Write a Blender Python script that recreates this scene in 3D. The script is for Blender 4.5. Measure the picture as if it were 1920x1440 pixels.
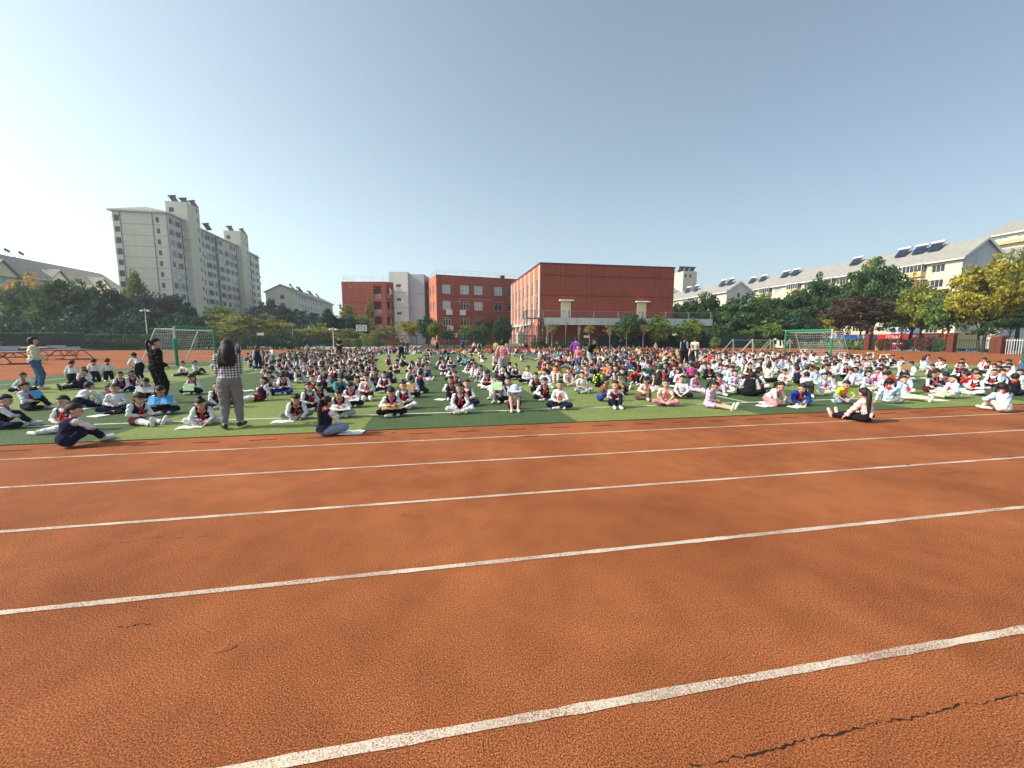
import bpy, math, random
import numpy as np
from mathutils import Vector, Matrix
random.seed(7)
for o in list(bpy.data.objects): bpy.data.objects.remove(o)
S = bpy.context.scene
COL = S.collection
R = math.radians
# ---------------------------------------------------------------- camera, sky, sun, exposure
cam_d = bpy.data.cameras.new('camera'); cam = bpy.data.objects.new('camera', cam_d); COL.objects.link(cam)
cam_d.sensor_width = 36; cam_d.lens = 14.025; cam_d.clip_start = 0.05; cam_d.clip_end = 2500
cam.location = (0, 0, 1.65); cam.rotation_euler = (R(90 - 6.56), 0, R(-10.6)); S.camera = cam
SUN_EL, SUN_AZ = 38.0, 269.5          # azimuth clockwise from +Y: the sun stands low on the left, a little behind
W = bpy.data.worlds.new('World'); S.world = W; W.use_nodes = True
wn = W.node_tree.nodes; wl = W.node_tree.links
bg = wn['Background']
sky = wn.new('ShaderNodeTexSky'); sky.sky_type = 'NISHITA'; sky.sun_disc = False
sky.sun_elevation = R(SUN_EL); sky.sun_rotation = R(SUN_AZ)
sky.altitude = 0; sky.air_density = 1.0; sky.dust_density = 3.0; sky.ozone_density = 0.6
# thin autumn haze over the clear sky: paler towards the horizon and towards the sun's side
def wmath(op, a, b=None):
    q = wn.new('ShaderNodeMath'); q.operation = op
    for i, z in enumerate((a, b)):
        if z is None: continue
        if isinstance(z, (int, float)): q.inputs[i].default_value = z
        else: wl.new(z, q.inputs[i])
    return q.outputs[0]
wtc = wn.new('ShaderNodeTexCoord'); wsp = wn.new('ShaderNodeSeparateXYZ'); wl.new(wtc.outputs['Generated'], wsp.inputs[0])
wdot = wmath('ADD', wmath('MULTIPLY', wsp.outputs[0], math.sin(R(SUN_AZ))), wmath('MULTIPLY', wsp.outputs[1], math.cos(R(SUN_AZ))))
wglow = wmath('EXPONENT', wmath('MULTIPLY', wdot, .68))
whor = wmath('EXPONENT', wmath('MULTIPLY', wmath('MAXIMUM', wsp.outputs[2], 0.0), -3.3))
wmid = wmath('EXPONENT', wmath('MULTIPLY', wmath('MAXIMUM', wsp.outputs[2], 0.0), -1.0))
wamt = wmath('MULTIPLY', wglow, wmath('ADD', wmath('MULTIPLY', whor, 1.9), wmath('MULTIPLY', wmid, 2.45)))
wsc = wn.new('ShaderNodeVectorMath'); wsc.operation = 'SCALE'; wsc.inputs[0].default_value = (.83, 1.06, 1.04); wl.new(wamt, wsc.inputs['Scale'])
wad = wn.new('ShaderNodeVectorMath'); wad.operation = 'ADD'; wl.new(sky.outputs[0], wad.inputs[0]); wl.new(wsc.outputs[0], wad.inputs[1])
wl.new(wad.outputs[0], bg.inputs[0]); bg.inputs[1].default_value = 0.125
sd = bpy.data.lights.new('sun', 'SUN'); sun = bpy.data.objects.new('sun', sd); COL.objects.link(sun)
sd.energy = 5.0; sd.angle = R(0.6); sd.color = (1.0, 0.93, 0.82)
sdir = Vector((math.sin(R(SUN_AZ)) * math.cos(R(SUN_EL)), math.cos(R(SUN_AZ)) * math.cos(R(SUN_EL)), math.sin(R(SUN_EL))))
sun.rotation_euler = sdir.to_track_quat('Z', 'Y').to_euler()
S.view_settings.view_transform = 'Standard'; S.view_settings.look = 'None'
S.view_settings.gamma = 1; S.view_settings.exposure = 0.08; S.view_settings.use_curve_mapping = False
S.render.engine = 'CYCLES'

# ---------------------------------------------------------------- materials
def new_mat(name, col, rough=.8, var=.12, scale=6.0, bump=0.0, bscale=40.0, spec=.3, metal=0.0, island=0.0, coord='Object', detail=4, streak=0.0):
    m = bpy.data.materials.new(name); m.use_nodes = True; n = m.node_tree.nodes; l = m.node_tree.links
    b = n['Principled BSDF']; b.inputs['Roughness'].default_value = rough; b.inputs['Metallic'].default_value = metal
    b.inputs['Specular IOR Level'].default_value = spec
    tc = n.new('ShaderNodeTexCoord')
    nz = n.new('ShaderNodeTexNoise'); nz.inputs['Scale'].default_value = scale; nz.inputs['Detail'].default_value = detail
    l.new(tc.outputs[coord], nz.inputs['Vector'])
    mr = n.new('ShaderNodeMapRange'); mr.inputs[1].default_value = .3; mr.inputs[2].default_value = .7
    mr.inputs[3].default_value = 1 - var; mr.inputs[4].default_value = 1 + var
    l.new(nz.outputs['Fac'], mr.inputs[0])
    mx = n.new('ShaderNodeVectorMath'); mx.operation = 'SCALE'; mx.inputs[0].default_value = col[:3]
    l.new(mr.outputs[0], mx.inputs['Scale'])
    out = mx.outputs[0]
    if streak > 0:
        mp = n.new('ShaderNodeMapping'); mp.inputs['Scale'].default_value = (1.6, 1.6, .07); l.new(tc.outputs[coord], mp.inputs['Vector'])
        nz3 = n.new('ShaderNodeTexNoise'); nz3.inputs['Scale'].default_value = 1.3; nz3.inputs['Detail'].default_value = 6; nz3.inputs['Roughness'].default_value = .65; l.new(mp.outputs[0], nz3.inputs['Vector'])
        r3 = n.new('ShaderNodeMapRange'); r3.inputs[1].default_value = .35; r3.inputs[2].default_value = .65; r3.inputs[3].default_value = 1 - streak; r3.inputs[4].default_value = 1 + streak*.6; l.new(nz3.outputs['Fac'], r3.inputs[0])
        sm3 = n.new('ShaderNodeVectorMath'); sm3.operation = 'SCALE'; l.new(out, sm3.inputs[0]); l.new(r3.outputs[0], sm3.inputs['Scale']); out = sm3.outputs[0]
    if island > 0:
        g = n.new('ShaderNodeNewGeometry'); hs = n.new('ShaderNodeHueSaturation')
        a = n.new('ShaderNodeMapRange'); a.inputs[3].default_value = 1 - island; a.inputs[4].default_value = 1 + island
        l.new(g.outputs['Random Per Island'], a.inputs[0]); l.new(a.outputs[0], hs.inputs['Value'])
        h = n.new('ShaderNodeMapRange'); h.inputs[3].default_value = .5 - .035; h.inputs[4].default_value = .5 + .03
        mm = n.new('ShaderNodeMath'); mm.operation = 'FRACT'; m2 = n.new('ShaderNodeMath'); m2.operation = 'MULTIPLY'; m2.inputs[1].default_value = 7.31
        l.new(g.outputs['Random Per Island'], m2.inputs[0]); l.new(m2.outputs[0], mm.inputs[0]); l.new(mm.outputs[0], h.inputs[0])
        l.new(h.outputs[0], hs.inputs['Hue']); l.new(out, hs.inputs['Color']); out = hs.outputs[0]
    l.new(out, b.inputs['Base Color'])
    if bump > 0:
        n2 = n.new('ShaderNodeTexNoise'); n2.inputs['Scale'].default_value = bscale; n2.inputs['Detail'].default_value = 3
        l.new(tc.outputs[coord], n2.inputs['Vector'])
        bp = n.new('ShaderNodeBump'); bp.inputs['Strength'].default_value = .6; bp.inputs['Distance'].default_value = bump
        l.new(n2.outputs['Fac'], bp.inputs['Height']); l.new(bp.outputs[0], b.inputs['Normal'])
    return m
def leaf_mat(name, col, island=.45):
    m = new_mat(name, col, rough=.65, var=.35, scale=.6, island=island, spec=.2)
    n = m.node_tree.nodes; l = m.node_tree.links; b = n['Principled BSDF']; o = n['Material Output']
    tr = n.new('ShaderNodeBsdfTranslucent'); src = b.inputs['Base Color'].links[0].from_socket
    l.new(src, tr.inputs[0]); ms = n.new('ShaderNodeMixShader'); ms.inputs[0].default_value = .3
    l.new(b.outputs[0], ms.inputs[1]); l.new(tr.outputs[0], ms.inputs[2]); l.new(ms.outputs[0], o.inputs[0])
    return m
def fabric(name, col, var=.10): return new_mat(name, col, rough=.9, var=var, scale=9, bump=.045, bscale=17, spec=.12)
M = {}
M['white_cloth'] = fabric('white_cloth', (.70, .69, .69), .06)
M['cream_cloth'] = fabric('cream_cloth', (.62, .57, .46), .06)
M['lightblue_cloth'] = fabric('lightblue_cloth', (.50, .64, .84), .06)
M['pink_cloth'] = fabric('pink_cloth', (.62, .26, .28), .06)
M['palepink_cloth'] = fabric('palepink_cloth', (.82, .62, .58), .05)
M['lilac_cloth'] = fabric('lilac_cloth', (.58, .42, .62))
M['purple_cloth'] = fabric('purple_cloth', (.20, .05, .28))
M['magenta_cloth'] = fabric('magenta_cloth', (.45, .05, .22))
M['navy_cloth'] = fabric('navy_cloth', (.014, .018, .045), .25)
M['black_cloth'] = fabric('black_cloth', (.012, .012, .015), .3)
M['darkgrey_cloth'] = fabric('darkgrey_cloth', (.05, .055, .065), .2)
M['grey_cloth'] = fabric('grey_cloth', (.20, .20, .21))
M['palegrey_cloth'] = fabric('palegrey_cloth', (.40, .41, .44))
M['blue_cloth'] = fabric('blue_cloth', (.02, .06, .30), .2)
M['denim_cloth'] = fabric('denim_cloth', (.06, .12, .24), .2)
M['paledenim_cloth'] = fabric('paledenim_cloth', (.22, .30, .46), .12)
M['teal_cloth'] = fabric('teal_cloth', (.05, .35, .38))
M['green_cloth'] = fabric('green_cloth', (.03, .12, .08))
M['neon_cloth'] = fabric('neon_cloth', (.55, .75, .06), .05)
M['yellow_cloth'] = fabric('yellow_cloth', (.65, .45, .10))
M['orange_cloth'] = fabric('orange_cloth', (.70, .22, .03))
M['tan_cloth'] = fabric('tan_cloth', (.42, .27, .13))
M['brown_cloth'] = fabric('brown_cloth', (.16, .09, .07), .3)
M['red_cloth'] = fabric('red_cloth', (.60, .03, .03), .1)
M['scarf_red'] = fabric('scarf_red', (.66, .025, .018), .15)
M['burgundy_cloth'] = fabric('burgundy_cloth', (.14, .012, .03), .3)
M['skin'] = new_mat('skin', (.60, .36, .26), rough=.55, var=.06, scale=12, spec=.35)
M['skin_tan'] = new_mat('skin_tan', (.50, .28, .19), rough=.55, var=.06, scale=12, spec=.35)
M['hair'] = new_mat('hair', (.013, .010, .009), rough=.62, var=.4, scale=30, bump=.01, bscale=60, spec=.4)
M['lip'] = new_mat('lip', (.32, .09, .08), rough=.5)
M['eye_dark'] = new_mat('eye_dark', (.012, .009, .008), rough=.25)
M['shoe_white'] = new_mat('shoe_white', (.68, .67, .63), rough=.6, var=.08)
M['shoe_dark'] = new_mat('shoe_dark', (.03, .03, .04), rough=.6, var=.2)
M['shoe_pink'] = new_mat('shoe_pink', (.70, .48, .46), rough=.6, var=.1)
M['paper'] = new_mat('paper', (.74, .74, .70), rough=.8, var=.05, scale=20)
M['paper_blue'] = new_mat('paper_blue', (.07, .33, .60), rough=.5, var=.25, scale=14)
M['paper_green'] = new_mat('paper_green', (.38, .58, .32), rough=.5, var=.25, scale=14)
M['cardboard'] = new_mat('cardboard', (.42, .24, .10), rough=.8, var=.1)
def plaid():
    m = new_mat('plaid_cloth', (.6, .6, .62), rough=.9, var=.05, bump=.02, bscale=20, spec=.15)
    n = m.node_tree.nodes; l = m.node_tree.links; b = n['Principled BSDF']; src = b.inputs['Base Color'].links[0].from_socket
    tc = n.new('ShaderNodeTexCoord'); sp = n.new('ShaderNodeSeparateXYZ'); l.new(tc.outputs['Object'], sp.inputs[0])
    def stripe(a):
        w = n.new('ShaderNodeMath'); w.operation = 'MULTIPLY'; w.inputs[1].default_value = 22.0; l.new(a, w.inputs[0])
        f = n.new('ShaderNodeMath'); f.operation = 'FRACT'; l.new(w.outputs[0], f.inputs[0])
        g = n.new('ShaderNodeMath'); g.operation = 'GREATER_THAN'; g.inputs[1].default_value = .55; l.new(f.outputs[0], g.inputs[0]); return g.outputs[0]
    ad = n.new('ShaderNodeMath'); ad.operation = 'ADD'; l.new(stripe(sp.outputs[0]), ad.inputs[0]); l.new(stripe(sp.outputs[2]), ad.inputs[1])
    h = n.new('ShaderNodeMath'); h.operation = 'MULTIPLY'; h.inputs[1].default_value = .5; l.new(ad.outputs[0], h.inputs[0])
    mx = n.new('ShaderNodeMix'); mx.data_type = 'RGBA'; l.new(h.outputs[0], mx.inputs[0]); l.new(src, mx.inputs[6]); mx.inputs[7].default_value = (.015, .018, .03, 1)
    l.new(mx.outputs[2], b.inputs['Base Color']); return m
M['plaid_cloth'] = plaid()
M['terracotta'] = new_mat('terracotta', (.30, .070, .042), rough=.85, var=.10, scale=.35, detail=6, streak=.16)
M['terracotta_lit'] = new_mat('terracotta_sunlit', (.50, .17, .10), rough=.85, var=.10, scale=.5, detail=6, streak=.16)  # brighter copy of terracotta: sunlight on the left walls put into the colour
M['groove'] = new_mat('groove', (.13, .035, .025), rough=.9)  # wall strips: shade of a groove put into the colour; also pier mortar
M['white_paint'] = new_mat('white_paint', (.72, .70, .64), rough=.7, var=.06, scale=1.5)
M['grey_wall'] = new_mat('grey_wall', (.44, .46, .50), rough=.85, var=.08, scale=.5, detail=6, streak=.07)
M['palegrey_wall'] = new_mat('palegrey_wall', (.68, .66, .60), rough=.85, var=.05, scale=.4, streak=.07)
M['cream_wall'] = new_mat('cream_wall', (.72, .68, .54), rough=.85, var=.05, scale=.25, detail=6, streak=.07)
M['cream_warm'] = new_mat('cream_warm', (.62, .56, .44), rough=.85, var=.06, scale=.4, streak=.07)
M['ochre_wall'] = new_mat('ochre_wall', (.60, .44, .22), rough=.85, var=.08, scale=.5)
M['roof_grey'] = new_mat('roof_grey', (.29, .285, .26), rough=.9, var=.12, scale=1.2, bump=.05, bscale=4)
M['door_cream'] = new_mat('door_cream', (.66, .62, .44), rough=.6, var=.06, scale=2)
M['steel'] = new_mat('steel', (.22, .24, .25), rough=.5, var=.1, metal=.3)
M['fascia'] = new_mat('fascia', (.60, .62, .64), rough=.6, var=.08, scale=.8, streak=.16)
M['galv'] = new_mat('galvanised', (.26, .25, .22), rough=.5, var=.1, metal=.4)
M['concrete'] = new_mat('concrete', (.42, .40, .35), rough=.9, var=.1, scale=1.5)
M['glass'] = new_mat('glass', (.03, .042, .05), rough=.15, var=.3, scale=.7, spec=.45)
M['glass_curtain'] = new_mat('glass_curtain', (.38, .45, .46), rough=.2, var=.15, scale=2, spec=.7)
M['window_white'] = new_mat('window_white', (.68, .68, .66), rough=.5)
M['window_grey'] = new_mat('window_grey', (.20, .21, .21), rough=.6)
M['solar_blue'] = new_mat('solar_blue', (.014, .022, .05), rough=.35, spec=.4)
M['goal_green'] = new_mat('goal_green', (.012, .22, .105), rough=.6, var=.15, scale=8)
M['goal_white'] = new_mat('goal_white', (.52, .52, .47), rough=.6, var=.15, scale=5)
M['net'] = new_mat('net', (.62, .62, .58), rough=.9)
M['red_steel'] = new_mat('red_steel', (.20, .025, .015), rough=.5, var=.2)
M['table_blue'] = new_mat('table_blue', (.16, .18, .25), rough=.5, var=.08)
M['fence_green'] = new_mat('fence_green', (.015, .05, .035), rough=.6)
M['banner_dark'] = new_mat('banner_dark', (.010, .024, .028), rough=.8, var=.3, scale=.8)
M['figure_orange'] = new_mat('figure_orange', (.45, .16, .04), rough=.7)
M['figure_blue'] = new_mat('figure_blue', (.02, .08, .30), rough=.7)
M['figure_steel'] = new_mat('figure_paleblue', (.10, .17, .32), rough=.7)
M['bark'] = new_mat('bark', (.07, .05, .04), rough=.95, var=.3, scale=6, bump=.03, bscale=12)
M['bark_pale'] = new_mat('bark_pale', (.24, .21, .17), rough=.95, var=.3, scale=6)
M['leaf_dark'] = leaf_mat('leaf_dark', (0.067, 0.131, 0.046))
M['leaf_deep'] = leaf_mat('leaf_deep', (0.042, 0.094, 0.055))
M['leaf_blue'] = leaf_mat('leaf_blue', (0.035, 0.079, 0.067))
M['leaf_mid'] = leaf_mat('leaf_mid', (0.158, 0.242, 0.062))
M['leaf_light'] = leaf_mat('leaf_light', (.22, .25, .045)) #(0.252, 0.357, 0.084))
M['leaf_olive'] = leaf_mat('leaf_olive', (0.252, 0.262, 0.074))
M['leaf_yellow'] = leaf_mat('leaf_yellow', (0.319, 0.297, 0.039), .5)
M['leaf_gold'] = leaf_mat('leaf_gold', (0.479, 0.303, 0.047))
M['leaf_rust'] = leaf_mat('leaf_rust', (0.208, 0.088, 0.045))
M['leaf_brown'] = leaf_mat('leaf_brown', (.090, .055, .036)) #(0.120, 0.056, 0.040))
M['sign_blue'] = new_mat('sign_blue', (.01, .07, .32), rough=.4)
M['sign_red'] = new_mat('sign_red', (.50, .02, .025), rough=.4)
M['sign_white'] = new_mat('sign_white', (.75, .75, .75), rough=.4)
M['brick'] = new_mat('brick', (.16, .045, .03), rough=.9, var=.25, scale=5)
M['car_white'] = new_mat('car_white', (.65, .66, .68), rough=.25, spec=.6, var=.02)
M['car_grey'] = new_mat('car_grey', (.25, .28, .32), rough=.25, spec=.6, var=.02)
M['tyre'] = new_mat('tyre', (.015, .015, .015), rough=.9)
M['hoop_green'] = new_mat('hoop_green', (.03, .20, .13), rough=.5)
M['dark_patch'] = new_mat('dark_patch', (.02, .012, .010), rough=.95)
M['blue_mark'] = new_mat('blue_mark', (.03, .05, .10), rough=.8)

# ---------------------------------------------------------------- mesh helpers
class MB:
    def __init__(s): s.v = []; s.f = []; s.m = []
    def add(s, vs, fs, mi=0):
        b = len(s.v); s.v.extend([tuple(x) for x in vs])
        for q in fs: s.f.append(tuple(b + i for i in q)); s.m.append(mi)
    def box(s, x0, x1, y0, y1, z0, z1, mi=0):
        s.add([(x0,y0,z0),(x1,y0,z0),(x1,y1,z0),(x0,y1,z0),(x0,y0,z1),(x1,y0,z1),(x1,y1,z1),(x0,y1,z1)],
              [(0,3,2,1),(4,5,6,7),(0,1,5,4),(1,2,6,5),(2,3,7,6),(3,0,4,7)], mi)
    def prism(s, pts, dvec, mi=0):     # closed outline extruded by dvec
        n = len(pts); d = Vector(dvec); a = [Vector(p) for p in pts]; b = [p + d for p in a]
        s.add(a + b, [tuple(range(n))[::-1], tuple(range(n, 2*n))] + [(i, (i+1) % n, n + (i+1) % n, n + i) for i in range(n)], mi)
    def tube(s, pts, rads, n=6, mi=0, cap=True):
        pts = [Vector(p) for p in pts]
        if not hasattr(rads, '__len__'): rads = [rads] * len(pts)
        rings = []; ref = None
        for i, p in enumerate(pts):
            d = (pts[min(i+1, len(pts)-1)] - pts[max(i-1, 0)])
            if d.length < 1e-9: d = Vector((0,0,1))
            d.normalize()
            if ref is None:
                ref = Vector((1,0,0)) if abs(d.x) < .8 else Vector((0,1,0))
            a = (ref - d * ref.dot(d)); a.normalize(); ref = a; b = d.cross(a)
            rings.append([p + (a * math.cos(2*math.pi*k/n) + b * math.sin(2*math.pi*k/n)) * rads[i] for k in range(n)])
        vs = [v for r in rings for v in r]; fs = []
        for i in range(len(rings)-1):
            for k in range(n):
                fs.append((i*n+k, i*n+(k+1) % n, (i+1)*n+(k+1) % n, (i+1)*n+k))
        if cap: fs.append(tuple(range(n))[::-1]); fs.append(tuple(range((len(rings)-1)*n, len(rings)*n)))
        s.add(vs, fs, mi)
    def bar(s, a, b, r, n=4, mi=0): s.tube([a, b], r, n, mi)
    def ell(s, c, rx, ry, rz, n=10, k=6, mi=0, rot=None):
        vs = []; fs = []
        for i in range(k+1):
            t = math.pi * i / k
            for j in range(n):
                a = 2*math.pi*j/n
                p = Vector((rx*math.sin(t)*math.cos(a), ry*math.sin(t)*math.sin(a), rz*math.cos(t)))
                if rot: p = rot @ p
                vs.append(Vector(c) + p)
        for i in range(k):
            for j in range(n):
                fs.append((i*n+j, (i+1)*n+j, (i+1)*n+(j+1) % n, i*n+(j+1) % n))
        s.add(vs, fs, mi)
    def mesh(s, name, mats):
        me = bpy.data.meshes.new(name); me.from_pydata(s.v, [], s.f)
        for m in mats: me.materials.append(m)
        if len(mats) > 1: me.polygons.foreach_set('material_index', s.m)
        me.update(); return me
    def build(s, name, mats, parent=None, smooth=False, **kw):
        if not isinstance(mats, (list, tuple)): mats = [mats]
        me = s.mesh(name, mats)
        if smooth: me.polygons.foreach_set('use_smooth', [True] * len(me.polygons))
        return put(name, me, parent, **kw)
def put(name, me, parent=None, loc=(0,0,0), rz=0.0, label=None, cat=None, group=None, kind=None, mat=None):
    o = bpy.data.objects.new(name, me); COL.objects.link(o)
    if parent is not None: o.parent = parent
    if mat is not None: o.matrix_local = mat
    else: o.location = loc; o.rotation_euler = (0, 0, rz)
    tag(o, label, cat, group, kind); return o
def tag(o, label=None, cat=None, group=None, kind=None):
    if label: o['label'] = label
    if cat: o['category'] = cat
    if group: o['group'] = group
    if kind: o['kind'] = kind
    return o
def thing(name, label, cat, loc=(0,0,0), rz=0.0, group=None):
    return put(name, None, None, loc, rz, label, cat, group)
def copy_tree(o, parent=None):
    c = o.copy(); COL.objects.link(c)
    if parent is not None: c.parent = parent
    for ch in list(o.children): copy_tree(ch, c)
    return c

# ================================================================ GROUND
def track_material():
    m = bpy.data.materials.new('rubber_track'); m.use_nodes = True; n = m.node_tree.nodes; l = m.node_tree.links
    b = n['Principled BSDF']; b.inputs['Roughness'].default_value = .9; b.inputs['Specular IOR Level'].default_value = .15
    tc = n.new('ShaderNodeTexCoord')
    def noise(sc, det, dist=0, rough=.5):
        z = n.new('ShaderNodeTexNoise'); z.inputs['Scale'].default_value = sc; z.inputs['Detail'].default_value = det
        z.inputs['Distortion'].default_value = dist; z.inputs['Roughness'].default_value = rough
        l.new(tc.outputs['Object'], z.inputs['Vector']); return z.outputs['Fac']
    def ramp(src, stops):
        r = n.new('ShaderNodeValToRGB'); e = r.color_ramp.elements
        while len(e) < len(stops): e.new(.5)
        for i, (p, c) in enumerate(stops): e[i].position = p; e[i].color = (c[0], c[1], c[2], 1)
        l.new(src, r.inputs[0]); return r.outputs[0]
    def mix(kind, fac, a, c):
        x = n.new('ShaderNodeMix'); x.data_type = 'RGBA'; x.blend_type = kind; x.inputs[0].default_value = fac
        l.new(a, x.inputs[6]); l.new(c, x.inputs[7]); return x.outputs[2]
    g = ramp(noise(135, 4, 0, .8), [(.40, (.030, .008, .004)), (.465, (.27, .078, .026)), (.55, (.42, .135, .046)), (.63, (.66, .30, .13))])
    w = ramp(noise(.5, 6, .25, .6), [(.32, (.70, .65, .60)), (.52, (.93, .92, .91)), (.66, (1.08, 1.08, 1.06))])
    w2 = ramp(noise(3.2, 5, .4), [(.35, (.90, .89, .88)), (.6, (1.05, 1.05, 1.05))])
    c = mix('MULTIPLY', 1, g, w); c = mix('MULTIPLY', 1, c, w2); l.new(c, b.inputs['Base Color'])
    bp = n.new('ShaderNodeBump'); bp.inputs['Strength'].default_value = .8; bp.inputs['Distance'].default_value = .006
    l.new(noise(170, 3, 0, .8), bp.inputs['Height'])
    l.new(bp.outputs[0], b.inputs['Normal']); return m
M['track'] = track_material()
def turf_material(name, dark, light):
    m = bpy.data.materials.new(name); m.use_nodes = True; n = m.node_tree.nodes; l = m.node_tree.links
    b = n['Principled BSDF']; b.inputs['Roughness'].default_value = .75; b.inputs['Specular IOR Level'].default_value = .25
    tc = n.new('ShaderNodeTexCoord')
    z = n.new('ShaderNodeTexNoise'); z.inputs['Scale'].default_value = 55; z.inputs['Detail'].default_value = 5; z.inputs['Roughness'].default_value = .7
    l.new(tc.outputs['Object'], z.inputs['Vector'])
    r = n.new('ShaderNodeValToRGB'); e = r.color_ramp.elements; e[0].position = .38; e[0].color = (*dark, 1); e[1].position = .62; e[1].color = (*light, 1)
    l.new(z.outputs['Fac'], r.inputs[0])
    z2 = n.new('ShaderNodeTexNoise'); z2.inputs['Scale'].default_value = .8; z2.inputs['Detail'].default_value = 4; l.new(tc.outputs['Object'], z2.inputs['Vector'])
    mr = n.new('ShaderNodeMapRange'); mr.inputs[1].default_value = .3; mr.inputs[2].default_value = .7; mr.inputs[3].default_value = .86; mr.inputs[4].default_value = 1.1
    l.new(z2.outputs['Fac'], mr.inputs[0])
    s = n.new('ShaderNodeVectorMath'); s.operation = 'SCALE'; l.new(r.outputs[0], s.inputs[0]); l.new(mr.outputs[0], s.inputs['Scale']); l.new(s.outputs[0], b.inputs['Base Color'])
    bp = n.new('ShaderNodeBump'); bp.inputs['Strength'].default_value = 1; bp.inputs['Distance'].default_value = .02; l.new(z.outputs['Fac'], bp.inputs['Height']); l.new(bp.outputs[0], b.inputs['Normal'])
    return m
M['turf_light'] = turf_material('turf_light', (.10, .145, .025), (.30, .36, .115))
M['turf_dark'] = turf_material('turf_dark', (.022, .052, .015), (.13, .19, .072))
def line_material():
    m = new_mat('line_paint', (.60, .51, .40), rough=.9, var=.22, scale=2.5)
    n = m.node_tree.nodes; l = m.node_tree.links; b = n['Principled BSDF']; src = b.inputs['Base Color'].links[0].from_socket
    tc = n.new('ShaderNodeTexCoord'); z = n.new('ShaderNodeTexNoise'); z.inputs['Scale'].default_value = 150; z.inputs['Detail'].default_value = 3; z.inputs['Roughness'].default_value = .7
    l.new(tc.outputs['Object'], z.inputs['Vector'])
    r = n.new('ShaderNodeValToRGB'); r.color_ramp.elements[0].position = .40; r.color_ramp.elements[1].position = .52
    z2 = n.new('ShaderNodeTexNoise'); z2.inputs['Scale'].default_value = 1.7; z2.inputs['Detail'].default_value = 5; l.new(tc.outputs['Object'], z2.inputs['Vector'])
    a1 = n.new('ShaderNodeMath'); a1.operation = 'MULTIPLY_ADD'; a1.inputs[1].default_value = .42; a1.inputs[2].default_value = -.20; l.new(z2.outputs['Fac'], a1.inputs[0])
    a2 = n.new('ShaderNodeMath'); a2.operation = 'ADD'; l.new(z.outputs['Fac'], a2.inputs[0]); l.new(a1.outputs[0], a2.inputs[1]); l.new(a2.outputs[0], r.inputs[0])
    mx = n.new('ShaderNodeMix'); mx.data_type = 'RGBA'; l.new(r.outputs[0], mx.inputs[0]); mx.inputs[6].default_value = (.22, .09, .055, 1); l.new(src, mx.inputs[7]); l.new(mx.outputs[2], b.inputs['Base Color'])
    bp = n.new('ShaderNodeBump'); bp.inputs['Strength'].default_value = .7; bp.inputs['Distance'].default_value = .004; l.new(z.outputs['Fac'], bp.inputs['Height']); l.new(bp.outputs[0], b.inputs['Normal'])
    return m
M['line'] = line_material()
M['earth'] = new_mat('earth', (.07, .075, .04), rough=.95, var=.4, scale=.5, bump=.05, bscale=3)
M['asphalt'] = new_mat('asphalt', (.055, .055, .058), rough=.9, var=.15, scale=2)
M['lawn'] = new_mat('lawn', (.06, .10, .025), rough=.95, var=.35, scale=1.5, bump=.05, bscale=6)
# one sheet to the horizon, dipping a metre outside the school fence on the right
mb = MB()
us = [-1500, -400, -150, 59.3, 61.5, 150, 400, 1500]; vs_ = [-60, 0, 62.8, 150, 400, 1600]
def gz(u): return -0.02 if u < 60 else -1.25
for j, v in enumerate(vs_):
    for i, u in enumerate(us): mb.v.append((u, v, gz(u)))
for j in range(len(vs_)-1):
    for i in range(len(us)-1):
        a = j*len(us)+i; mb.f.append((a, a+1, a+1+len(us), a+len(us))); mb.m.append(0)
mb.build('ground', M['earth'], kind='structure')
def sheet(name, mat, pts, z):
    m_ = MB(); m_.add([(p[0], p[1], z) for p in pts], [tuple(range(len(pts)))]); return m_.build(name, mat, kind='structure')
sheet('running_track', M['track'], [(-58,-8),(59,-8),(59,40),(58.5,48),(55,54.5),(44,61),(-58,62.3)], 0.0)
sheet('planting_bed', M['lawn'], [(-58.2,62.4),(43.8,61.2),(47,63),(47,67.4),(-100,67.4),(-100,62.4)], -.008)
sheet('court_pavement', new_mat('pale_pavement', (.50,.48,.42), rough=.9, var=.08), [(-16,64.2),(-3.2,64.2),(-3.2,90),(-40,90),(-40,78)], .0)
sheet('road', M['asphalt'], [(64,-20),(96,-20),(96,140),(64,140)], -1.243)
# turf with its mown-looking bands, each band a sheet
edges = [-16.7, -13.7, -9.55, -5.45, -1.36, 2.70, 6.85, 11.0, 15.1, 19.2, 23.3, 27.4, 32.2]
for i in range(len(edges)-1):
    mt = M['turf_dark'] if i % 2 == 0 else M['turf_light']
    sheet('turf_band', mt, [(edges[i],7.36),(edges[i+1],7.36),(edges[i+1],50.3),(edges[i],50.3)], .012)
mb = MB()       # side of the turf carpet where it stops at the track
mb.box(-16.7, 32.2, 7.352, 7.362, 0.001, .0118)
mb.build('turf_edge', new_mat('turf_edge', (.02,.045,.012)), kind='structure')
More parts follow.
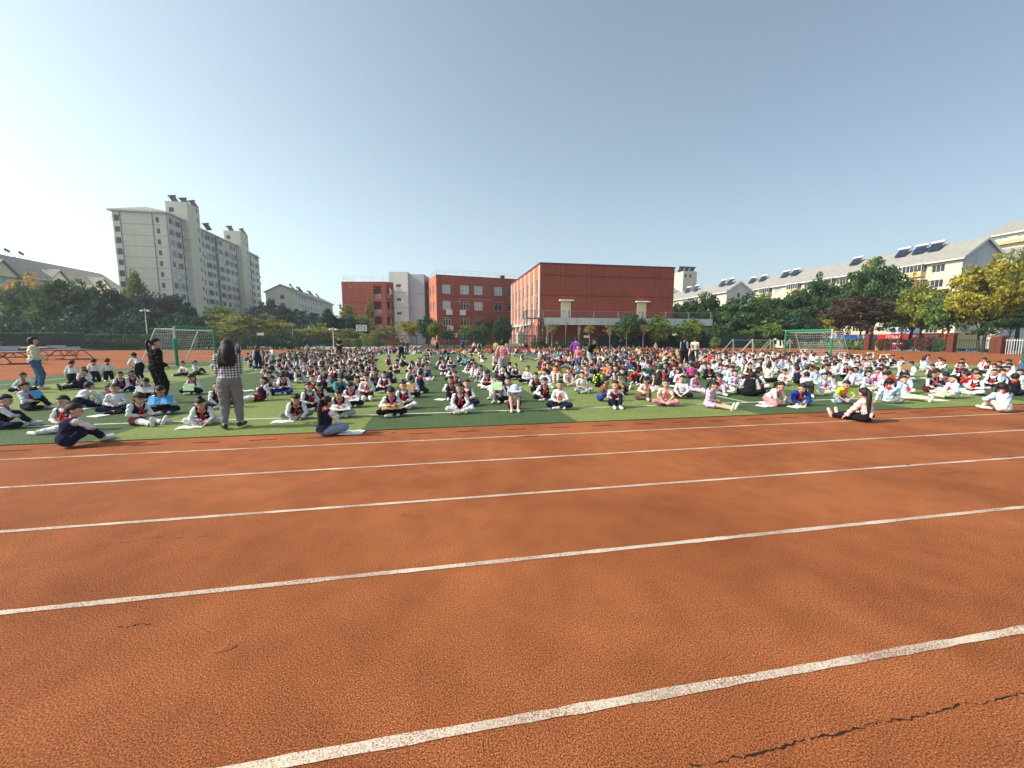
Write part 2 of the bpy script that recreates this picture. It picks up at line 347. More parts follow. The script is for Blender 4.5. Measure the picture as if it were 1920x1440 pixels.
# track lines
for v in (1.525, 2.765, 4.00, 5.235, 6.475):
    mb = MB(); hw = .025; pts_a = []; pts_b = []
    r_ = random.Random(int(v*100)); x = -20.0
    while x < 50:
        w1 = hw + r_.uniform(-.006, .003); pts_a.append((x, v - w1 , .004)); pts_b.append((x, v + w1, .004)); x += .12 if -5 < x < 9 else .8
    k = len(pts_a); mb.add(pts_a + pts_b, [(i, i+1, k+i+1, k+i) for i in range(k-1)])
    mb.build('lane_line', M['line'], kind='structure')
def gline(a, b, w=.05, z=.016, mat=None):
    a = Vector((*a, 0)); b = Vector((*b, 0)); d = (b-a).normalized(); nrm = Vector((-d.y, d.x, 0)) * w
    m_ = MB(); m_.add([(q.x, q.y, z) for q in (a-nrm, b-nrm, b+nrm, a+nrm)], [(0,1,2,3)]); m_.build('pitch_line', mat or M['pitch_line'], kind='structure')
M['pitch_line'] = new_mat('pitch_line', (.48, .52, .40), rough=.9, var=.2, scale=9)
gline((-15.1, 8.82), (30.9, 8.82), .045); gline((-15.1, 48.7), (30.9, 48.7), .045)
gline((-15.05, 8.87), (-15.05, 48.65), .045); gline((30.85, 8.87), (30.85, 48.65), .045)
gline((7.8, 8.87), (7.8, 48.65), .045)
gline((-15.0, 20.3), (-8.6, 20.3), .045); gline((-15.0, 37.1), (-8.6, 37.1), .045); gline((-8.6, 20.35), (-8.6, 37.05), .045)
gline((24.5, 20.3), (30.8, 20.3), .045); gline((24.5, 37.1), (30.8, 37.1), .045); gline((24.5, 20.35), (24.5, 37.05), .045)
mb = MB(); N_ = 48
for i in range(N_):
    a0 = 2*math.pi*i/N_; a1 = 2*math.pi*(i+1)/N_
    mb.add([(7.8+5.6*math.cos(a0), 28.7+5.6*math.sin(a0), .020), (7.8+5.7*math.cos(a0), 28.7+5.7*math.sin(a0), .020),
            (7.8+5.7*math.cos(a1), 28.7+5.7*math.sin(a1), .020), (7.8+5.6*math.cos(a1), 28.7+5.6*math.sin(a1), .020)], [(0,1,2,3)])
mb.build('centre_circle', M['pitch_line'], kind='structure')
# drain with its row of slots between the inner lane and the turf
dr = thing('drain_channel', 'row of dark drain slots in the red track along the turf edge', 'drain', (0, 6.99, 0))
mb = MB(); mb.box(-.20, .20, -.012, .012, .002, .0045); slot = mb.mesh('drain_slot', [M['dark_patch']])
x = -8.7 + .045
for i in range(40):
    put('drain_slot', slot, dr, (x + i*.835 + random.uniform(-.01,.01), random.uniform(-.006,.006), 0), random.uniform(-.01,.01))
# cracks, specks
def crack(pts, w, label, seed):
    r_ = random.Random(seed); m_ = MB(); P = []
    for i in range(len(pts)-1):
        a = Vector((*pts[i],0)); b = Vector((*pts[i+1],0)); k = max(2, int((b-a).length/.022))
        for j in range(k):
            q = a.lerp(b, j/k); P.append(q + Vector((r_.uniform(-.006,.006), r_.uniform(-.009,.009), 0)))
    ws = [w*r_.choice([.25,.5,.8,1,1.3,1.9]) for _ in P]
    vs = []; fs = []
    for i, q in enumerate(P): vs += [(q.x, q.y-ws[i], .0025), (q.x, q.y+ws[i], .0025)]
    for i in range(len(P)-1):
        if r_.random() > .06: fs.append((2*i, 2*i+2, 2*i+3, 2*i+1))
    m_.add(vs, fs); m_.build('track_crack', M['dark_patch'], label=label, cat='crack')
crack([(0.935, 1.216), (1.175, 1.210), (1.435, 1.221), (1.641, 1.217), (1.821, 1.228), (2.031, 1.214), (2.293, 1.227), (2.402, 1.218), (2.684, 1.221)], .0026, 'long jagged crack across the red track nearest the camera', 1)
crack([(-2.725, 3.588), (-2.503, 3.597), (-2.366, 3.652), (-2.158, 3.595), (-1.962, 3.594), (-1.756, 3.565)], .0022, 'thin wavy crack in the left of the red track between two lane lines', 2)
crack([(-1.833, 2.497), (-1.764, 2.489), (-1.735, 2.510), (-1.643, 2.475)], .003, 'short crack at the left below the second nearest lane line', 3)
crack([(4.052, 3.692), (4.052, 3.436), (4.025, 3.105), (4.051, 3.000)], .0035, 'faint slanting crack on the right of the track', 4)
crack([(-0.365, 3.707), (-0.226, 3.658), (-0.126, 3.562)], .003, 'faint short crack in the middle of the track', 5)
crack([(-2.618, 4.730), (-2.456, 4.684), (-2.378, 4.716)], .003, 'tiny pale crack on the left of the track', 6)
crack([(5.965, 3.660), (6.371, 3.704), (6.527, 3.594)], .0035, 'faint crack at the far right between two lane lines', 7)
for p_, w_, l_, mt_ in (((1.526, 6.436), .16, 'dark patch on the innermost lane line', 'dark_patch'), ((6.012, 5.274), .035, 'small blue mark on a lane line left of the pink girl', 'blue_mark'),
        ((7.754, 5.270), .035, 'small blue mark on the lane line near the girl with twin braids', 'blue_mark'), ((6.021, 4.026), .035, 'small blue mark on the third lane line at the right', 'blue_mark'),
        ((7.862, 4.066), .035, 'small blue mark on the lane line by the right edge', 'blue_mark'), ((-0.779, 7.100), .05, 'small blue mark beside the turf edge', 'blue_mark')):
    mb = MB(); mb.add([(-w_,-.018,.006),(w_*.8,-.022,.006),(w_,.016,.006),(-w_*.7,.02,.006)], [(0,1,2,3)])
    mb.build('paint_mark', M[mt_], loc=(p_[0], p_[1], 0), label=l_, cat='paint mark')
mb = MB(); P_ = [(0,0,.006),(.03,.004,.01),(.055,.012,.016),(.066,.028,.024),(.06,.042,.03),(.048,.038,.026)]
mb.tube(P_, [.0018,.003,.004,.005,.004,.002], 6)
mb.build('dry_petal', new_mat('dry_petal', (.5,.16,.10)), None, loc=((-1.196, 2.180)[0], (-1.196, 2.180)[1], .002), label='curled dry stalk lying on the red track', cat='dry stalk')

# ================================================================ BUILDINGS
class Wall:
    """front skin of a wall with real openings; local x along the wall, z up, outward -y"""
    def __init__(s): s.mb = MB()
def wall_face(mb, w, h, holes, T, depth=.22, z0=0.0, mi=0, ri=None):
    """T maps (x, y, z) to the building's space; holes = (x0, x1, z0, z1)"""
    ri = mi if ri is None else ri
    xs = sorted(set([0.0, w] + [q for hh in holes for q in hh[:2]])); zs = sorted(set([z0, h] + [q for hh in holes for q in hh[2:4]]))
    for i in range(len(xs)-1):
        run = None
        for j in range(len(zs)-1):
            cx = (xs[i]+xs[i+1])/2; cz = (zs[j]+zs[j+1])/2
            if any(a < cx < b and c < cz < d for a, b, c, d in [hh[:4] for hh in holes]): 
                continue
            mb.add([T(xs[i],0,zs[j]), T(xs[i+1],0,zs[j]), T(xs[i+1],0,zs[j+1]), T(xs[i],0,zs[j+1])], [(0,1,2,3)], mi)
    for hh in holes:
        a, b, c, d = hh[:4]
        o = [T(a,0,c), T(b,0,c), T(b,0,d), T(a,0,d)]; q = [T(a,depth,c), T(b,depth,c), T(b,depth,d), T(a,depth,d)]
        mb.add(o + q, [(0,4,5,1),(1,5,6,2),(2,6,7,3),(3,7,4,0)], ri)
_win = {}
def window_meshes(w, h, nv, kind, frame):
    k = (round(w,2), round(h,2), nv, kind, frame)
    if k not in _win:
        t = .07; f = MB()
        f.box(0, w, -.05, .03, 0, t); f.box(0, w, -.05, .03, h-t, h); f.box(0, t, -.05, .03, t, h-t); f.box(w-t, w, -.05, .03, t, h-t)
        for i in range(1, nv): x = w*i/nv; f.box(x-t/2, x+t/2, -.045, .025, t, h-t)
        if kind == 'transom': f.box(t, w-t, -.04, .02, h*.70, h*.70+t*.8)
        p = MB(); p.box(t*.6, w-t*.6, -.006, .006, t*.6, h-t*.6)
        _win[k] = (f.mesh('window', [M[frame]]), p.mesh('pane', [M['glass']]), p.mesh('pane', [M['glass_curtain']]))
    return _win[k]
def place_window(parent, T3, w, h, nv=2, kind='plain', frame='window_white', curtain=False):
    f, p, pc = window_meshes(w, h, nv, kind, frame)
    o = put('window', f, parent, mat=T3); put('pane', pc if curtain else p, o); return o
def frame_of(origin, ang):       # matrix whose -y axis is the wall's outward normal
    return Matrix.Translation(Vector(origin)) @ Matrix.Rotation(ang, 4, 'Z')
def tf(mat): return lambda x, y, z: tuple(mat @ Vector((x, y, z)))
brnd = random.Random(11)

# ---- main hall: big terracotta block with its side facade of pilasters
hall = thing('school_hall', 'large windowless terracotta hall with grey elevated walkway and two cream doors', 'building', (17.65, 68, 0))
Wd, Dp, Hh = 25.3, 27.0, 14.3
mb = MB(); I4 = Matrix.Identity(4)
front = I4
doors = [(3.75, 5.55, 5.06, 8.05), (18.1, 19.9, 5.06, 8.05)]
wall_face(mb, Wd, Hh, doors, tf(front), .25, mi=0)
left = frame_of((0, Dp, 0), R(-90))                     # faces -x
lh = []
for k in range(7):
    x0 = 1.1 + k*3.75
    for zb in (5.6, 9.4): lh.append((x0+.85, x0+2.15, zb, zb+2.4))
    lh.append((x0+.7, x0+2.5, .3, 3.9))
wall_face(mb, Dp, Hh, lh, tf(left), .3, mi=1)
right = frame_of((Wd, 0, 0), R(90)); wall_face(mb, Dp, Hh, [], tf(right), mi=0)
back = frame_of((Wd, Dp, 0), R(180)); wall_face(mb, Wd, Hh, [], tf(back), mi=0)
mb.box(.30, Wd-.30, .30, Dp-.30, 0, Hh-.35, 0)
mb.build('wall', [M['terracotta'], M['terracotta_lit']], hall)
mb = MB(); mb.box(-.12, Wd+.12, -.12, .25, Hh, Hh+.22); mb.box(-.12, .25, .25, Dp+.12, Hh, Hh+.22); mb.box(Wd-.25, Wd+.12, .25, Dp+.12, Hh, Hh+.22); mb.build('parapet_coping', new_mat('dark_coping', (.12,.06,.05)), hall)
for z, xa, xb in ((12.4, .9, Wd-.05), (9.0, 0, Wd)):
    mb = MB(); mb.box(xa, xb, -.05, -.003, z, z+.08); mb.build('groove_shadow_line', M['groove'], hall)  # raised strip, coloured dark as the shadow line of a groove
def patch_marks(parent, T, spots, mat):
    for (x, z, w, h) in spots:
        m_ = MB(); m_.prism([T(x,-.006,z), T(x+w,-.006,z+h*.3), T(x+w*.9,-.006,z+h), T(x+w*.1,-.006,z+h*.8)], (0,0,0.0001)); m_.build('flaked_patch', mat, parent)
flake = new_mat('flaked_render', (.55,.42,.36))
patch_marks(hall, tf(front), [(4.2,9.75,1.0,.07),(8.9,9.65,.5,.08),(9.6,9.6,.6,.07),(10.3,9.2,.12,.3),(15.3,9.6,.9,.09),(15.9,9.45,.8,.08),(19.9,9.9,.8,.06),(22.9,11.1,.07,.9),(24.0,9.0,1.0,.06)], flake)
for (a, b, c, d) in doors:
    mb = MB(); mb.box(a+.003, b-.003, -.10, .20, c, d-.003); dd = mb.build('door', M['door_cream'], hall)
    mb = MB(); mb.box(a+.35, a+.55, -.14, -.102, c+1.0, c+1.25); mb.build('notice', new_mat('notice_brown', (.35,.2,.14)), dd)
    mb = MB(); mb.prism([(a-.35,0,d+.02),(a-.35,-.95,d+.02),(a-.35,-.95,d+.10),(a-.35,0,d+.28)], (b-a+.7,0,0)); mb.build('door_canopy', M['white_paint'], hall)
# pilasters, ledge and windows of the sunny side
for k in range(8):
    x0 = .25 + k*3.75
    mb = MB(); m4 = left @ Matrix.Translation((x0, 0, 0)); mb.box(0, .5, -.16, -.002, 4.55, Hh-.25); put('pilaster', mb.mesh('pilaster', [M['white_paint']]), hall, mat=m4)
    mb = MB(); mb.box(.05, .45, -.5, -.2, 0, 4.1); put('column', mb.mesh('column', [M['white_paint']]), hall, mat=m4)
mb = MB(); mb.box(0, Dp-4, -.6, -.003, 4.1, 4.45); put('ledge', mb.mesh('ledge', [M['white_paint']]), hall, mat=left)
for (a, b, c, d) in lh:
    if c > 1: place_window(hall, left @ Matrix.Translation((a, .18, c)), b-a, d-c, 2, 'transom')
    else: place_window(hall, left @ Matrix.Translation((a, .2, c)), b-a, d-c, 2, 'plain', 'window_grey')
acm = MB(); acm.box(0, .85, -.4, 0, 0, .6); acm.box(.08, .77, -.42, -.402, .08, .52, 1); acm = acm.mesh('air_conditioner', [M['window_white'], M['window_grey']])
for k in range(7):
    for zb in ((4.75,) if k % 2 else (8.55,)): put('air_conditioner', acm, hall, mat=left @ Matrix.Translation((2.2 + k*3.75, -.01, zb)))
# elevated walkway
wk = thing('elevated_walkway', 'raised grey walkway with railing running along the hall at first floor', 'walkway', (17.65, 68, 0))
mb = MB(); mb.box(-.1, 31.5, -2.6, -.55, 4.62, 5.04); mb.build('deck', M['concrete'], wk)
for i, (a, b) in enumerate(((.0, 3.9), (3.9, 5.75), (5.75, 11.2), (11.2, 16.6), (16.6, 22), (22, 27), (27, 31.6))):
    mb = MB(); mb.box(a+.015, b-.015, -2.72, -2.602, 3.88, 5.06); mb.build('fascia_panel', M['fascia'], wk)
for x in (.6, 6.2, 11.8, 17.4, 23, 28.6, 31.0):
    mb = MB(); mb.box(x, x+.35, -2.3, -1.95, 0, 4.615); mb.build('column', M['concrete'], wk)
def railing(parent, a, b, z, posts=7, h=1.15, mat='steel', step=.16):
    a = Vector(a); b = Vector(b); L = (b-a).length; d = (b-a)/L
    m_ = MB(); m_.bar(a+Vector((0,0,z+h)), b+Vector((0,0,z+h)), .03); m_.bar(a+Vector((0,0,z+.1)), b+Vector((0,0,z+.1)), .02)
    k = int(L/step)
    for i in range(1, k): q = a + d*(i*L/k); m_.bar(q+Vector((0,0,z+.1)), q+Vector((0,0,z+h)), .012, 3)
    rl = m_.build('railing', M[mat], parent)
    for i in range(posts):
        q = a + d*(L*i/(posts-1)); m_ = MB(); m_.box(q.x-.09, q.x+.09, q.y-.09, q.y+.09, z+.0, z+h+.08); m_.build('railing_post', M[mat], parent)
railing(wk, (-.05, -2.45, 0), (31.4, -2.45, 0), 5.06, 8)
# steel stair and its landing at the left end
st = thing('steel_staircase', 'grey outdoor steel staircase beside the hall at the left end of the walkway', 'staircase', (17.65, 68, 0))
mb = MB(); mb.box(-3.1, -.15, -3.0, -.4, 4.86, 5.02); mb.build('landing', M['steel'], st)
for x, y in ((-2.95, -2.85), (-2.1, -2.85), (-.3, -2.85), (-2.95, -.7), (-.4, -.7)):
    mb = MB(); mb.box(x-.08, x+.08, y-.08, y+.08, 0, 4.858); mb.build('post', M['steel'], st)
mb = MB(); mb.box(-3.0,-.2,-2.9,-2.8,1.9,2.05); mb.build('cross_beam', M['steel'], st)
railing(st, (-3.05, -2.95, 0), (-.2, -2.95, 0), 5.02, 3); railing(st, (-3.05, -2.85, 0), (-3.05, -.5, 0), 5.02, 2)
for i in range(22):
    y = -.4 + i*.42; z = 4.86 - (i+1)*.215
    mb = MB(); mb.box(-2.9, -1.5, y, y+.42, z-.04, z); mb.build('step', M['steel'], st)
for x in (-2.98, -1.46):
    mb = MB(); mb.prism([(x,-.4,4.9),(x,-.4,4.45),(x,8.8,-.0),(x,8.8,.35)], (.06,0,0)); mb.build('stringer', M['grey_wall'], st)
mb = MB(); mb.bar((-2.95,-.4,6.0), (-2.95,8.8,1.35), .03)
for i in range(24): mb.bar((-2.95,-.4+i*.4,4.9-i*.4*.495), (-2.95,-.4+i*.4,6.0-i*.4*.505), .012, 3)
mb.build('handrail', M['steel'], st)
pl = thing('stone_steps', 'low pale stone steps and block beside the hall', 'steps', (11.6, 66.4, 0))
for i in range(4):
    mb = MB(); mb.box(0, 2.7-.3*i, .35*i, 2.2, .18*i + .0, .18*(i+1)); mb.build('step', M['concrete'], pl)
mb = MB(); mb.box(2.0, 2.9, .6, 2.6, .73, 2.6); mb.build('pier', M['concrete'], pl)

# ---- four storey terracotta teaching block
B2 = (0.117, 100.697, 1.650)
blk = thing('teaching_block', 'four storey terracotta school block with white windows and roof railing', 'building', (B2[0], B2[1], 0), R(11))
Wd, Dp, Hh = 27, 14, 17.0
storey = 3.98
wins = []; rows = [(12.55, 14.7), (8.65, 10.8), (4.75, 6.8), (.9, 2.7)]
cols = [(1.45, 2.05), (5.95, 2.25), (9.5, 2.25), (14.9, 2.15), (18.6, 2.1), (22.4, 2.1)]
for ri, (a, b) in enumerate(rows):
    for x, w in cols: wins.append((x, x+w, a, b))
mb = MB(); wall_face(mb, Wd, Hh, wins, tf(I4), .22, mi=0)
lft = frame_of((0, Dp, 0), R(-90)); lw = [(1.0+i*4.2, 2.6+i*4.2, a, b) for i in range(3) for a, b in rows]
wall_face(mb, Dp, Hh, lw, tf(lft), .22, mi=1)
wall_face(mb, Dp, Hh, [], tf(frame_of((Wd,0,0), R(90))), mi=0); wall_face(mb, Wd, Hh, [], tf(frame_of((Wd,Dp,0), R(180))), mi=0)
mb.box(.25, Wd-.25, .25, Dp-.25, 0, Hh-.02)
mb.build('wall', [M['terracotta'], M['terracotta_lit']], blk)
for i, (a, b, c, d) in enumerate(wins): place_window(blk, Matrix.Translation((a, .16, c)), b-a, d-c, 3 if i % 6 in (0,1,2) and i >= 6 else 2, 'transom' if i >= 6 else 'plain', curtain=(i < 4 or i in (6,8)))
for (a, b, c, d) in lw: place_window(blk, lft @ Matrix.Translation((a, .16, c)), b-a, d-c)
for (x, z) in ((2.35, 7.35), (5.75, 7.35), (2.5, 3.45)):
    mb = MB(); mb.box(x, x+1.4, -.55, -.005, z, z+1.25); mb.build('air_conditioner_box', M['white_paint'], blk)
mb = MB(); mb.box(3.6, 5.0, -.5, -.005, 1.9, 2.9); mb.build('air_conditioner_box', M['white_paint'], blk)
for z in (11.8, 7.9, 4.0):
    mb = MB(); mb.box(0, Wd, -.04, -.003, z, z+.07); mb.build('groove_shadow_line', M['groove'], blk)
mb = MB(); mb.bar((5.8,-.05,11.5),(14,-.05,11.3),.03); mb.bar((5.8,-.05,11.5),(5.8,-.05,10.6),.03); mb.bar((4.4,-.05,10.6),(5.8,-.05,10.6),.03); mb.build('wall_pipe', M['white_paint'], blk)
mb = MB(); mb.box(17.2, 18.1, 1, 2, Hh, Hh+.9); mb.build('roof_box', M['darkgrey_cloth'], blk)
def roof_rail(parent, pts, z, h=1.1, mat='goal_white'):
    m_ = MB()
    for i in range(len(pts)-1):
        a = Vector((*pts[i], z)); b = Vector((*pts[i+1], z)); L = (b-a).length; k = max(1, int(L/2.2))
        for hh in (h, h*.55): m_.bar(a+Vector((0,0,hh)), b+Vector((0,0,hh)), .03)
        for j in range(k+1): q = a.lerp(b, j/k); m_.bar(q, q+Vector((0,0,h)), .03)
    m_.build('roof_railing', M[mat], parent)
roof_rail(blk, [(.2,Dp-.3),(.2,.25),(Wd-.2,.25)], Hh, 1.25)
# ---- left terracotta wing with grey stair tower
B1 = (-23.864, 111.289, 1.650)
wng = thing('terracotta_wing', 'darker terracotta school wing with an open stair balcony at its right corner', 'building', (B1[0], B1[1], 0), R(-10.6))
Wd, Dp, Hh = 11.4, 14, 16.1
hl = [(8.0, 9.9, 12.4, 14.6), (8.0, 9.9, 8.7, 11.4), (8.0, 9.9, 4.9, 7.6)]
hl = [(8.15, 10.1, 11.9, 15.0), (8.15, 10.1, 8.0, 11.1), (8.15, 10.1, 4.1, 7.2), (8.15,10.1,.3,3.2)]
mb = MB(); wall_face(mb, Wd, Hh, hl, tf(I4), 1.2)
wall_face(mb, Dp, Hh, [], tf(frame_of((0,Dp,0), R(-90)))); wall_face(mb, Wd, Hh, [], tf(frame_of((Wd,Dp,0), R(180))))
rgt = frame_of((Wd, 0, 0), R(52)); hr = [(.25, 2.0, a+.05, b-.15) for (_, _, a, b) in hl]
wall_face(mb, 2.3, Hh, hr, tf(rgt), 1.0)
mb.box(.02, 7.9, .3, Dp-.02, 0, Hh-.02); mb.box(7.9, Wd-.3, 2.2, Dp-.02, 0, Hh-.02)
mb.build('wall', M['terracotta'], wng)
for (a, b, c, d) in hl:
    mb = MB(); mb.box(a, b, .25, .3, c, c+1.1); mb.build('balcony_wall', M['steel'], wng)
for (a, b, c, d) in hr:
    mb = MB(); mb.box(a, b, .25, .3, c, c+1.1); put('balcony_wall', mb.mesh('balcony_wall', [M['steel']]), wng, mat=rgt)
roof_rail(wng, [(.4,6),(.4,.4),(10.6,.4),(11.3,3)], Hh, 1.4)
patch_marks(wng, tf(I4), [(2.0,14.6,.5,.3),(5.9,14.7,.2,.5),(7.6,14.3,1.2,.12),(6.6,14.5,.5,.1),(1.6,11.8,.15,.3),(4.0,9.6,.4,.1)], flake)
mb = MB(); mb.box(0, 8, -.04, -.003, 10.9, 10.97); mb.build('groove_shadow_line', M['groove'], wng)
B3 = (-12.026, 111.108, 1.650)
twr = thing('stair_tower', 'windowed light grey stair tower between the two terracotta school blocks', 'tower', (B3[0], B3[1], 0), R(-10.6))
hs = [(1.85, 3.1, z, z+.7) for z in (15.0, 11.4, 7.8, 4.2)]
mb = MB(); wall_face(mb, 4.9, 18.9, hs, tf(I4), .25); wall_face(mb, 9, 18.9, [], tf(frame_of((0,9,0), R(-90)))); wall_face(mb, 9, 18.9, [], tf(frame_of((4.9,0,0), R(90)))); wall_face(mb, 4.9, 18.9, [], tf(frame_of((4.9,9,0), R(180))))
mb.box(.3, 4.6, .3, 8.7, 0, 18.85); mb.build('wall', M['palegrey_wall'], twr)
for (a, b, c, d) in hs: place_window(twr, Matrix.Translation((a, .16, c)), b-a, d-c, 2, 'plain', 'window_grey')
mb = MB(); mb.box(4.902, 9.0, .9, 9.5, 0, 18.4); mb.build('annex_wall', M['grey_wall'], twr)
for z in (13.6, 9.6, 5.9):
    mb = MB(); mb.box(0, 4.9, -.03, -.003, z, z+.06); mb.box(4.91, 9.0, .87, .897, z-.3, z-.24); mb.build('groove_shadow_line', M['window_grey'], twr)  # raised grey strips drawn as shadow lines of grooves
B4 = (-3.605, 127.845, 1.650)
lnk = thing('link_block', 'strip of terracotta block with glazed corridor seen between tower and teaching block', 'building', (B4[0]-3, B4[1], 0), R(-10.6))
hs = [(3.1, 5.2, z, z+2.2) for z in (9.6, 5.6, 1.6)]
mb = MB(); wall_face(mb, 8, 15.8, hs, tf(I4), .3); mb.box(.3, 7.7, .3, 6, 0, 15.75); wall_face(mb, 6, 15.8, [], tf(frame_of((0,6,0), R(-90)))); wall_face(mb, 6, 15.8, [], tf(frame_of((8,0,0), R(90)))); mb.build('wall', M['terracotta'], lnk)
for (a, b, c, d) in hs: place_window(lnk, Matrix.Translation((a, .2, c)), b-a, d-c)
roof_rail(lnk, [(.2,.2),(7.8,.2)], 15.8, 1.5)

# ---- solar water heater, shared by all roofs
def heater_meshes():
    p = MB(); p.add([(-.95,-.85,.15),(.95,-.85,.15),(.95,.35,1.55),(-.95,.35,1.55),(-.95,-.90,.09),(.95,-.90,.09),(.95,.30,1.49),(-.95,.30,1.49)], [(0,1,2,3),(7,6,5,4),(0,4,5,1),(1,5,6,2),(2,6,7,3),(3,7,4,0)])
    t = MB(); t.tube([(-1.1,.42,1.72),(1.1,.42,1.72)], .22, 10)
    f = MB()
    for x in (-.85, .85): f.bar((x,.45,1.55),(x,.75,0),.035); f.bar((x,-.8,.1),(x,.75,0),.03); f.bar((x,-.8,.12),(x,-.8,0),.03)
    return p.mesh('collector_panel',[M['solar_blue']]), t.mesh('tank',[M['white_paint']]), t.mesh('tank',[M['darkgrey_cloth']]), f.mesh('frame',[M['steel']])
HP, HTw, HTd, HF = heater_meshes()
def heater(label, loc, rz, group, s=1.0, dark=False):
    o = thing('solar_water_heater', label, 'solar water heater', loc, rz, group); o.scale = (s, s, s)
    put('collector_panel', HP, o); put('tank', HTd if dark else HTw, o); put('frame', HF, o); return o

# ---- tall apartment block at the left
apt = thing('apartment_tower', 'tall cream apartment block with many barred windows and two lift towers', 'building', (-72.4, 130, 0))
Lh, Wd, Hh = 58, 13.0, 35.7
# long side faces +x: local wall x runs along +y
lng = frame_of((0, 0, 0), R(90))
holes = []; wl_ = []; FL = 2.93
bays = [(.7, 1.5), (3.4, 2.2), (14.6, 2.4), (18.2, 3.0), (22.0, 1.5), (26.3, 2.6), (30.2, 2.2), (34.0, 1.2), (36.9,1.2), (46.9,2.4), (50.6,2.2), (54.2,2.6)]
slotx = [(23.9+.6, 2.0)]
for fl in range(12):
    zb = 1.0 + fl*FL
    for (x, w) in bays:
        if fl == 11 and brnd.random() < .3: continue
        holes.append((x, x+w, zb, zb+1.6))
    for x in (6.4,): holes.append((x, x+.5, zb+.1, zb+1.3))
mb = MB(); wall_face(mb, Lh, Hh, holes, tf(lng), .2, mi=0)
endw = frame_of((-Wd, 0, 0), 0.0)
eh = [(10.2, 11.0, 1.0+fl*FL, 2.4+fl*FL) for fl in range(12)] + [(.35, 1.55, 1.0+fl*FL, 2.5+fl*FL) for fl in range(12)]
wall_face(mb, Wd, Hh, eh, tf(endw), .2, mi=1)
wall_face(mb, Lh, Hh, [], tf(frame_of((-Wd, Lh, 0), R(-90))), mi=1); wall_face(mb, Wd, Hh, [], tf(frame_of((0, Lh, 0), R(180))), mi=1)
mb.box(-Wd+.25, -.25, .25, Lh-.25, 0, Hh-.02, 0)
mb.build('wall', [M['palegrey_wall'], M['cream_wall']], apt)
cage = MB()
for k in range(7): cage.bar((.02+k*.31, -.42, 0), (.02+k*.31, -.42, 1.6), .028, 3)
for z in (0, .8, 1.6):
    cage.bar((0,-.42,z),(1.9,-.42,z),.025,3); cage.bar((0,-.42,z),(0,.0,z),.02,3); cage.bar((1.9,-.42,z),(1.9,0,z),.02,3)
cage = cage.mesh('window_cage', [M['window_grey']])
for (a, b, c, d) in holes:
    if b - a < .6: place_window(apt, lng @ Matrix.Translation((a, .14, c)), b-a, d-c, 1, 'plain', 'window_grey'); continue
    place_window(apt, lng @ Matrix.Translation((a, .14, c)), b-a, d-c, 2, 'plain', 'window_white', curtain=brnd.random() < .2)
    if brnd.random() < .62: put('window_cage', cage, apt, mat=lng @ Matrix.Translation((a-.1, 0, c-.08)) @ Matrix.Diagonal(((b-a+.2)/1.9, 1, 1, 1)))
    if brnd.random() < .40: put('air_conditioner', acm, apt, mat=lng @ Matrix.Translation((b+.15, -.02, c-.45+brnd.uniform(-.2,.3))))
for (a, b, c, d) in eh: place_window(apt, endw @ Matrix.Translation((a, .14, c)), b-a, d-c, 2, 'plain', 'window_grey')
for fl in range(0, 12):
    if fl % 3 != 1: put('window_cage', cage, apt, mat=endw @ Matrix.Translation((.1, 0, .9+fl*FL)) @ Matrix.Diagonal((.85,1,1,1)))
for fl in range(1, 12):
    z = fl*FL + .35
    mb = MB(); mb.box(-Wd+1.7, -.0, -.05, -.003, z, z+.06); mb.build('floor_line', M['window_grey'], apt)
for x in (-Wd+1.75, -3.6, -.15):
    mb = MB(); mb.box(x, x+.12, -.14, -.004, 0, Hh); mb.build('downpipe', M['window_grey'], apt)
for y in (6.0, 24.6, 38.6, 49.7):
    mb = MB(); mb.box(.004, .18, y, y+.18, 0, Hh); mb.build('downpipe', M['window_grey'], apt)
mb = MB(); mb.box(.003, .02, 23.9, 25.8, 0, Hh-.5); mb.build('recess_shade_strip', M['window_grey'], apt)  # flat strip on the wall: shade of a recess painted as dark grey
# lift towers
for i, (y0, y1) in enumerate(((7.4, 13.6), (39.9, 46.0))):
    mb = MB(); mb.box(-4.3, 1.3, y0, y1, 0, 41.2); t_ = mb.build('lift_tower', M['cream_wall'], apt)
    for k in range(14):
        mb = MB(); mb.box(1.25, 1.33, y1-1.6, y1-.9, 1.6+k*FL, 2.8+k*FL); mb.build('window', M['glass'], t_)
        if k < 13: mb = MB(); mb.box(-4.3, 1.33, y0-.03, y0-.003, 1.2+k*FL, 1.26+k*FL); mb.build('floor_line', M['window_grey'], t_)
    mb = MB(); mb.box(-3.4, -2.2, y0-.05, y0+.04, 38.2, 39.5); mb.build('window', M['glass'], t_)
# hipped roof pieces between the towers
rf = MB()
def hip(mb, x0, x1, y0, y1, z, h, o=.7):
    x0-=o; x1+=o; y0-=o; y1+=o; c = (x0+x1)/2; i = min((x1-x0)/2, (y1-y0)/2*.8)
    mb.add([(x0,y0,z),(x1,y0,z),(x1,y1,z),(x0,y1,z),(c,y0+i,z+h),(c,y1-i,z+h)], [(0,1,4),(1,2,5,4),(2,3,5),(3,0,4,5),(0,3,2,1)])
hip(rf, -Wd, 0, 0, 7.2, Hh+.4, 1.9); hip(rf, -Wd, 0, 13.8, 39.7, Hh+.1, 1.9); hip(rf, -Wd, 0, 46.2, Lh, Hh-.9, 1.9)
rf.build('roof', M['roof_grey'], apt)
mb = MB(); mb.box(-Wd-.7, .7, -.7, 7.2, Hh+.02, Hh+.39); mb.build('eave', M['fascia'], apt)
mb = MB(); mb.box(-Wd-.7, .7, 13.9, 39.6, Hh-.25, Hh+.09); mb.build('eave', M['fascia'], apt)
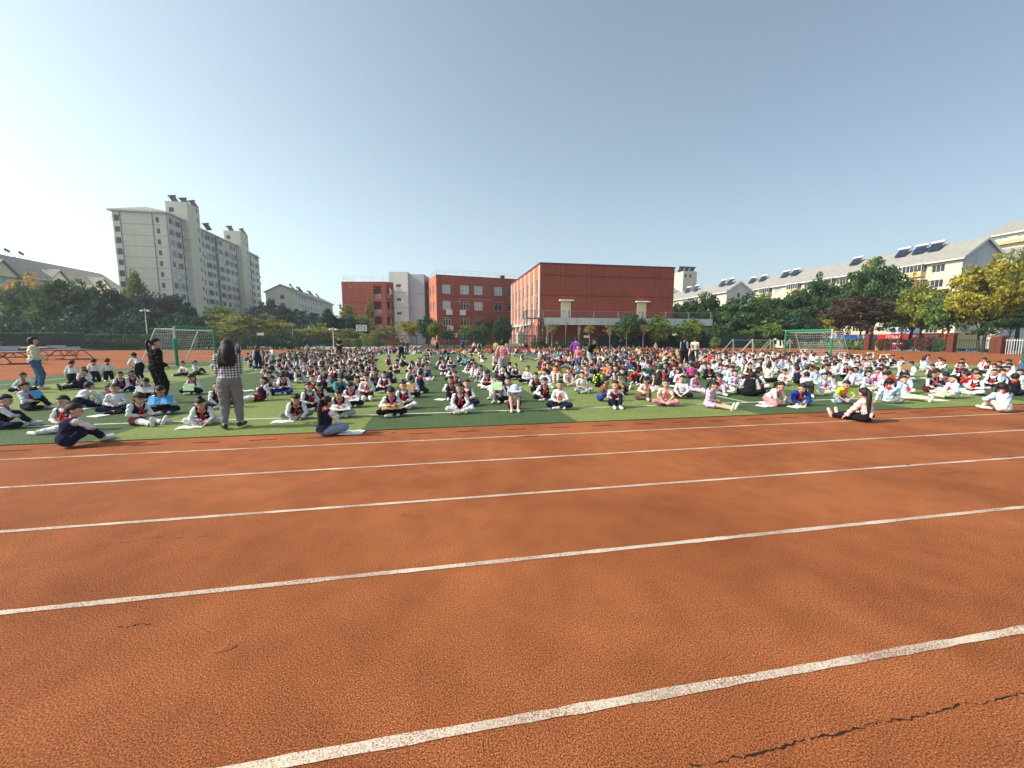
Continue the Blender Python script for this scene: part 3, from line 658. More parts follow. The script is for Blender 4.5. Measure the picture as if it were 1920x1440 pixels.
for i, (x, y, z) in enumerate(((-2.8, 8.8, 41.2), (-1.0, 10.6, 41.2), (.3, 12.6, 41.2), (.2, 19.5, 36.4), (-2.6, 41.3, 41.2), (.2, 44.5, 41.2))):
    heater(['dark solar heater at the left end on top of the nearer lift tower', 'dark solar heater in the middle on top of the nearer lift tower', 'dark solar heater at the right end on top of the nearer lift tower', 'lone solar heater on the tall block roof between its lift towers', 'solar heater on the left of the farther lift tower', 'solar heater on the right of the farther lift tower'][i],
           (-72.4+x, 130+y, z-.02), R(150+brnd.uniform(-20,20)), 'dark solar heaters on the tall apartment block', 1.05, True)

# ---- pitched roof apartment rows
def gable_row(name, label, loc, rz, L, D, H, rise, wallm, endm, bays, floors, curtain=.3, oh=.6, ochre=False, gable_windows=True, zb0=1.0):
    """local: ridge along y, gable at y=0 facing -y; long side of interest faces -x"""
    b = thing(name, label, 'building', loc, rz)
    ls = frame_of((0, L, 0), R(-90)); FLh = (H-.4)/floors; hh = []
    for f in range(floors):
        for x, w in bays: hh.append((x, x+w, .9+f*FLh, .9+f*FLh+1.55))
    m_ = MB(); wall_face(m_, L, H, hh, tf(ls), .22)
    if ochre:
        pass
    gh = [(D*.42, D*.42+1.1, 1.2+f*FLh, 2.6+f*FLh) for f in range(floors)] if gable_windows else []
    wall_face(m_, D, H, gh, tf(I4), .2, mi=1); m_.add([(0,0,H),(D,0,H),(D/2,0,H+rise)], [(0,1,2)], 1); m_.add([(0,L,H),(D,L,H),(D/2,L,H+rise)], [(0,2,1)], 1)
    rs = frame_of((D, 0, 0), R(90)); wall_face(m_, L, H, hh, tf(rs), .2); wall_face(m_, D, H, [], tf(frame_of((D,L,0), R(180))), mi=1)
    m_.box(.25, D-.25, .25, L-.25, 0, H-.02, 0)
    m_.build('wall', [M[wallm], M[endm]], b)
    for i, (x0, x1, z0, z1) in enumerate(hh):
        place_window(b, ls @ Matrix.Translation((x0, .15, z0)), x1-x0, z1-z0, 3 if x1-x0 > 2 else 2, 'plain', curtain=brnd.random() < curtain)
        if wallm == 'palegrey_wall': place_window(b, rs @ Matrix.Translation((x0, .15, z0)), x1-x0, z1-z0, 2, 'plain', 'window_grey')
    for (x0, x1, z0, z1) in gh: place_window(b, Matrix.Translation((x0, .15, z0)), x1-x0, z1-z0, 2, 'plain', 'window_grey')
    r_ = MB(); t = .25; k = rise/(D/2)
    r_.prism([(-oh, -.45, H-oh*k+.02), (D/2, -.45, H+rise+.02), (D+oh, -.45, H-oh*k+.02), (D+oh, -.45, H-oh*k+t), (D/2, -.45, H+rise+t+.05), (-oh, -.45, H-oh*k+t)], (0, L+.9, 0))
    r_.build('roof', M['roof_grey'], b)
    e_ = MB(); e_.box(-oh-.12, -oh+.25, -.5, L+.5, H-oh*k-.28, H-oh*k+.0); e_.build('gutter', M['white_paint'], b)
    v_ = MB(); v_.prism([(-oh,-.52,H-oh*k-.25),(D/2,-.52,H+rise-.3),(D+oh,-.52,H-oh*k-.25),(D+oh,-.52,H-oh*k+.24),(D/2,-.52,H+rise+.28),(-oh,-.52,H-oh*k+.24)], (0,.06,0)); v_.build('verge_board', M['white_paint'], b)
    return b, ls, FLh
# nearest row on the right
bR, ls, FLh = gable_row('apartment_row', 'long cream apartment row with grey gable end and solar heaters on its ridge', (101.2, 62.5, -1.25), 0, 60, 10.4, 18.9, 3.5, 'cream_warm', 'grey_wall',
    [(2.5,2.2),(6.3,2.2),(12,2.2),(15.6,2.2),(22,2.2),(25.6,2.2),(32,2.2),(35.6,2.2),(42,2.2),(45.6,2.2),(51.5,2.2),(55.0,2.2)], 6, .35, gable_windows=False)
balw = MB(); balw.box(0, 3.6, -1.3, -.004, 0, 1.0); balw = balw.mesh('balcony', [M['ochre_wall']])
balf = MB()
for z in (1.0, 2.35):
    balf.box(0, 3.6, -1.3, -1.22, z+.002, z+.08)
balf.box(0,.08,-1.3,-.01,2.35,2.43); balf.box(3.52,3.6,-1.3,-.01,2.35,2.43)
for k in range(6): x = k*3.52/5; balf.box(x, x+.08, -1.295, -1.225, 1.08, 2.352)
for k in range(2): balf.box(k*3.52, k*3.52+.08, -.7, -.63, 1.08, 2.352)
balf = balf.mesh('balcony_frame', [M['window_white']])
balg = MB(); balg.box(.05, 3.55, -1.26, -1.25, 1.08, 2.35); balg.box(.05,.06,-1.24,-.01,1.08,2.35); balg.box(3.54,3.55,-1.24,-.01,1.08,2.35); balg = balg.mesh('pane', [M['glass']])
balr = MB(); balr.box(-.15, 3.75, -1.45, -.004, 2.44, 2.62); balr = balr.mesh('balcony_slab', [M['white_paint']])
for x in (1.2, 11.0, 21.0, 31.0, 41.0, 50.5):
    for f in range(6):
        m4 = ls @ Matrix.Translation((x, 0, .35 + f*FLh))
        b_ = put('balcony', balw, bR, mat=m4); put('balcony_frame', balf, b_); put('pane', balg, b_); put('balcony_slab', balr, b_)
# lower gable wing stuck to its right end
bW, _, _ = gable_row('apartment_wing', 'short grey gabled wing at the right end of the long apartment row', (109.3, 60.3, -1.25), 0, 3.2, 8.6, 17.6, 3.0, 'cream_warm', 'grey_wall', [(.8,1.4)], 6, gable_windows=False)
bR2, _, _ = gable_row('apartment_row', 'farther cream apartment row with grey gable, left of the nearest row', (91.3, 115.0, -1.25), 0, 46, 9.0, 18.0, 2.9, 'cream_warm', 'grey_wall',
    [(2,2.2),(6,2.2),(12,2.2),(16,2.2),(22,2.2),(27,2.2),(33,2.2),(38,2.2)], 6)
bR3, _, _ = gable_row('apartment_building', 'cream building with ochre bands at the far right edge above the trees', (129, 58.0, -1.25), 0, 18, 14, 27.0, 3.2, 'cream_warm', 'cream_warm',
    [(1.5,2.4),(5.5,2.4),(9.5,2.4),(13.5,2.4)], 9)
for f in range(9):
    mb = MB(); mb.box(0.6, 18-.6, -.9, -.004, .1+f*3.02, .85+f*3.02); put('ochre_band', mb.mesh('ochre_band', [M['ochre_wall']]), bR3, mat=frame_of((0,18,0), R(-90)))
# heaters on the ridges (ridge line x = D/2)
hl_ = [(101.2+3.6, 62.5+y, 21.2) for y in (7.0, 9.8, 13.2, 23.5, 41, 44.5, 53.0, 57.5)]
hn = ['pair member nearest the gable of the long row', 'second heater from the gable of the long row', 'third heater from the gable of the long row', 'lone tall heater on the middle of the long row ridge',
      'fifth heater along the long row ridge', 'sixth heater along the long row ridge', 'seventh heater along the long row ridge', 'last small heater at the far end of the long row']
for (x, y, z), n_ in zip(hl_, hn): heater('white tank solar heater, ' + n_, (x, y, z-1.25), R(-90), 'solar heaters on the long right apartment row', 1.15)
for y, n_ in ((2.5,'nearest the gable'),(6,'second from the gable'),(20,'in the middle'),(25,'towards the hall')): heater('solar heater on the farther right row, ' + n_, (91.3+3.2, 115+y, 18.8), R(-90), 'solar heaters on the farther right apartment row', 1.25)
far = thing('apartment_tower', 'pale yellow apartment tower just right of the hall with three roof heaters', 'building', (109.5, 170, 0))
mb = MB(); mb.box(-12, 9, 0, 20, 0, 22.5); mb.build('wall', M['cream_warm'], far)
mb = MB(); hip(mb, -12, 9, 0, 20, 22.5, 4.0); mb.build('roof', M['roof_grey'], far)
mb = MB(); mb.box(1.5, 8.4, -1.2, 6, 0, 32.0); tt = mb.build('lift_tower', M['cream_warm'], far)
for x in (2.2, 4.6): mb = MB(); mb.box(x, x+1.0, -1.25, -1.15, 29.2, 30.6); mb.build('window', M['glass'], tt)
for k, (x, n_) in enumerate(((2.2,'left'),(4.9,'middle'),(7.6,'right'))): heater('small solar heater, %s of three on the pale yellow tower' % n_, (109.5+x, 171.5, 31.95), R(180), 'heaters on the pale yellow tower', 1.3, True)
# left rows (long side faces +x so mirror with a half turn)
bL, _, _ = gable_row('apartment_row', 'long low pale row with grey dormered roof at the far left', (-97.5, 150, 0), R(180), 90, 12, 16.9, 4.6, 'palegrey_wall', 'cream_wall',
    [(3+i*6.2, 1.8) for i in range(14)], 5)
for i in range(6):
    y = 6 + i*14.0
    mb = MB(); k = 4.6/6.0; h0 = 16.9
    mb.prism([(-.9, y, h0-1.2), (-.9, y+3.2, h0+1.9), (-.9, y+6.4, h0-1.2)], (5.6,0,0)); mb.build('dormer', M['cream_wall'], bL)
    mb = MB(); mb.prism([(-1.3, y-.6, h0-1.5), (-1.3, y+3.2, h0+2.25), (-1.3, y+7.0, h0-1.5), (-1.3, y+7.0, h0-1.15), (-1.3, y+3.2, h0+2.6), (-1.3, y-.6, h0-1.15)], (6.2,0,0)); mb.build('dormer_roof', M['roof_grey'], bL)
for i, v in enumerate((98, 113, 117.5, 121, 124.5, 128)):
    heater('dark roof heater %s on the far left row' % ['by itself nearest the left edge', 'first of the group', 'second of the group', 'third of the group', 'fourth of the group', 'last of the group'][i], (-104.6, v, 21.2), R(120), 'heaters on the far left row', 1.3, True)
bM, _, _ = gable_row('apartment_building', 'pale apartment building with gable end beside the terracotta wing', (-51.2, 217, 0), R(180), 53, 10.5, 18.6, 2.6, 'palegrey_wall', 'cream_wall',
    [(2.5+i*3.6, 1.4) for i in range(14)], 6)
mb = MB()
# the camera sees its far gable: windows there
for f in range(6): mb.box(4.2, 5.6, 53.003, 53.06, 1.2+f*3.0, 2.6+f*3.0)
mb.build('window', M['glass'], bM)
for i, v in enumerate((174, 182, 184.5, 196, 199, 209)): heater('dark heater %s along the ridge of the pale gabled building' % ['first', 'second', 'third', 'fourth', 'fifth', 'sixth'][i], (-56.0, v, 20.9), R(120), 'heaters on the pale gabled building', 1.0, True)

# ---- shops under the long row
shops = thing('shop_building', 'row of ground floor shops with dark doors below blue and red sign boards', 'shop', (96.8, 59.5, -1.25))
mb = MB(); mb.box(0, 5.9, 0, 36, 0, 3.95); mb.build('wall', M['ochre_wall'], shops)
for i in range(8):
    y = .8 + i*4.4
    mb = MB(); mb.box(-.06, -.003, y, y+3.7, .0, 2.5); g = mb.build('shop_window', M['glass'], shops)
    mb = MB()
    for q in (0, 1.2, 2.45, 3.64): mb.box(-.12, -.062, y+q, y+q+.06, 0, 2.5)
    mb.build('window_frame', M['window_white'], shops)
def signboard(label, v0, v1, mat, glyph_runs):
    s_ = thing('shop_sign', label, 'sign', (96.6, v1, 0), R(-90))
    L = v1 - v0; m_ = MB(); m_.box(0.01, L-.01, -.2, 0, 1.35, 2.45); m_.build('board', M[mat], s_)
    # lettering: blocks of strokes the size of characters (left to right as seen from the field: high v first)
    for (a, n, sz) in glyph_runs:
        for k in range(n):
            x = a + k*sz*1.18; m_ = MB(); zc = 1.9; h = sz/2
            r_ = random.Random(int(a*100)+k)
            st_ = [(-1, .8, 1, .8), (0, 1, 0, -1), (-1, 0, 1, 0), (-.7, .8, -.9, -.8), (.6, .3, .9, -.9), (-.5, -.4, .5, -.4), (.7, .9, .7, 0)]
            r_.shuffle(st_)
            for (x0, z0, x1, z1) in st_[:5]:
                m_.bar((x+x0*h, -.245, zc+z0*h), (x+x1*h, -.245, zc+z1*h), sz*.055, 4)
            m_.build('letter', M['sign_white'], s_)
    return s_
signboard('blue shop sign board with white characters, left part of the shop row', 73.2, 92.0, 'sign_blue', [(5.8, 5, .8), (15.2, 3, .8)])
signboard('red shop sign board with white characters, right part of the shop row', 60.2, 73.0, 'sign_red', [(2.2, 4, .7), (7.2, 2, .7), (9.2, 3, .7)])
wb = thing('billboard_panel', 'pale blue panel above the red shop sign', 'panel', (96.5, 70.6, 0), R(-90)); mb = MB(); mb.box(0, 5.8, -.15, 0, 2.6, 4.4); mb.build('panel', M['lightblue_cloth'], wb)
kiosk = thing('kiosk', 'cream low hut with flat roof behind the white fence at the right edge', 'hut', (68.0, 26.0, -1.25))
mb = MB(); mb.box(0, 4, 0, 8, 0, 3.4); mb.build('wall', M['cream_warm'], kiosk); mb = MB(); mb.box(-.3, 4.3, -.3, 8.3, 3.402, 3.65); mb.build('roof', M['concrete'], kiosk)

# ================================================================ TREES, SHRUBS, FENCES
def leaf_crown(seed, nclump, per, leaf, shape):
    """unit crown (radius 1, height -1..1): leaf quads in clumps; shape(dir) scales the outline"""
    r = np.random.RandomState(seed); V = []; F = []
    cl = []
    while len(cl) < nclump:
        p = r.normal(size=3); p /= np.linalg.norm(p); rad = r.uniform(.15, 1) ** .45
        q = p * rad * shape(p, r)
        cl.append((q, r.uniform(.10, .25)))
    C = np.array([c[0] for c in cl]); Sg = np.array([c[1] for c in cl])
    n = nclump * per
    c = np.repeat(C, per, 0); sg = np.repeat(Sg, per)[:, None]
    off = r.normal(size=(n, 3)); off /= np.linalg.norm(off, axis=1)[:, None]
    P = c + off * sg * (r.uniform(.2, 1, (n, 1)) ** .5) * np.array([1, 1, .72])
    a = r.normal(size=(n, 3)) + np.array([0, 0, .15]); a /= np.linalg.norm(a, axis=1)[:, None]
    b = r.normal(size=(n, 3)); b -= a * (a * b).sum(1)[:, None]; b /= np.linalg.norm(b, axis=1)[:, None]
    w = (leaf * r.uniform(.6, 1.25, (n, 1)))
    v = np.stack([P - a*w, P + b*w*.55, P + a*w, P - b*w*.55], 1).reshape(-1, 3)
    f = np.arange(n * 4).reshape(-1, 4)
    me = bpy.data.meshes.new('crown'); me.vertices.add(n*4); me.vertices.foreach_set('co', v.astype('f').ravel())
    me.loops.add(n*4); me.loops.foreach_set('vertex_index', f.ravel().astype('i'))
    me.polygons.add(n); me.polygons.foreach_set('loop_start', (np.arange(n)*4).astype('i')); me.update(calc_edges=True)
    me.materials.append(None); return me
def s_round(p, r): return np.array([1, 1, .85]) * r.uniform(.78, 1.05)
def s_wide(p, r): return np.array([1, 1, .8 if p[2] > 0 else .55]) * r.uniform(.7, 1.08)
def s_col(p, r): return np.array([1 - .55*max(0, p[2]), 1 - .55*max(0, p[2]), 1.0]) * r.uniform(.85, 1.05)
def s_open(p, r): return np.array([1, 1, .9]) * r.uniform(.5, 1.15)
def s_cone(p, r): k = (1 - p[2]) * .5 + .12; return np.array([k, k, 1.0]) * r.uniform(.85, 1.05)
CR = {'round': [leaf_crown(s, 150, 62, .050, s_round) for s in (1, 2)], 'wide': [leaf_crown(s, 170, 72, .050, s_wide) for s in (3, 4, 14)],
      'open': [leaf_crown(s, 80, 50, .055, s_open) for s in (5, 6)], 'column': [leaf_crown(7, 90, 50, .06, s_col)], 'cone': [leaf_crown(8, 110, 50, .055, s_cone)],
      'bush': [leaf_crown(s, 120, 50, .040, s_round) for s in (9, 10)], 'sparse': [leaf_crown(s, 34, 30, .060, s_open) for s in (11, 12)]}
for k_ in CR:
    for me_ in CR[k_]: me_.name = 'crown'
trnd = random.Random(5)
def trunk_mesh(h, rt, crown_r, seed, limbs=5):
    r = random.Random(seed); m = MB(); top = Vector((r.uniform(-.2,.2)*rt*3, r.uniform(-.2,.2)*rt*3, h))
    P = [Vector((0,0,-.1)), Vector((r.uniform(-.05,.05)*h, r.uniform(-.05,.05)*h, h*.45)), top]
    m.tube(P, [rt*1.25, rt*.9, rt*.6], 8)
    for i in range(limbs):
        a = 2*math.pi*(i + r.uniform(-.2,.2))/limbs; s = P[1].lerp(top, r.uniform(.2, 1)); e = top + Vector((math.cos(a)*crown_r*.65, math.sin(a)*crown_r*.65, r.uniform(.3, .9)*crown_r))
        mid = s.lerp(e, .5) + Vector((0, 0, crown_r*.10))
        m.tube([s, mid, e], [rt*.5, rt*.3, rt*.08], 6)
        for j in range(2):
            e2 = mid + Vector((r.uniform(-1,1), r.uniform(-1,1), r.uniform(.2,1)))*crown_r*.4; m.tube([mid, e2], [rt*.22, rt*.05], 5)
    return m.mesh('trunk', [None])
_tk = {}
def tree(label, u, v, top, rad, kind, leaf, base=0.0, clear=None, name='broadleaf_tree', bark='bark', group=None, trunk_r=None, cat='tree'):
    o = thing(name, label, cat, (u, v, base), trnd.uniform(0, 6.28), group)
    H = top - base
    hz = {'round': .85, 'wide': .8, 'open': 1.0, 'column': 1.0, 'cone': 1.0, 'bush': .85, 'sparse': 1.0}[kind]
    clear = clear if clear is not None else H*.22
    half = (H - clear) / 2; zc = clear + half
    me = trnd.choice(CR[kind]); c = bpy.data.objects.new('crown', me); COL.objects.link(c); c.parent = o
    c.location = (0, 0, zc); c.scale = (rad, rad, half / hz)
    c.material_slots[0].link = 'OBJECT'; c.material_slots[0].material = M[leaf]
    key = (round(H*.6), round(rad), bark)
    t = trunk_mesh(max(.3, zc - half*.35), trunk_r or max(.04, H*.016), rad, trnd.randint(0, 99), 5 if kind not in ('column', 'cone') else 2)
    tk = bpy.data.objects.new('trunk', t); COL.objects.link(tk); tk.parent = o; tk.material_slots[0].link = 'OBJECT'; tk.material_slots[0].material = M[bark]
    return o
TREES = [
('orange leaved autumn tree at the far left edge in front of the low row', -82.04, 98.78, 15.34, 5.48, 'open', 'leaf_gold', 0.0, None, 'broadleaf_tree', 'bark', None),
('second orange leaved tree at the left, right of the first', -76.71, 99.81, 14.07, 4.7, 'open', 'leaf_gold', 0.0, None, 'broadleaf_tree', 'bark', None),
('rusty half bare tree low at the left edge', -75.58, 87.39, 6.27, 2.21, 'open', 'leaf_rust', 0.0, None, 'broadleaf_tree', 'bark', None),
('large dark green broad tree at the left edge', -72.43, 88.84, 11.84, 4.34, 'wide', 'leaf_dark', 0.0, 1.5, 'broadleaf_tree', 'bark', None),
('large dark green broad tree behind the ping-pong tables', -63.91, 85.21, 12.3, 5.11, 'wide', 'leaf_dark', 0.0, 1.2, 'broadleaf_tree', 'bark', None),
('dark round tree right of the ping-pong tables', -57.25, 82.95, 10.79, 4.56, 'wide', 'leaf_deep', 0.0, 1.0, 'broadleaf_tree', 'bark', None),
('small mid green tree left of the woman in the cream jacket', -65.3, 81.4, 7.34, 2.49, 'round', 'leaf_mid', 0.0, None, 'broadleaf_tree', 'bark', None),
('light green layered conifer in front of the tall apartment block', -62.39, 99.17, 15.79, 4.2, 'cone', 'leaf_light', 0.0, None, 'broadleaf_tree', 'bark', None),
('dark blue green tree at the foot of the tall block', -55.96, 95.93, 11.38, 5.8, 'wide', 'leaf_blue', 0.0, 1.5, 'broadleaf_tree', 'bark', None),
('dark shaded tree behind the left goal', -52.38, 83.05, 7.67, 4.08, 'wide', 'leaf_deep', 0.0, 1.0, 'broadleaf_tree', 'bark', None),
('dark tree right behind the left goal', -46.59, 86.04, 6.53, 4.58, 'wide', 'leaf_deep', 0.0, 1.0, 'broadleaf_tree', 'bark', None),
('brown twiggy tree top above the dark trees left of centre', -57.14, 102.26, 11.27, 2.43, 'open', 'leaf_brown', 0.0, None, 'broadleaf_tree', 'bark', None),
('mid green tree right of the left goal', -42.14, 89.27, 8.75, 4.11, 'open', 'leaf_mid', 0.0, None, 'broadleaf_tree', 'bark', None),
('olive airy tree behind the plaid shirted woman', -34.3, 79.67, 6.74, 4.64, 'open', 'leaf_olive', 0.0, None, 'broadleaf_tree', 'bark', None),
('rusty olive tree right of the plaid shirted woman', -33.82, 74.49, 4.29, 3.1, 'open', 'leaf_olive', 0.0, None, 'broadleaf_tree', 'bark', None),
('dark blue green tree below the tall block right end', -45.91, 122.54, 12.46, 5.41, 'round', 'leaf_blue', 0.0, None, 'broadleaf_tree', 'bark', None),
('dark blue tree in front of the gabled building', -39.54, 117.27, 9.7, 5.99, 'round', 'leaf_blue', 0.0, None, 'broadleaf_tree', 'bark', None),
('olive tree with thin branches behind the mesh fence', -28.61, 80.64, 5.92, 4.07, 'open', 'leaf_olive', 0.0, None, 'broadleaf_tree', 'bark', None),
('hazy green tree under the gabled building', -34.62, 118.39, 9.14, 6.24, 'round', 'leaf_blue', 0.0, None, 'broadleaf_tree', 'bark', None),
('dark conifer like tree left of the terracotta wing', -22.06, 89.59, 7.8, 4.05, 'cone', 'leaf_deep', 0.0, 1.0, 'broadleaf_tree', 'bark', None),
('wide dark tree in front of the terracotta wing', -20.33, 93.33, 6.73, 5.16, 'wide', 'leaf_blue', 0.0, None, 'broadleaf_tree', 'bark', None),
('light green feathery tree at the corner of the terracotta wing', -21.2, 103.67, 10.86, 2.18, 'open', 'leaf_light', 0.0, None, 'broadleaf_tree', 'bark', None),
('orange tinted small tree behind the basketball hoop', -17.03, 94.75, 7.43, 2.98, 'open', 'leaf_olive', 0.0, None, 'broadleaf_tree', 'bark', None),
('slim bright green columnar tree in front of the terracotta wing', -14.9, 96.39, 10.77, 1.47, 'column', 'leaf_light', 0.0, 0.8, 'broadleaf_tree', 'bark', None),
('yellowish low tree left of the basketball hoop', -22.57, 81.54, 4.55, 4.83, 'open', 'leaf_olive', 0.0, 0.6, 'broadleaf_tree', 'bark', None),
('yellow green low tree right of the basketball hoop', -10.04, 83.27, 4.59, 3.24, 'open', 'leaf_olive', 0.0, 0.6, 'broadleaf_tree', 'bark', None),
('rusty low tree behind the basketball hoop', -17.46, 86.69, 4.02, 3.23, 'open', 'leaf_olive', 0.0, 0.6, 'broadleaf_tree', 'bark', None),
('young yellowing tree in front of the stair tower', -4.5, 66.97, 4.81, 2.14, 'open', 'leaf_yellow', 0.0, 1.6, 'young_tree', 'bark_pale', None),
('dark green tree between stair tower and teaching block', -1.66, 85.77, 6.28, 2.68, 'round', 'leaf_deep', 0.0, None, 'broadleaf_tree', 'bark', None),
('young bright yellow green tree left of the teaching block', -0.29, 66.18, 4.3, 1.45, 'round', 'leaf_light', 0.0, 2.0, 'young_tree', 'bark_pale', None),
('dark small tree under the teaching block windows', 1.87, 74.94, 3.79, 1.76, 'open', 'leaf_deep', 0.0, None, 'broadleaf_tree', 'bark', None),
('green sapling in front of the teaching block', 5.38, 72.24, 4.3, 1.93, 'open', 'leaf_mid', 0.0, None, 'young_tree', 'bark', None),
('brown leaved tree in front of the teaching block', 9.09, 77.65, 6.45, 2.43, 'open', 'leaf_brown', 0.0, None, 'broadleaf_tree', 'bark', None),
('dark green tree beside the brown leaved one', 8.1, 71.73, 4.3, 1.73, 'round', 'leaf_dark', 0.0, None, 'broadleaf_tree', 'bark', None),
('dense dark green egg shaped tree left of the hall', 11.98, 73.04, 5.72, 1.99, 'round', 'leaf_deep', 0.0, 0.2, 'broadleaf_tree', 'bark', None),
('thin young tree in front of the hall, first from the left', 18.01, 61.74, 4.26, 1.53, 'sparse', 'leaf_olive', 0.0, 2.2, 'young_tree', 'bark_pale', 'young trees in front of the hall'),
('thin young tree in front of the hall, second from the left', 23.84, 60.65, 4.0, 1.34, 'sparse', 'leaf_yellow', 0.0, 2.2, 'young_tree', 'bark_pale', 'young trees in front of the hall'),
('thin young tree in front of the hall, third from the left', 27.16, 60.03, 4.09, 1.14, 'sparse', 'leaf_olive', 0.0, 2.2, 'young_tree', 'bark_pale', 'young trees in front of the hall'),
('thin young tree in front of the hall, fourth from the left', 29.74, 59.54, 4.0, 1.48, 'sparse', 'leaf_mid', 0.0, 2.2, 'young_tree', 'bark_pale', 'young trees in front of the hall'),
('thin young tree in front of the hall, fifth from the left', 32.4, 59.05, 4.17, 1.29, 'sparse', 'leaf_olive', 0.0, 2.2, 'young_tree', 'bark_pale', 'young trees in front of the hall'),
('round dark green tree in front of the walkway', 31.13, 61.32, 5.89, 2.6, 'round', 'leaf_dark', 0.0, 1.0, 'broadleaf_tree', 'bark', None),
('second round green tree in front of the walkway', 35.78, 60.96, 5.31, 2.48, 'round', 'leaf_mid', 0.0, 1.0, 'broadleaf_tree', 'bark', None),
('low bushy green tree at the right end of the walkway', 41.29, 60.44, 4.9, 2.69, 'round', 'leaf_mid', 0.0, 1.0, 'broadleaf_tree', 'bark', None),
('reddish small tree behind the fence beside the steel staircase', 16.62, 64.04, 2.35, 1.31, 'sparse', 'leaf_rust', 0.0, 0.5, 'broadleaf_tree', 'bark', None),
('bushy green tree filling the gap left of the gold tinted tree', 75.0, 53.11, 9.72, 3.32, 'wide', 'leaf_mid', 0.0, 1.5, 'broadleaf_tree', 'bark', None),
('olive green tree filling the gap behind the red shop sign', 75.04, 47.0, 9.76, 3.42, 'open', 'leaf_olive', 0.0, 1.5, 'broadleaf_tree', 'bark', None),
('green tree far behind between the long row and the goal', 77.5, 79.09, 10.53, 5.92, 'wide', 'leaf_dark', 0.0, 1.0, 'broadleaf_tree', 'bark', None),
('dark green tree behind the left part of the A-frames', 59.47, 74.33, 8.13, 5.76, 'wide', 'leaf_dark', 0.0, 0.6, 'broadleaf_tree', 'bark', None),
('low green tree behind the steel frames', 57.2, 62.55, 4.86, 3.89, 'wide', 'leaf_mid', 0.0, 0.6, 'broadleaf_tree', 'bark', None),
('dark green tree right of the hall, low in the row', 54.38, 83.42, 9.58, 3.6, 'round', 'leaf_dark', 0.0, None, 'broadleaf_tree', 'bark', None),
('dark green tree right of the walkway end', 56.28, 76.96, 11.17, 3.94, 'wide', 'leaf_dark', 0.0, 1.5, 'broadleaf_tree', 'bark', None),
('dark green tree behind the row right of the walkway', 57.93, 83.77, 10.63, 3.96, 'wide', 'leaf_deep', 0.0, None, 'broadleaf_tree', 'bark', None),
('broad green tree above the A-frames', 57.12, 66.63, 9.48, 5.57, 'wide', 'leaf_dark', 0.0, 2.0, 'broadleaf_tree', 'bark', None),
('tall green tree behind the A-frames', 69.06, 74.57, 10.73, 4.62, 'wide', 'leaf_mid', 0.0, None, 'broadleaf_tree', 'bark', None),
('green tree left of the right goal', 69.33, 68.41, 10.92, 4.63, 'wide', 'leaf_dark', 0.0, 2.0, 'broadleaf_tree', 'bark', None),
('tall green tree behind the right goal', 73.73, 67.59, 13.68, 4.04, 'wide', 'leaf_dark', 0.0, 2.0, 'broadleaf_tree', 'bark', None),
('dark tree low behind the right goal', 62.35, 59.55, 5.69, 4.41, 'wide', 'leaf_deep', 0.0, 0.2, 'broadleaf_tree', 'bark', None),
('green tree with thinning crown right of the right goal', 76.41, 65.05, 13.18, 4.26, 'wide', 'leaf_dark', 0.0, 2.0, 'broadleaf_tree', 'bark', None),
('big dark green tree in front of the long row', 74.6, 57.25, 14.49, 4.92, 'wide', 'leaf_dark', 0.0, 1.9, 'broadleaf_tree', 'bark', None),
('yellow green tree top behind the big dark one', 82.09, 63.99, 16.35, 3.68, 'wide', 'leaf_light', 0.0, None, 'broadleaf_tree', 'bark', None),
('yellow leaved small tree between goal and brown tree', 63.25, 55.31, 6.31, 1.61, 'open', 'leaf_yellow', 0.0, None, 'broadleaf_tree', 'bark', None),
('brown red leaved spreading tree in front of the blue shop sign', 64.11, 51.08, 8.83, 4.94, 'open', 'leaf_brown', 0.0, 2.2, 'broadleaf_tree', 'bark', None),
('second brown red tree left of the brick pier', 64.58, 55.06, 7.6, 2.89, 'open', 'leaf_brown', 0.0, 2.0, 'broadleaf_tree', 'bark', None),
('gold tinted slim tree in front of the balcony', 85.38, 59.31, 14.47, 1.62, 'open', 'leaf_gold', 0.0, None, 'broadleaf_tree', 'bark', None),
('yellow green tree in front of the balconies', 70.82, 47.79, 9.6, 3.25, 'wide', 'leaf_light', 0.0, 1.9, 'broadleaf_tree', 'bark', None),
('mid green tree between the red sign and the big golden tree', 69.09, 44.04, 8.14, 2.41, 'open', 'leaf_mid', 0.0, 1.9, 'broadleaf_tree', 'bark', None),
('large golden green tree at the right by the brick pier', 66.97, 38.33, 11.2, 3.95, 'wide', 'leaf_yellow', 0.0, 2.6, 'broadleaf_tree', 'bark', None),
('green lower canopy tree beneath the golden one', 69.13, 39.96, 8.01, 4.03, 'wide', 'leaf_mid', 0.0, 2.2, 'broadleaf_tree', 'bark', None),
('golden green tree cut by the right edge', 76.65, 40.59, 13.05, 3.27, 'wide', 'leaf_olive', 0.0, 2.2, 'broadleaf_tree', 'bark', None),
('dark green low tree at the right edge behind the white fence', 67.3, 36.24, 4.73, 2.33, 'wide', 'leaf_dark', 0.0, 2.4, 'broadleaf_tree', 'bark', None),
('green shrubby tree at the trunk of the golden tree', 63.6, 36.42, 3.15, 1.52, 'open', 'leaf_dark', 0.0, 1.6, 'broadleaf_tree', 'bark', None)]
for t_ in TREES:
    label, u, v, top, rad, kind, leaf, base, clear, name, bark, group = t_
    tree(label, u, v, top, rad, kind, leaf, base, clear, name, bark, group)
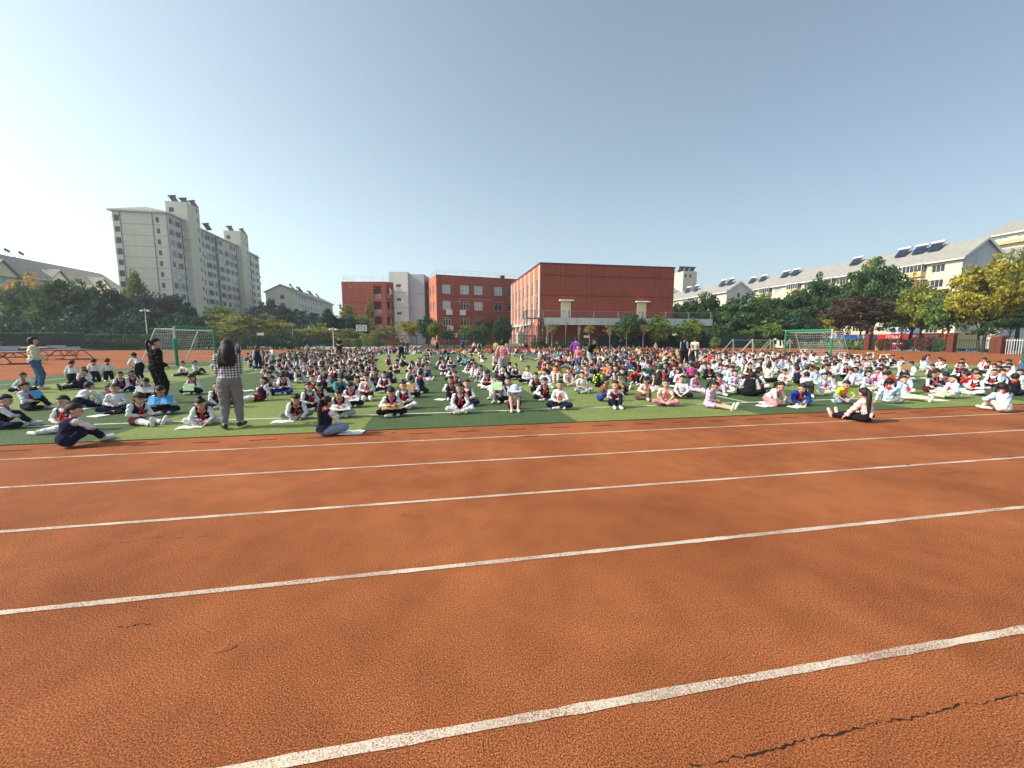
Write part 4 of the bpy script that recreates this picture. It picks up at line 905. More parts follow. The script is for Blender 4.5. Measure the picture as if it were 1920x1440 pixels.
def bush(label, u, v, rad, h, leaf, base=0.0, group=None, name='shrub'):
    o = thing(name, label, 'shrub', (u, v, base), trnd.uniform(0, 6.28), group)
    c = bpy.data.objects.new('crown', trnd.choice(CR['bush'])); COL.objects.link(c); c.parent = o
    c.location = (0, 0, h*.5); c.scale = (rad, rad, h*.5/.85); c.material_slots[0].link = 'OBJECT'; c.material_slots[0].material = M[leaf]
    m = MB()
    for k in range(4): a = k*1.57+.4; m.tube([(0,0,-.05), (math.cos(a)*rad*.5, math.sin(a)*rad*.5, h*.55)], [.05,.02], 5)
    m.build('stem', M['bark'], o); return o
for b_ in [
('round brown clipped bush, left of the four on the right', 58.97, 43.9, 0.95, 1.75, 'leaf_rust', 0.0, None),
('brown clipped bush second from the left of the four', 60.51, 42.6, 0.71, 1.9, 'leaf_brown', 0.0, None),
('wide brown clipped bush in front of the red shop sign', 60.03, 40.14, 0.82, 1.75, 'leaf_rust', 0.0, None),
('wide green clipped bush beside the brown one', 61.6, 39.34, 0.82, 1.8, 'leaf_mid', 0.0, None),
('round bright green clipped bush on a short stem near the A-frames', 40.91, 53.39, 0.79, 2.0, 'leaf_mid', 0.0, None),
('round green clipped bush behind the mesh fence at the left', -23.22, 71.49, 1.01, 1.5, 'leaf_mid', 0.0, None),
('dark round bush right of the left goal', -29.25, 72.62, 1.26, 1.6, 'leaf_deep', 0.0, None),
('dome shaped dark bush right of the man in black', -13.37, 73.72, 0.87, 1.6, 'leaf_dark', 0.0, None),
('low long dark hedge bush under the basketball hoop', -10.46, 75.21, 1.55, 1.3, 'leaf_dark', 0.0, None),
('round brownish bush right of the court opening', -6.68, 66.87, 1.16, 1.9, 'leaf_rust', 0.0, None),
('dark bush near the end of the left goal net', -34.0, 73.51, 1.08, 1.3, 'leaf_deep', 0.0, None),
('dark round bush in front of the teaching block', 6.98, 64.31, 1.03, 2.0, 'leaf_deep', 0.0, None),
('yellow flowered bush behind the left goal net', -36.36, 75.99, 1.17, 2.4, 'leaf_gold', 0.0, None)]: bush(*b_)
# hedge masses behind the left fence and ground cover: nobody could count these
def hedge(name, u0, u1, v0, v1, h, leaf, n, seed, base=0.0, size=.16):
    r = np.random.RandomState(seed); P = np.stack([r.uniform(u0,u1,n), r.uniform(v0,v1,n), r.uniform(0,1,n)**.7], 1)
    P[:,2] = base + P[:,2]*h*(.75+.25*np.sin(P[:,0]*.9)+.12*np.sin(P[:,0]*2.7+1))
    a = r.normal(size=(n,3)); a /= np.linalg.norm(a,axis=1)[:,None]; b = r.normal(size=(n,3)); b -= a*(a*b).sum(1)[:,None]; b /= np.linalg.norm(b,axis=1)[:,None]
    w = size*r.uniform(.5,1.2,(n,1)); v = np.stack([P-a*w, P+b*w*.6, P+a*w, P-b*w*.6],1).reshape(-1,3)
    me = bpy.data.meshes.new(name); me.from_pydata(v.tolist(), [], np.arange(n*4).reshape(-1,4).tolist()); me.materials.append(M[leaf]); put(name, me, kind='stuff')
hedge('undergrowth', -62, -19, 64.5, 67.2, 2.3, 'leaf_deep', 16000, 1)
hedge('undergrowth', -110, -62, 62.5, 67, 3.2, 'leaf_deep', 9000, 2, size=.25)
hedge('undergrowth', -19, -12, 78, 88, 2.6, 'leaf_olive', 7000, 3)
hedge('undergrowth', 15, 47, 62.6, 64.4, 1.25, 'leaf_dark', 12000, 4, size=.11)
hedge('undergrowth', 46, 60, 62.5, 68.0, 2.0, 'leaf_deep', 8000, 5, size=.18)
hedge('undergrowth', -78, -40, 70, 75, 5.2, 'leaf_deep', 9000, 9, size=.28)
hedge('undergrowth', 48, 60, 63, 72, 4.2, 'leaf_dark', 9000, 10, size=.22)
hedge('undergrowth', 61, 63, 48, 62, 3.2, 'leaf_mid', 5000, 12, base=-.9)
hedge('ivy_cover', 53.6, 54.0, 56.0, 62, 2.2, 'leaf_dark', 4000, 6, size=.12)
hedge('undergrowth', 60.6, 62, 47, 60, 1.4, 'leaf_deep', 4500, 7, base=-.6)
hedge('undergrowth', -45, -18, 88, 100, 5, 'leaf_blue', 9000, 8, size=.3)

# ---- mesh fence along the far side
def mesh_fence(label, pts, h, post_step, cloth=None, name='mesh_fence'):
    f = thing(name, label, 'fence', (pts[0][0], pts[0][1], 0)); o = Vector((pts[0][0], pts[0][1], 0))
    pm = MB(); pm.box(-.04, .04, -.04, .04, 0, h+.05); pm = pm.mesh('post', [M['fence_green']])
    for i in range(len(pts)-1):
        a = Vector((*pts[i], 0)) - o; b = Vector((*pts[i+1], 0)) - o; L = (b-a).length; k = max(1, round(L/post_step)); d = (b-a)/L; ang = math.atan2(d.y, d.x)
        m = MB(); m.bar(a+Vector((0,0,h)), b+Vector((0,0,h)), .028); m.bar(a+Vector((0,0,.12)), b+Vector((0,0,.12)), .02); m.build('rail', M['fence_green'], f)
        for j in range(k):
            put('post', pm, f, a + d*(L*j/k), ang)
            q0 = a + d*(L*j/k + .05); q1 = a + d*(L*(j+1)/k - .05); w = (q1-q0).length; m = MB()
            n = int(w/.11)
            for t in range(n+1):
                x = w*t/n; p = q0 + d*x; m.add([(p.x-d.x*.006,p.y-d.y*.006,.13),(p.x+d.x*.006,p.y+d.y*.006,.13),(p.x+d.x*.006,p.y+d.y*.006,h-.03),(p.x-d.x*.006,p.y-d.y*.006,h-.03)], [(0,1,2,3)])
            for t in range(18):
                z = .16 + (h-.22)*t/17; m.add([(q0.x,q0.y,z-.006),(q1.x,q1.y,z-.006),(q1.x,q1.y,z+.006),(q0.x,q0.y,z+.006)], [(0,1,2,3)])
            g = m.build('mesh_panel', M['fence_green'], f); g['kind'] = 'stuff' if False else 'part'; del g['kind']
        if cloth and i in cloth:
            nrm = Vector((-d.y, d.x, 0))*.06; m = MB(); m.prism([a+nrm+Vector((0,0,.05)), b+nrm+Vector((0,0,.05)), b+nrm+Vector((0,0,h-.1)), a+nrm+Vector((0,0,h-.1))], nrm*.2); m.build('backing_cloth', M['banner_dark'], f)
    return f
mesh_fence('dark green mesh fence behind the seated crowd in front of the buildings', [(-46, 62.9), (-17, 62.9), (-3, 62.9), (14, 62.9), (26, 62.4)], 2.1, 3.0)
mesh_fence('dark cloth backed fence section with sport figures right of the hall doors', [(26.1, 62.4), (44.5, 62.2), (52, 59.5)], 2.2, 3.0, cloth=(0, 1))
mesh_fence('shaded mesh fence behind the ping-pong tables at the left', [(-100, 63.6), (-74, 63.6), (-46.2, 63.2)], 2.3, 3.0, cloth=(0, 1))
# sport figures on the fence cloth
def runner(label, loc, rz, s, mat):
    m = MB(); L_ = lambda *p: [(x*s, -.05, z*s) for x, z in p]
    m.tube(L_((-.05,.55),(.05,.95)), .09*s, 6); m.ell((.14*s,-.05,1.18*s), .11*s, .03, .12*s, 8, 5)
    for q in (((.0,.9),(.28,.82),(.42,1.0)), ((.0,.9),(-.26,.86),(-.38,.64)), ((-.05,.55),(.22,.40),(.16,.10)), ((-.05,.55),(-.25,.30),(-.52,.26))): m.tube(L_(*q), .055*s, 5)
    return m.build('sport_figure', mat, None, loc=loc, rz=rz, label=label, cat='wall figure')
runner('orange running figure fixed on the dark fence cloth', ((35.841, 59.421, 0.705)[0], 62.15, .55), 0, 1.25, M['figure_orange'])
runner('blue running figure fixed on the dark fence cloth', ((33.036, 59.946, 0.705)[0], 62.15, .5), 0, 1.3, M['figure_blue'])
m_ = MB()
for P_ in (((-.55,0),(-.1,.55),(.0,.5)), ((.6,-.05),(.15,.5),(.0,.5)), ((-.5,.62),(-.2,.85),(.3,.85),(.5,.68)), ((.0,.85),(.05,1.15))): m_.tube([(x,-.05,z) for x, z in P_], .07, 5)
m_.build('sport_figure', M['figure_steel'], None, loc=((-55.751, 77.579, 0.952)[0], 63.3, .3), label='pale blue leaping figure on the shaded fence at the left', cat='wall figure')
for (x, y, l_) in ((517, 626, 'small white notice on the mesh fence at the left'), (1116, 631, 'small white notice on the mesh fence below the walkway')):
    q = {517: (-24.413, 67.645, 2.222), 1116: (24.026, 58.580, 1.895)}[x]; m_ = MB(); m_.box(-.45, .45, -.02, .02, -.18, .18); m_.build('fence_notice', M['sign_white'], None, loc=(q[0], 62.2, q[2]), label=l_, cat='notice')
# iron boundary fence with brick piers on the right, low ones outside the track
def iron_fence(label, a, b, h, mat, step=.16, base=-.3):
    f = thing('iron_fence', label, 'fence', (a[0], a[1], base)); A = Vector((0,0,0)); B = Vector((b[0]-a[0], b[1]-a[1], 0)); L = B.length; d = B/L
    m = MB(); m.bar(Vector((0,0,h*.9)), B+Vector((0,0,h*.9)), .03); m.bar(Vector((0,0,.15)), B+Vector((0,0,.15)), .03); m.build('rail', M[mat], f)
    k = int(L/step); pm = MB(); pm.box(-.018,.018,-.018,.018,0,h); pm = pm.mesh('picket', [M[mat]])
    for i in range(k+1): put('picket', pm, f, d*(L*i/k))
    return f
iron_fence('dark iron picket fence behind the clipped bushes outside the track', (60.6, 33.5), (60.8, 48), 1.9, 'fence_green', .22)
iron_fence('white picket fence at the right edge outside the track', (60.4, 24), (60.6, 33.2), 1.9, 'white_paint', .2)
def pier(label, u, v, h=2.0, w=.9):
    p = thing('brick_pier', label, 'pier', (u, v, -.1))
    m = MB(); m.box(-w/2+.03, w/2-.03, -w/2+.03, w/2-.03, 0, h-.02); m.build('mortar', M['groove'], p)
    r = random.Random(int(u*10+v)); k = int(h/.16)
    bm_ = MB(); bm_.box(-w/4+.012, w/4-.012, -.0, .05, 0, .14); bk = bm_.mesh('brick', [M['brick']])
    for i in range(k):
        for j in range(2):
            for s_ in (0, -1):
                x = -w/4 + j*w/2
                mat = (Matrix.Translation((x, -w/2 - r.uniform(0,.006), i*.16)) if s_ == 0 else Matrix.Rotation(R(-90),4,'Z') @ Matrix.Translation((x, -w/2 - r.uniform(0,.006), i*.16)))
                put('brick', bk, p, mat=mat)
    m = MB(); m.box(-w/2-.06, w/2+.06, -w/2-.06, w/2+.06, h, h+.12); m.build('cap', M['brick'], p)
for q_, l_ in (((60.238, 46.716, 1.198), 'left'), ((60.574, 37.497, 1.270), 'middle'), ((60.586, 33.426, 1.301), 'right')):
    pier('red brick pier on the right of the track, %s of three' % l_, q_[0], q_[1], 2.25 if l_ != 'right' else 1.9, .62 if l_ != 'right' else .95)

# ================================================================ GOALS AND EQUIPMENT
def goal(label, u, v0, v1, out, h=2.28):
    """posts at (u, v0) and (u, v1); net hangs towards out (+1/-1 in x)"""
    g = thing('football_goal', label, 'football goal', (u, v0, .012)); w = v1 - v0
    for y, nm in ((0, 'near'), (w, 'far')):
        m = MB(); m.tube([(0,y,0),(0,y,.1),(0,y,h-.75 if nm == 'near' else h-.06)], .075 if nm == 'far' else .085, 10)
        for k in range(6): z = .2+k*.27; m.tube([(0,y,z),(0,y,z+.05)], .093, 10)
        pp = m.build('post_padding', M['goal_green'], g, smooth=False)
        m = MB(); m.tube([(0,y,0),(0,y,h)], .055, 10); m.build('post', M['goal_white'], g)
    m = MB(); m.tube([(0,.1,h),(0,w-.05,h)], .085, 10); m.build('crossbar_padding', M['goal_green'], g)
    m = MB(); m.tube([(0,-.05,h),(0,w+.05,h)], .05, 8); m.build('crossbar', M['goal_white'], g)
    D = 1.9 * out; T = .95 * out
    for y in (0, w):
        m = MB(); m.tube([(0,y,h-.1),(T,y,h-.12),(D,y,0.03),(0,y,.03)], .035, 6); m.build('side_frame', M['goal_white'], g)
    m = MB(); m.tube([(T,0,h-.12),(T,w,h-.12)], .03, 6); m.tube([(D,0,.03),(D,w,.03)], .03, 6); m.build('rear_bar', M['goal_white'], g)
    # sagging net
    n = MB(); r = random.Random(3); s = .17
    def P(a, y):   # a: 0..1 along top then down the back
        if a < .3: x = T*a/.3; z = h-.05-.25*math.sin(a/.3*math.pi)*.5
        else: q = (a-.3)/.7; x = T+(D-T)*q - out*.28*math.sin(q*math.pi)*(1-.3*abs(y/w-.5)); z = (h-.12)*(1-q)+.02
        return Vector((x + .02*math.sin(y*5+a*9), y, z))
    rows = 20; cs = int(w/s)
    for j in range(cs+1):
        y = w*j/cs; 
        for i in range(rows): n.bar(P(i/rows, y), P((i+1)/rows, y), .0065, 3)
    for i in range(1, rows):
        for j in range(cs): n.bar(P(i/rows, w*j/cs), P(i/rows, w*(j+1)/cs), .0065, 3)
    for y in (0, w):
        for i in range(1, 9):
            q = i/9; z = (h-.12)*q; xe = D + (T-D)*q; n.bar((0,y,z), (xe*.93,y,z-.04), .0065, 3)
            n.bar((xe*0+T*q*.98,y,h-.12), (D*q*.95,y,.03), .0065, 3)
    nt = n.build('net', M['net'], g)
    return g
goal('green padded football goal with white net at the left end of the pitch', -15.05, 26.68, 30.95, -1)
goal('green padded football goal with white net at the right end of the pitch', 30.75, 26.6, 30.9, 1)
def a_frame(label, u, v, rz, L=3.0, h=1.55):
    g = thing('training_frame', label, 'training frame', (u, v, 0), rz, 'folding steel frames beside the pitch')
    for x in (0, L):
        m = MB(); m.bar((x,0,h),(x,-.15,0),.04); m.build('upright', M['galv'], g)
        m = MB(); m.bar((x,0,h),(x-1.25,.1,0),.04); m.build('brace', M['galv'], g)
        m = MB(); m.bar((x,0,h),(x+.7,.6,0),.03); m.build('brace', M['galv'], g)
    m = MB(); m.bar((0,0,h-.12),(L,0,h-.12),.03); m.build('top_rail', M['galv'], g)
    m = MB(); m.bar((-1.2,.1,.04),(L,.1,.04),.035); m.build('base_rail', M['red_steel'], g)
for (x0, Z, L, l_) in ((1374, 44, 2.1, 'leftmost'), (1411, 40.5, 1.75, 'middle'), (1449, 38.5, 1.6, 'rightmost')):
    q = {1374: (31.932, 38.788, 0.719), 1411: (31.353, 35.335, 0.793), 1449: (31.720, 33.232, 0.835)}[x0]
    a_frame('grey A-shaped steel frame by the right side of the pitch, %s of three' % l_, q[0], q[1], R(-10.6), L)
def pingpong(label, u, v, rz):
    g = thing('table_tennis_table', label, 'table tennis table', (u, v, 0), rz, 'outdoor table tennis tables')
    m = MB(); m.box(-1.37,1.37,-.76,.76,.76,.80); m.build('table_top', M['table_blue'], g)
    m = MB(); m.box(-1.37,1.37,-.765,-.755,.70,.758); m.box(-1.37,1.37,.755,.765,.70,.758); m.build('apron', M['red_steel'], g)
    m = MB(); m.bar((0,-.86,.80),(0,-.86,.98),.02); m.bar((0,.86,.80),(0,.86,.98),.02); m.bar((0,-.86,.97),(0,.86,.97),.012); m.box(-.004,.004,-.84,.84,.82,.955); m.build('net', M['goal_white'], g)
    for y in (-.62, .62):
        for s in (-1, 1):
            m = MB(); m.tube([(s*.15,y,.74),(s*.5,y,.62),(s*.85,y,.35),(s*1.12,y,0.03)], .03, 6); m.build('leg', M['red_steel'], g)
        m = MB(); m.bar((-1.2,y,.02),(1.2,y,.02),.03); m.build('foot_rail', M['red_steel'], g)
    for s in (-1, 1): m = MB(); m.bar((s*1.12,-.62,.05),(s*1.12,.62,.05),.025); m.bar((s*.85,-.62,.36),(s*1.3,-.62,.72),.022); m.build('stretcher', M['red_steel'], g)
for (l_, q) in (('table tennis table nearest the left edge', (-27.058, 30.835)), ('table tennis table just right of the woman in the cream jacket', (-28.077, 36.867)),
          ('table tennis table behind the one right of the cream jacket woman', (-35.213, 44.949)), ('table tennis table at the back of the row', (-36.272, 41.935))):
    pingpong(l_, q[0], q[1], R(-5))
bm_b = thing('balance_bar', 'low white bar frame on the red ground beyond the table tennis tables', 'bar', ((-42.703, 50.206)[0], (-42.703, 50.206)[1], 0), R(-8))
mb = MB(); mb.bar((-3,0,.7),(6,0,.7),.04); mb.build('bar', M['goal_white'], bm_b)
for x in (-2.9, 1.5, 5.9): mb = MB(); mb.bar((x,0,0),(x,0,.66),.035); mb.build('leg', M['red_steel'], bm_b)
def hoop(label, q, rz, h=3.0, arm=True):
    g = thing('basketball_hoop', label, 'basketball hoop', (q[0], q[1], 0), rz)
    m = MB(); m.tube([(0,0,0),(0,0,h-.2)], .09, 8); m.build('pole', M['hoop_green'], g)
    m = MB(); m.tube([(0,0,h-.3),(0,-1.2,h+.2)], .06, 6); m.tube([(0,0,h-1.2),(0,-1.2,h-.1)], .04, 6); m.build('arm', M['hoop_green'], g)
    b = MB(); b.box(-.9,.9,-1.26,-1.22,h-.1,h+.95); bb = b.build('backboard', new_mat('board_glass', (.35,.42,.42), rough=.2), g)
    b = MB()
    for x0,x1,z0,z1 in ((-.92,.92,h-.12,h-.02),(-.92,.92,h+.87,h+.97),(-.92,-.82,h-.02,h+.87),(.82,.92,h-.02,h+.87),(-.3,.3,h+.08,h+.13),(-.3,.3,h+.46,h+.51),(-.3,-.25,h+.13,h+.46),(.25,.3,h+.13,h+.46)): b.box(x0,x1,-1.30,-1.262,z0,z1)
    b.build('backboard_border', M['sign_white'], g)
    c = MB(); c.tube([(.23*math.cos(a*math.pi/6), -1.55+.23*math.sin(a*math.pi/6), h+.05) for a in range(13)], .012, 5, cap=False); c.build('rim', M['orange_cloth'], g)
hoop('green basketball hoop facing the pitch in front of the terracotta wing', (-13.341, 77.781, 1.650), R(0), 3.05)
hoop('green basketball hoop seen from the side behind the mesh fence at the left', (-24.957, 84.025, 1.650), R(70), 3.1)
hoop('pale basketball hoop in front of the teaching block', (4.794, 80.492, 1.650), R(60), 2.9)
def lamp(label, q, h, heads=2, base=0.0):
    g = thing('street_lamp', label, 'lamp post', (q[0], q[1], base))
    m = MB(); m.tube([(0,0,0),(0,0,h)], [.09,.05], 8); m.build('pole', M['white_paint'], g)
    for s in ((-1, 1) if heads == 2 else (1,)):
        m = MB(); m.ell((s*.45,0,h-.35), .22,.22,.16, 10, 6); m.build('lamp_head', M['white_paint'], g)
    m = MB(); m.bar((-.45,0,h-.2),(.45,0,h-.2),.03); m.build('arm', M['white_paint'], g)
lamp('white lamp post with two heads left of the left goal', (-42.462, 68.988, 1.650), 6.0)
lamp('tall thin lamp post in front of the tall apartment block', (-28.913, 88.835, 1.650), 4.6)
lamp('short lamp post beside the small round tree at the court', (-16.723, 70.276, 1.650), 3.4)
g = thing('speaker_pole', 'slim pole with a white horn speaker in front of the walkway', 'pole', ((20.880, 61.204, 1.650)[0], 63.4, 0))
mb = MB(); mb.tube([(0,0,0),(0,0,4.0)], .06, 6); mb.build('pole', M['galv'], g); mb = MB(); mb.tube([(0,0,3.9),(.1,-.35,3.95)], [.08,.24], 8); mb.build('horn', M['pink_cloth'], g)
g = thing('floodlight_pole', 'slim post between the young trees in front of the fence', 'pole', ((33.596, 54.754, 1.650)[0], 61.6, 0)); mb = MB(); mb.tube([(0,0,0),(0,0,4.1)], .06, 6); mb.build('pole', M['galv'], g)
mb = MB(); mb.box(-.25,.25,-.1,.1,4.1,4.3); mb.build('lamp_head', M['galv'], g)
# parked cars beyond the boundary, seen between the trunks
def car(label, u, v, rz, paint):
    g = thing('parked_car', label, 'car', (u, v, -1.243), rz)
    prof = [(-2.2,.35),(-2.25,.75),(-2.0,.95),(-1.45,1.0),(-.95,1.42),(.55,1.46),(1.25,1.02),(2.05,.9),(2.25,.65),(2.22,.35)]
    b = MB(); b.prism([(x,-.86,z) for x,z in prof][::-1], (0,1.72,0)); ob = b.build('body', M[paint], g)
    mo = ob.modifiers.new('bevel','BEVEL'); mo.width = .07; mo.segments = 2
    for s in (-.875, .865):
        w = MB(); w.box(-1.0,-.15,s,s+.012,1.02,1.36); w.box(-.08,.62,s,s+.012,1.02,1.38); w.build('side_window', M['glass'], g)
    w = MB(); w.add([(.62,-.78,1.43),(1.22,-.78,1.06),(1.22,.78,1.06),(.62,.78,1.43)], [(0,1,2,3)]); w.v = [(x+.02,y,z+.02) for x,y,z in w.v]; w.build('windscreen', M['glass'], g)
    w = MB(); w.add([(-.98,-.78,1.41),(-1.45,-.78,1.03),(-1.45,.78,1.03),(-.98,.78,1.41)], [(0,3,2,1)]); w.v = [(x-.02,y,z+.02) for x,y,z in w.v]; w.build('rear_window', M['glass'], g)
    for x in (-1.4, 1.4):
        for y in (-.88, .70):
            w = MB(); w.tube([(x,y,.32),(x,y+.18,.32)], .32, 16); wh = w.build('wheel', M['tyre'], g)
            w = MB(); w.tube([(x,y-.01,.32),(x,y+.19,.32)], .19, 12); w.build('rim', M['galv'], wh)
    for y in (-.8, .5): w = MB(); w.box(2.2,2.27,y,y+.3,.62,.78); w.build('headlight', M['sign_white'], g)
for (q, pt, l_) in (((74.641, 61.316, -0.112), 'car_white', 'white parked car behind the net of the right goal'), ((78.856, 54.423, -0.240), 'car_grey', 'grey parked car behind the clipped bushes'),
                    ((77.044, 46.623, -0.018), 'car_white', 'white parked car just right of the middle brick pier'), ((79.087, 46.241, -0.018), 'car_grey', 'grey blue parked car right of the white one by the middle pier'),
                    ((74.556, 42.002, 0.340), 'car_white', 'white parked car half hidden by the golden tree trunk')):
    car(l_, max(q[0], 64), q[1], R(95 if 'half' not in l_ else 85), pt)
sc = thing('red_barrier', 'low red and white barrier between the clipped bushes', 'barrier', ((63.327, 45.121, 0.093)[0], (63.327, 45.121, 0.093)[1], -.02), R(-40))
mb = MB(); mb.box(-.6,.6,-.04,.04,.35,.8); mb.build('panel', M['red_cloth'], sc); mb = MB(); mb.box(-.6,.6,-.05,.05,.82,1.0); mb.build('rail', M['sign_white'], sc)
for x in (-.5,.5): mb = MB(); mb.box(x-.04,x+.04,-.03,.03,0,.348); mb.build('leg', M['red_cloth'], sc)

# ================================================================ PEOPLE
V3 = Vector
def unit(v): v = V3(v); return v.normalized() if v.length > 1e-9 else V3((0,0,1))
def ik(a, t, l1, l2, pole):
    a = V3(a); t = V3(t); d = t - a; L = min(max(d.length, abs(l1-l2)+.01), l1+l2-.002); u = d.normalized(); t = a + u*L
    x = (l1*l1 - l2*l2 + L*L)/(2*L); h = math.sqrt(max(0, l1*l1 - x*x)); p = V3(pole); p = p - u*p.dot(u)
    p = p.normalized() if p.length > 1e-6 else V3((0,0,1)); return a + u*x + p*h, t
def caps(a, b, ra, rb, n=10):
    a = V3(a); b = V3(b); d = unit(b-a); P = []; rr = []
    for k in (0, 1, 2): th = math.pi/2*k/3; P.append(a - d*ra*math.cos(th)); rr.append(max(.002, ra*math.sin(th)))
    P.append(a); rr.append(ra); P.append(b); rr.append(rb)
    for k in (2, 1, 0): th = math.pi/2*k/3; P.append(b + d*rb*math.cos(th)); rr.append(max(.002, rb*math.sin(th)))
    return P, rr
class Fig: pass
def solve(pose, kid=True):
    """joint positions; the figure faces -y, its left is +x"""
    g = Fig(); s = 1.0 if kid else 1.27
    q = pose; k = s
    ll = (.31, .30) if kid else (.41*1.0, .40); la = (.205, .185) if kid else (.275, .245)
    hipw = .068 if kid else .085; shw = .125 if kid else .165; tl = .335 if kid else .46
    ph = q.get('ph', .105); p0 = V3((0, 0, ph)); lean = R(q.get('lean', 5)); tilt = R(q.get('tilt', 0))
    up = V3((math.sin(tilt), -math.sin(lean), math.cos(lean)*math.cos(tilt))).normalized()
    fw = V3((0, -math.cos(lean), -math.sin(lean))); sd = fw.cross(up).normalized()*-1
    sd = V3((1,0,0)) - up*up.x; sd.normalize(); fw = sd.cross(up)*-1; 
    if fw.y > 0: fw = -fw
    curve = q.get('curve', .0)
    ch = p0 + up*tl*.62; nb = p0 + up*tl*1.02 + fw*curve
    shl = p0 + up*tl*.93 + fw*curve*.6
    g.up, g.fw, g.sd, g.nb, g.ch, g.p0 = up, fw, sd, nb, ch, p0
    hp = R(q.get('hp', 0)); hy = R(q.get('hy', 0))
    Rh = Matrix.Rotation(hy, 3, 'Z') @ Matrix.Rotation(hp, 3, 'X')     # positive pitch looks down
    hup = (up*.45 + V3((0,0,1))*.55 + fw*0.0).normalized() if lean < 1.0 else (up*.8+V3((0,0,.3))).normalized()
    neck = .045 if kid else .065
    g.neck_top = nb + hup*neck
    hs = 1.08 if kid else 1.15
    g.head = g.neck_top + Rh @ V3((0, -.012, .085*hs)) ; g.headR = Rh; g.hs = hs
    # legs
    g.legs = []
    for i, side in enumerate((1, -1)):
        hip = p0 + V3((side*hipw, 0, -.01)); kn, an, ft, fup = q['legs'](side, k, hip, p0)
        if kn is None: kn, an2 = ik(hip, an, ll[0], ll[1], fup); an = an2
        else:
            kn = hip + unit(V3(kn)-hip)*ll[0]; an = kn + unit(V3(an)-kn)*ll[1]
            if an.z < .045*k: an.z = .045*k
            if kn.z < .05*k: kn.z = .05*k
        g.legs.append((hip, kn, an, unit(ft)))
    g.arms = []
    for side in (1, -1):
        sh = shl + sd*side*shw; t, pole = q['arms'](side, k, g)
        el, wr = ik(sh, V3(t), la[0], la[1], pole)
        g.arms.append((sh, el, wr, unit((wr-el)*.7 + V3(q.get('hdir', (0,0,0))))))
    g.kid = kid; g.shw = shw; g.hipw = hipw; g.tl = tl
    return g
def L_cross(side, k, hip, p0): return V3((side*.25*k, -.21*k, .12*k)), V3((-side*.03*k, (-.30 if side > 0 else -.24)*k, .055*k)), (-side*.8, -.45, .12), None
def L_hug(side, k, hip, p0): return None, V3((side*.075*k, -.37*k, .055*k)), (side*.1, -1, 0), (side*.1, -.3, 1)
def L_up(side, k, hip, p0): return None, V3(((side*.05+.02)*k, (-.50 if side > 0 else -.44)*k, .055*k)), (side*.1, -1, .1), (side*.25, -.2, 1)
def L_str(side, k, hip, p0): return V3((side*.09*k, -.31*k, .085*k)), V3((side*.10*k, -.62*k, .05*k)), (side*.25, -.35, .9), None
def L_strcross(side, k, hip, p0): return V3((side*.07*k, -.31*k, .11*k)), V3((-side*.02*k, -.61*k, (.06 if side > 0 else .11)*k)), (side*.15, -.35, .9), None
def L_one(side, k, hip, p0):
    if side > 0: return None, V3((side*.06*k, -.44*k, .06*k)), (.1, -1, .1), (.0, -.3, 1)
    return V3((-.24*k, -.22*k, .08*k)), V3((.05*k, -.30*k, .06*k)), (.9, -.3, .1), None
def L_side(side, k, hip, p0): return V3((.10*k + side*.09*k, -.29*k, (.12 if side > 0 else .09)*k)), V3((-.20*k + side*.02*k, (-.24 if side > 0 else -.34)*k, .055*k)), (-.9, .3, .1), None
def L_kneel(side, k, hip, p0): return V3((side*.10*k, -.29*k, .07*k)), V3((side*.08*k, .02*k, .05*k)), (side*.05, 1, .05), None
def L_four(side, k, hip, p0): return V3((side*.10*k, -.10*k, .06*k)), V3((side*.09*k, .22*k, .05*k)), (0, 1, -.05), None
def L_squat(side, k, hip, p0): return None, V3((side*.12*k, -.10*k, .06*k)), (side*.2, -1, 0), (side*.3, -1, .3)
def L_st(side, k, hip, p0): return None, V3((side*(.085 if k < 1.1 else .10), .01, .07 if k < 1.1 else .085)), (side*.25, -1, 0), (0, -1, 0)
def L_stwide(side, k, hip, p0): return None, V3((side*(.10 if k < 1.1 else .115), (.04 if side > 0 else -.06), .07 if k < 1.1 else .085)), (side*.35, -1, 0), (0, -1, 0)
def L_walk(side, k, hip, p0): return None, V3((side*.075*k, (.16 if side > 0 else -.16)*k, .085*k)), (side*.1, -1, 0), (0, -1, 0)
def A_to(x, y, z, pole=(1, .4, -.5), rel=True):
    def f(side, k, g): return g.p0 + V3((side*x*k, y*k, z*k)), (side*pole[0], pole[1], pole[2])
    return f
A_lap = A_to(.05, -.21, .10, (1, .5, -.4)); A_knee = A_to(.20, -.20, .08, (.8, .6, -.2)); A_ank = A_to(.06, -.25, .02, (1, .2, 0))
A_read = A_to(.09, -.26, .16, (1, .3, -.8)); A_hug = A_to(.035, -.27, .13, (1, -.1, -.2)); A_back = A_to(.20, .22, -.06, (.5, 1, 0))
A_front = A_to(.07, -.38, -.06, (1, .2, .3)); A_face = A_to(.05, -.155, .40, (.8, -.5, -.9)); A_shade = A_to(.10, -.06, .66, (1, .2, .2))
def A_one_back(side, k, g):
    return (g.p0 + V3((.24*k, .16*k, -.06*k)), (.6, 1, 0)) if side > 0 else (g.p0 + V3((-.07*k, -.22*k, .12*k)), (-1, .3, -.4))
def A_one_up(side, k, g):
    return (g.nb + V3((.08*k, -.12*k, .08*k)), (1, -.3, -.6)) if side > 0 else (g.p0 + V3((-.10*k, -.24*k, .06*k)), (-1, .3, -.4))
def A_point(side, k, g):
    return (g.p0 + V3((.38*k, -.18*k, .12*k)), (.6, .5, -.6)) if side > 0 else (g.p0 + V3((-.10*k, -.22*k, .06*k)), (-1, .3, -.4))
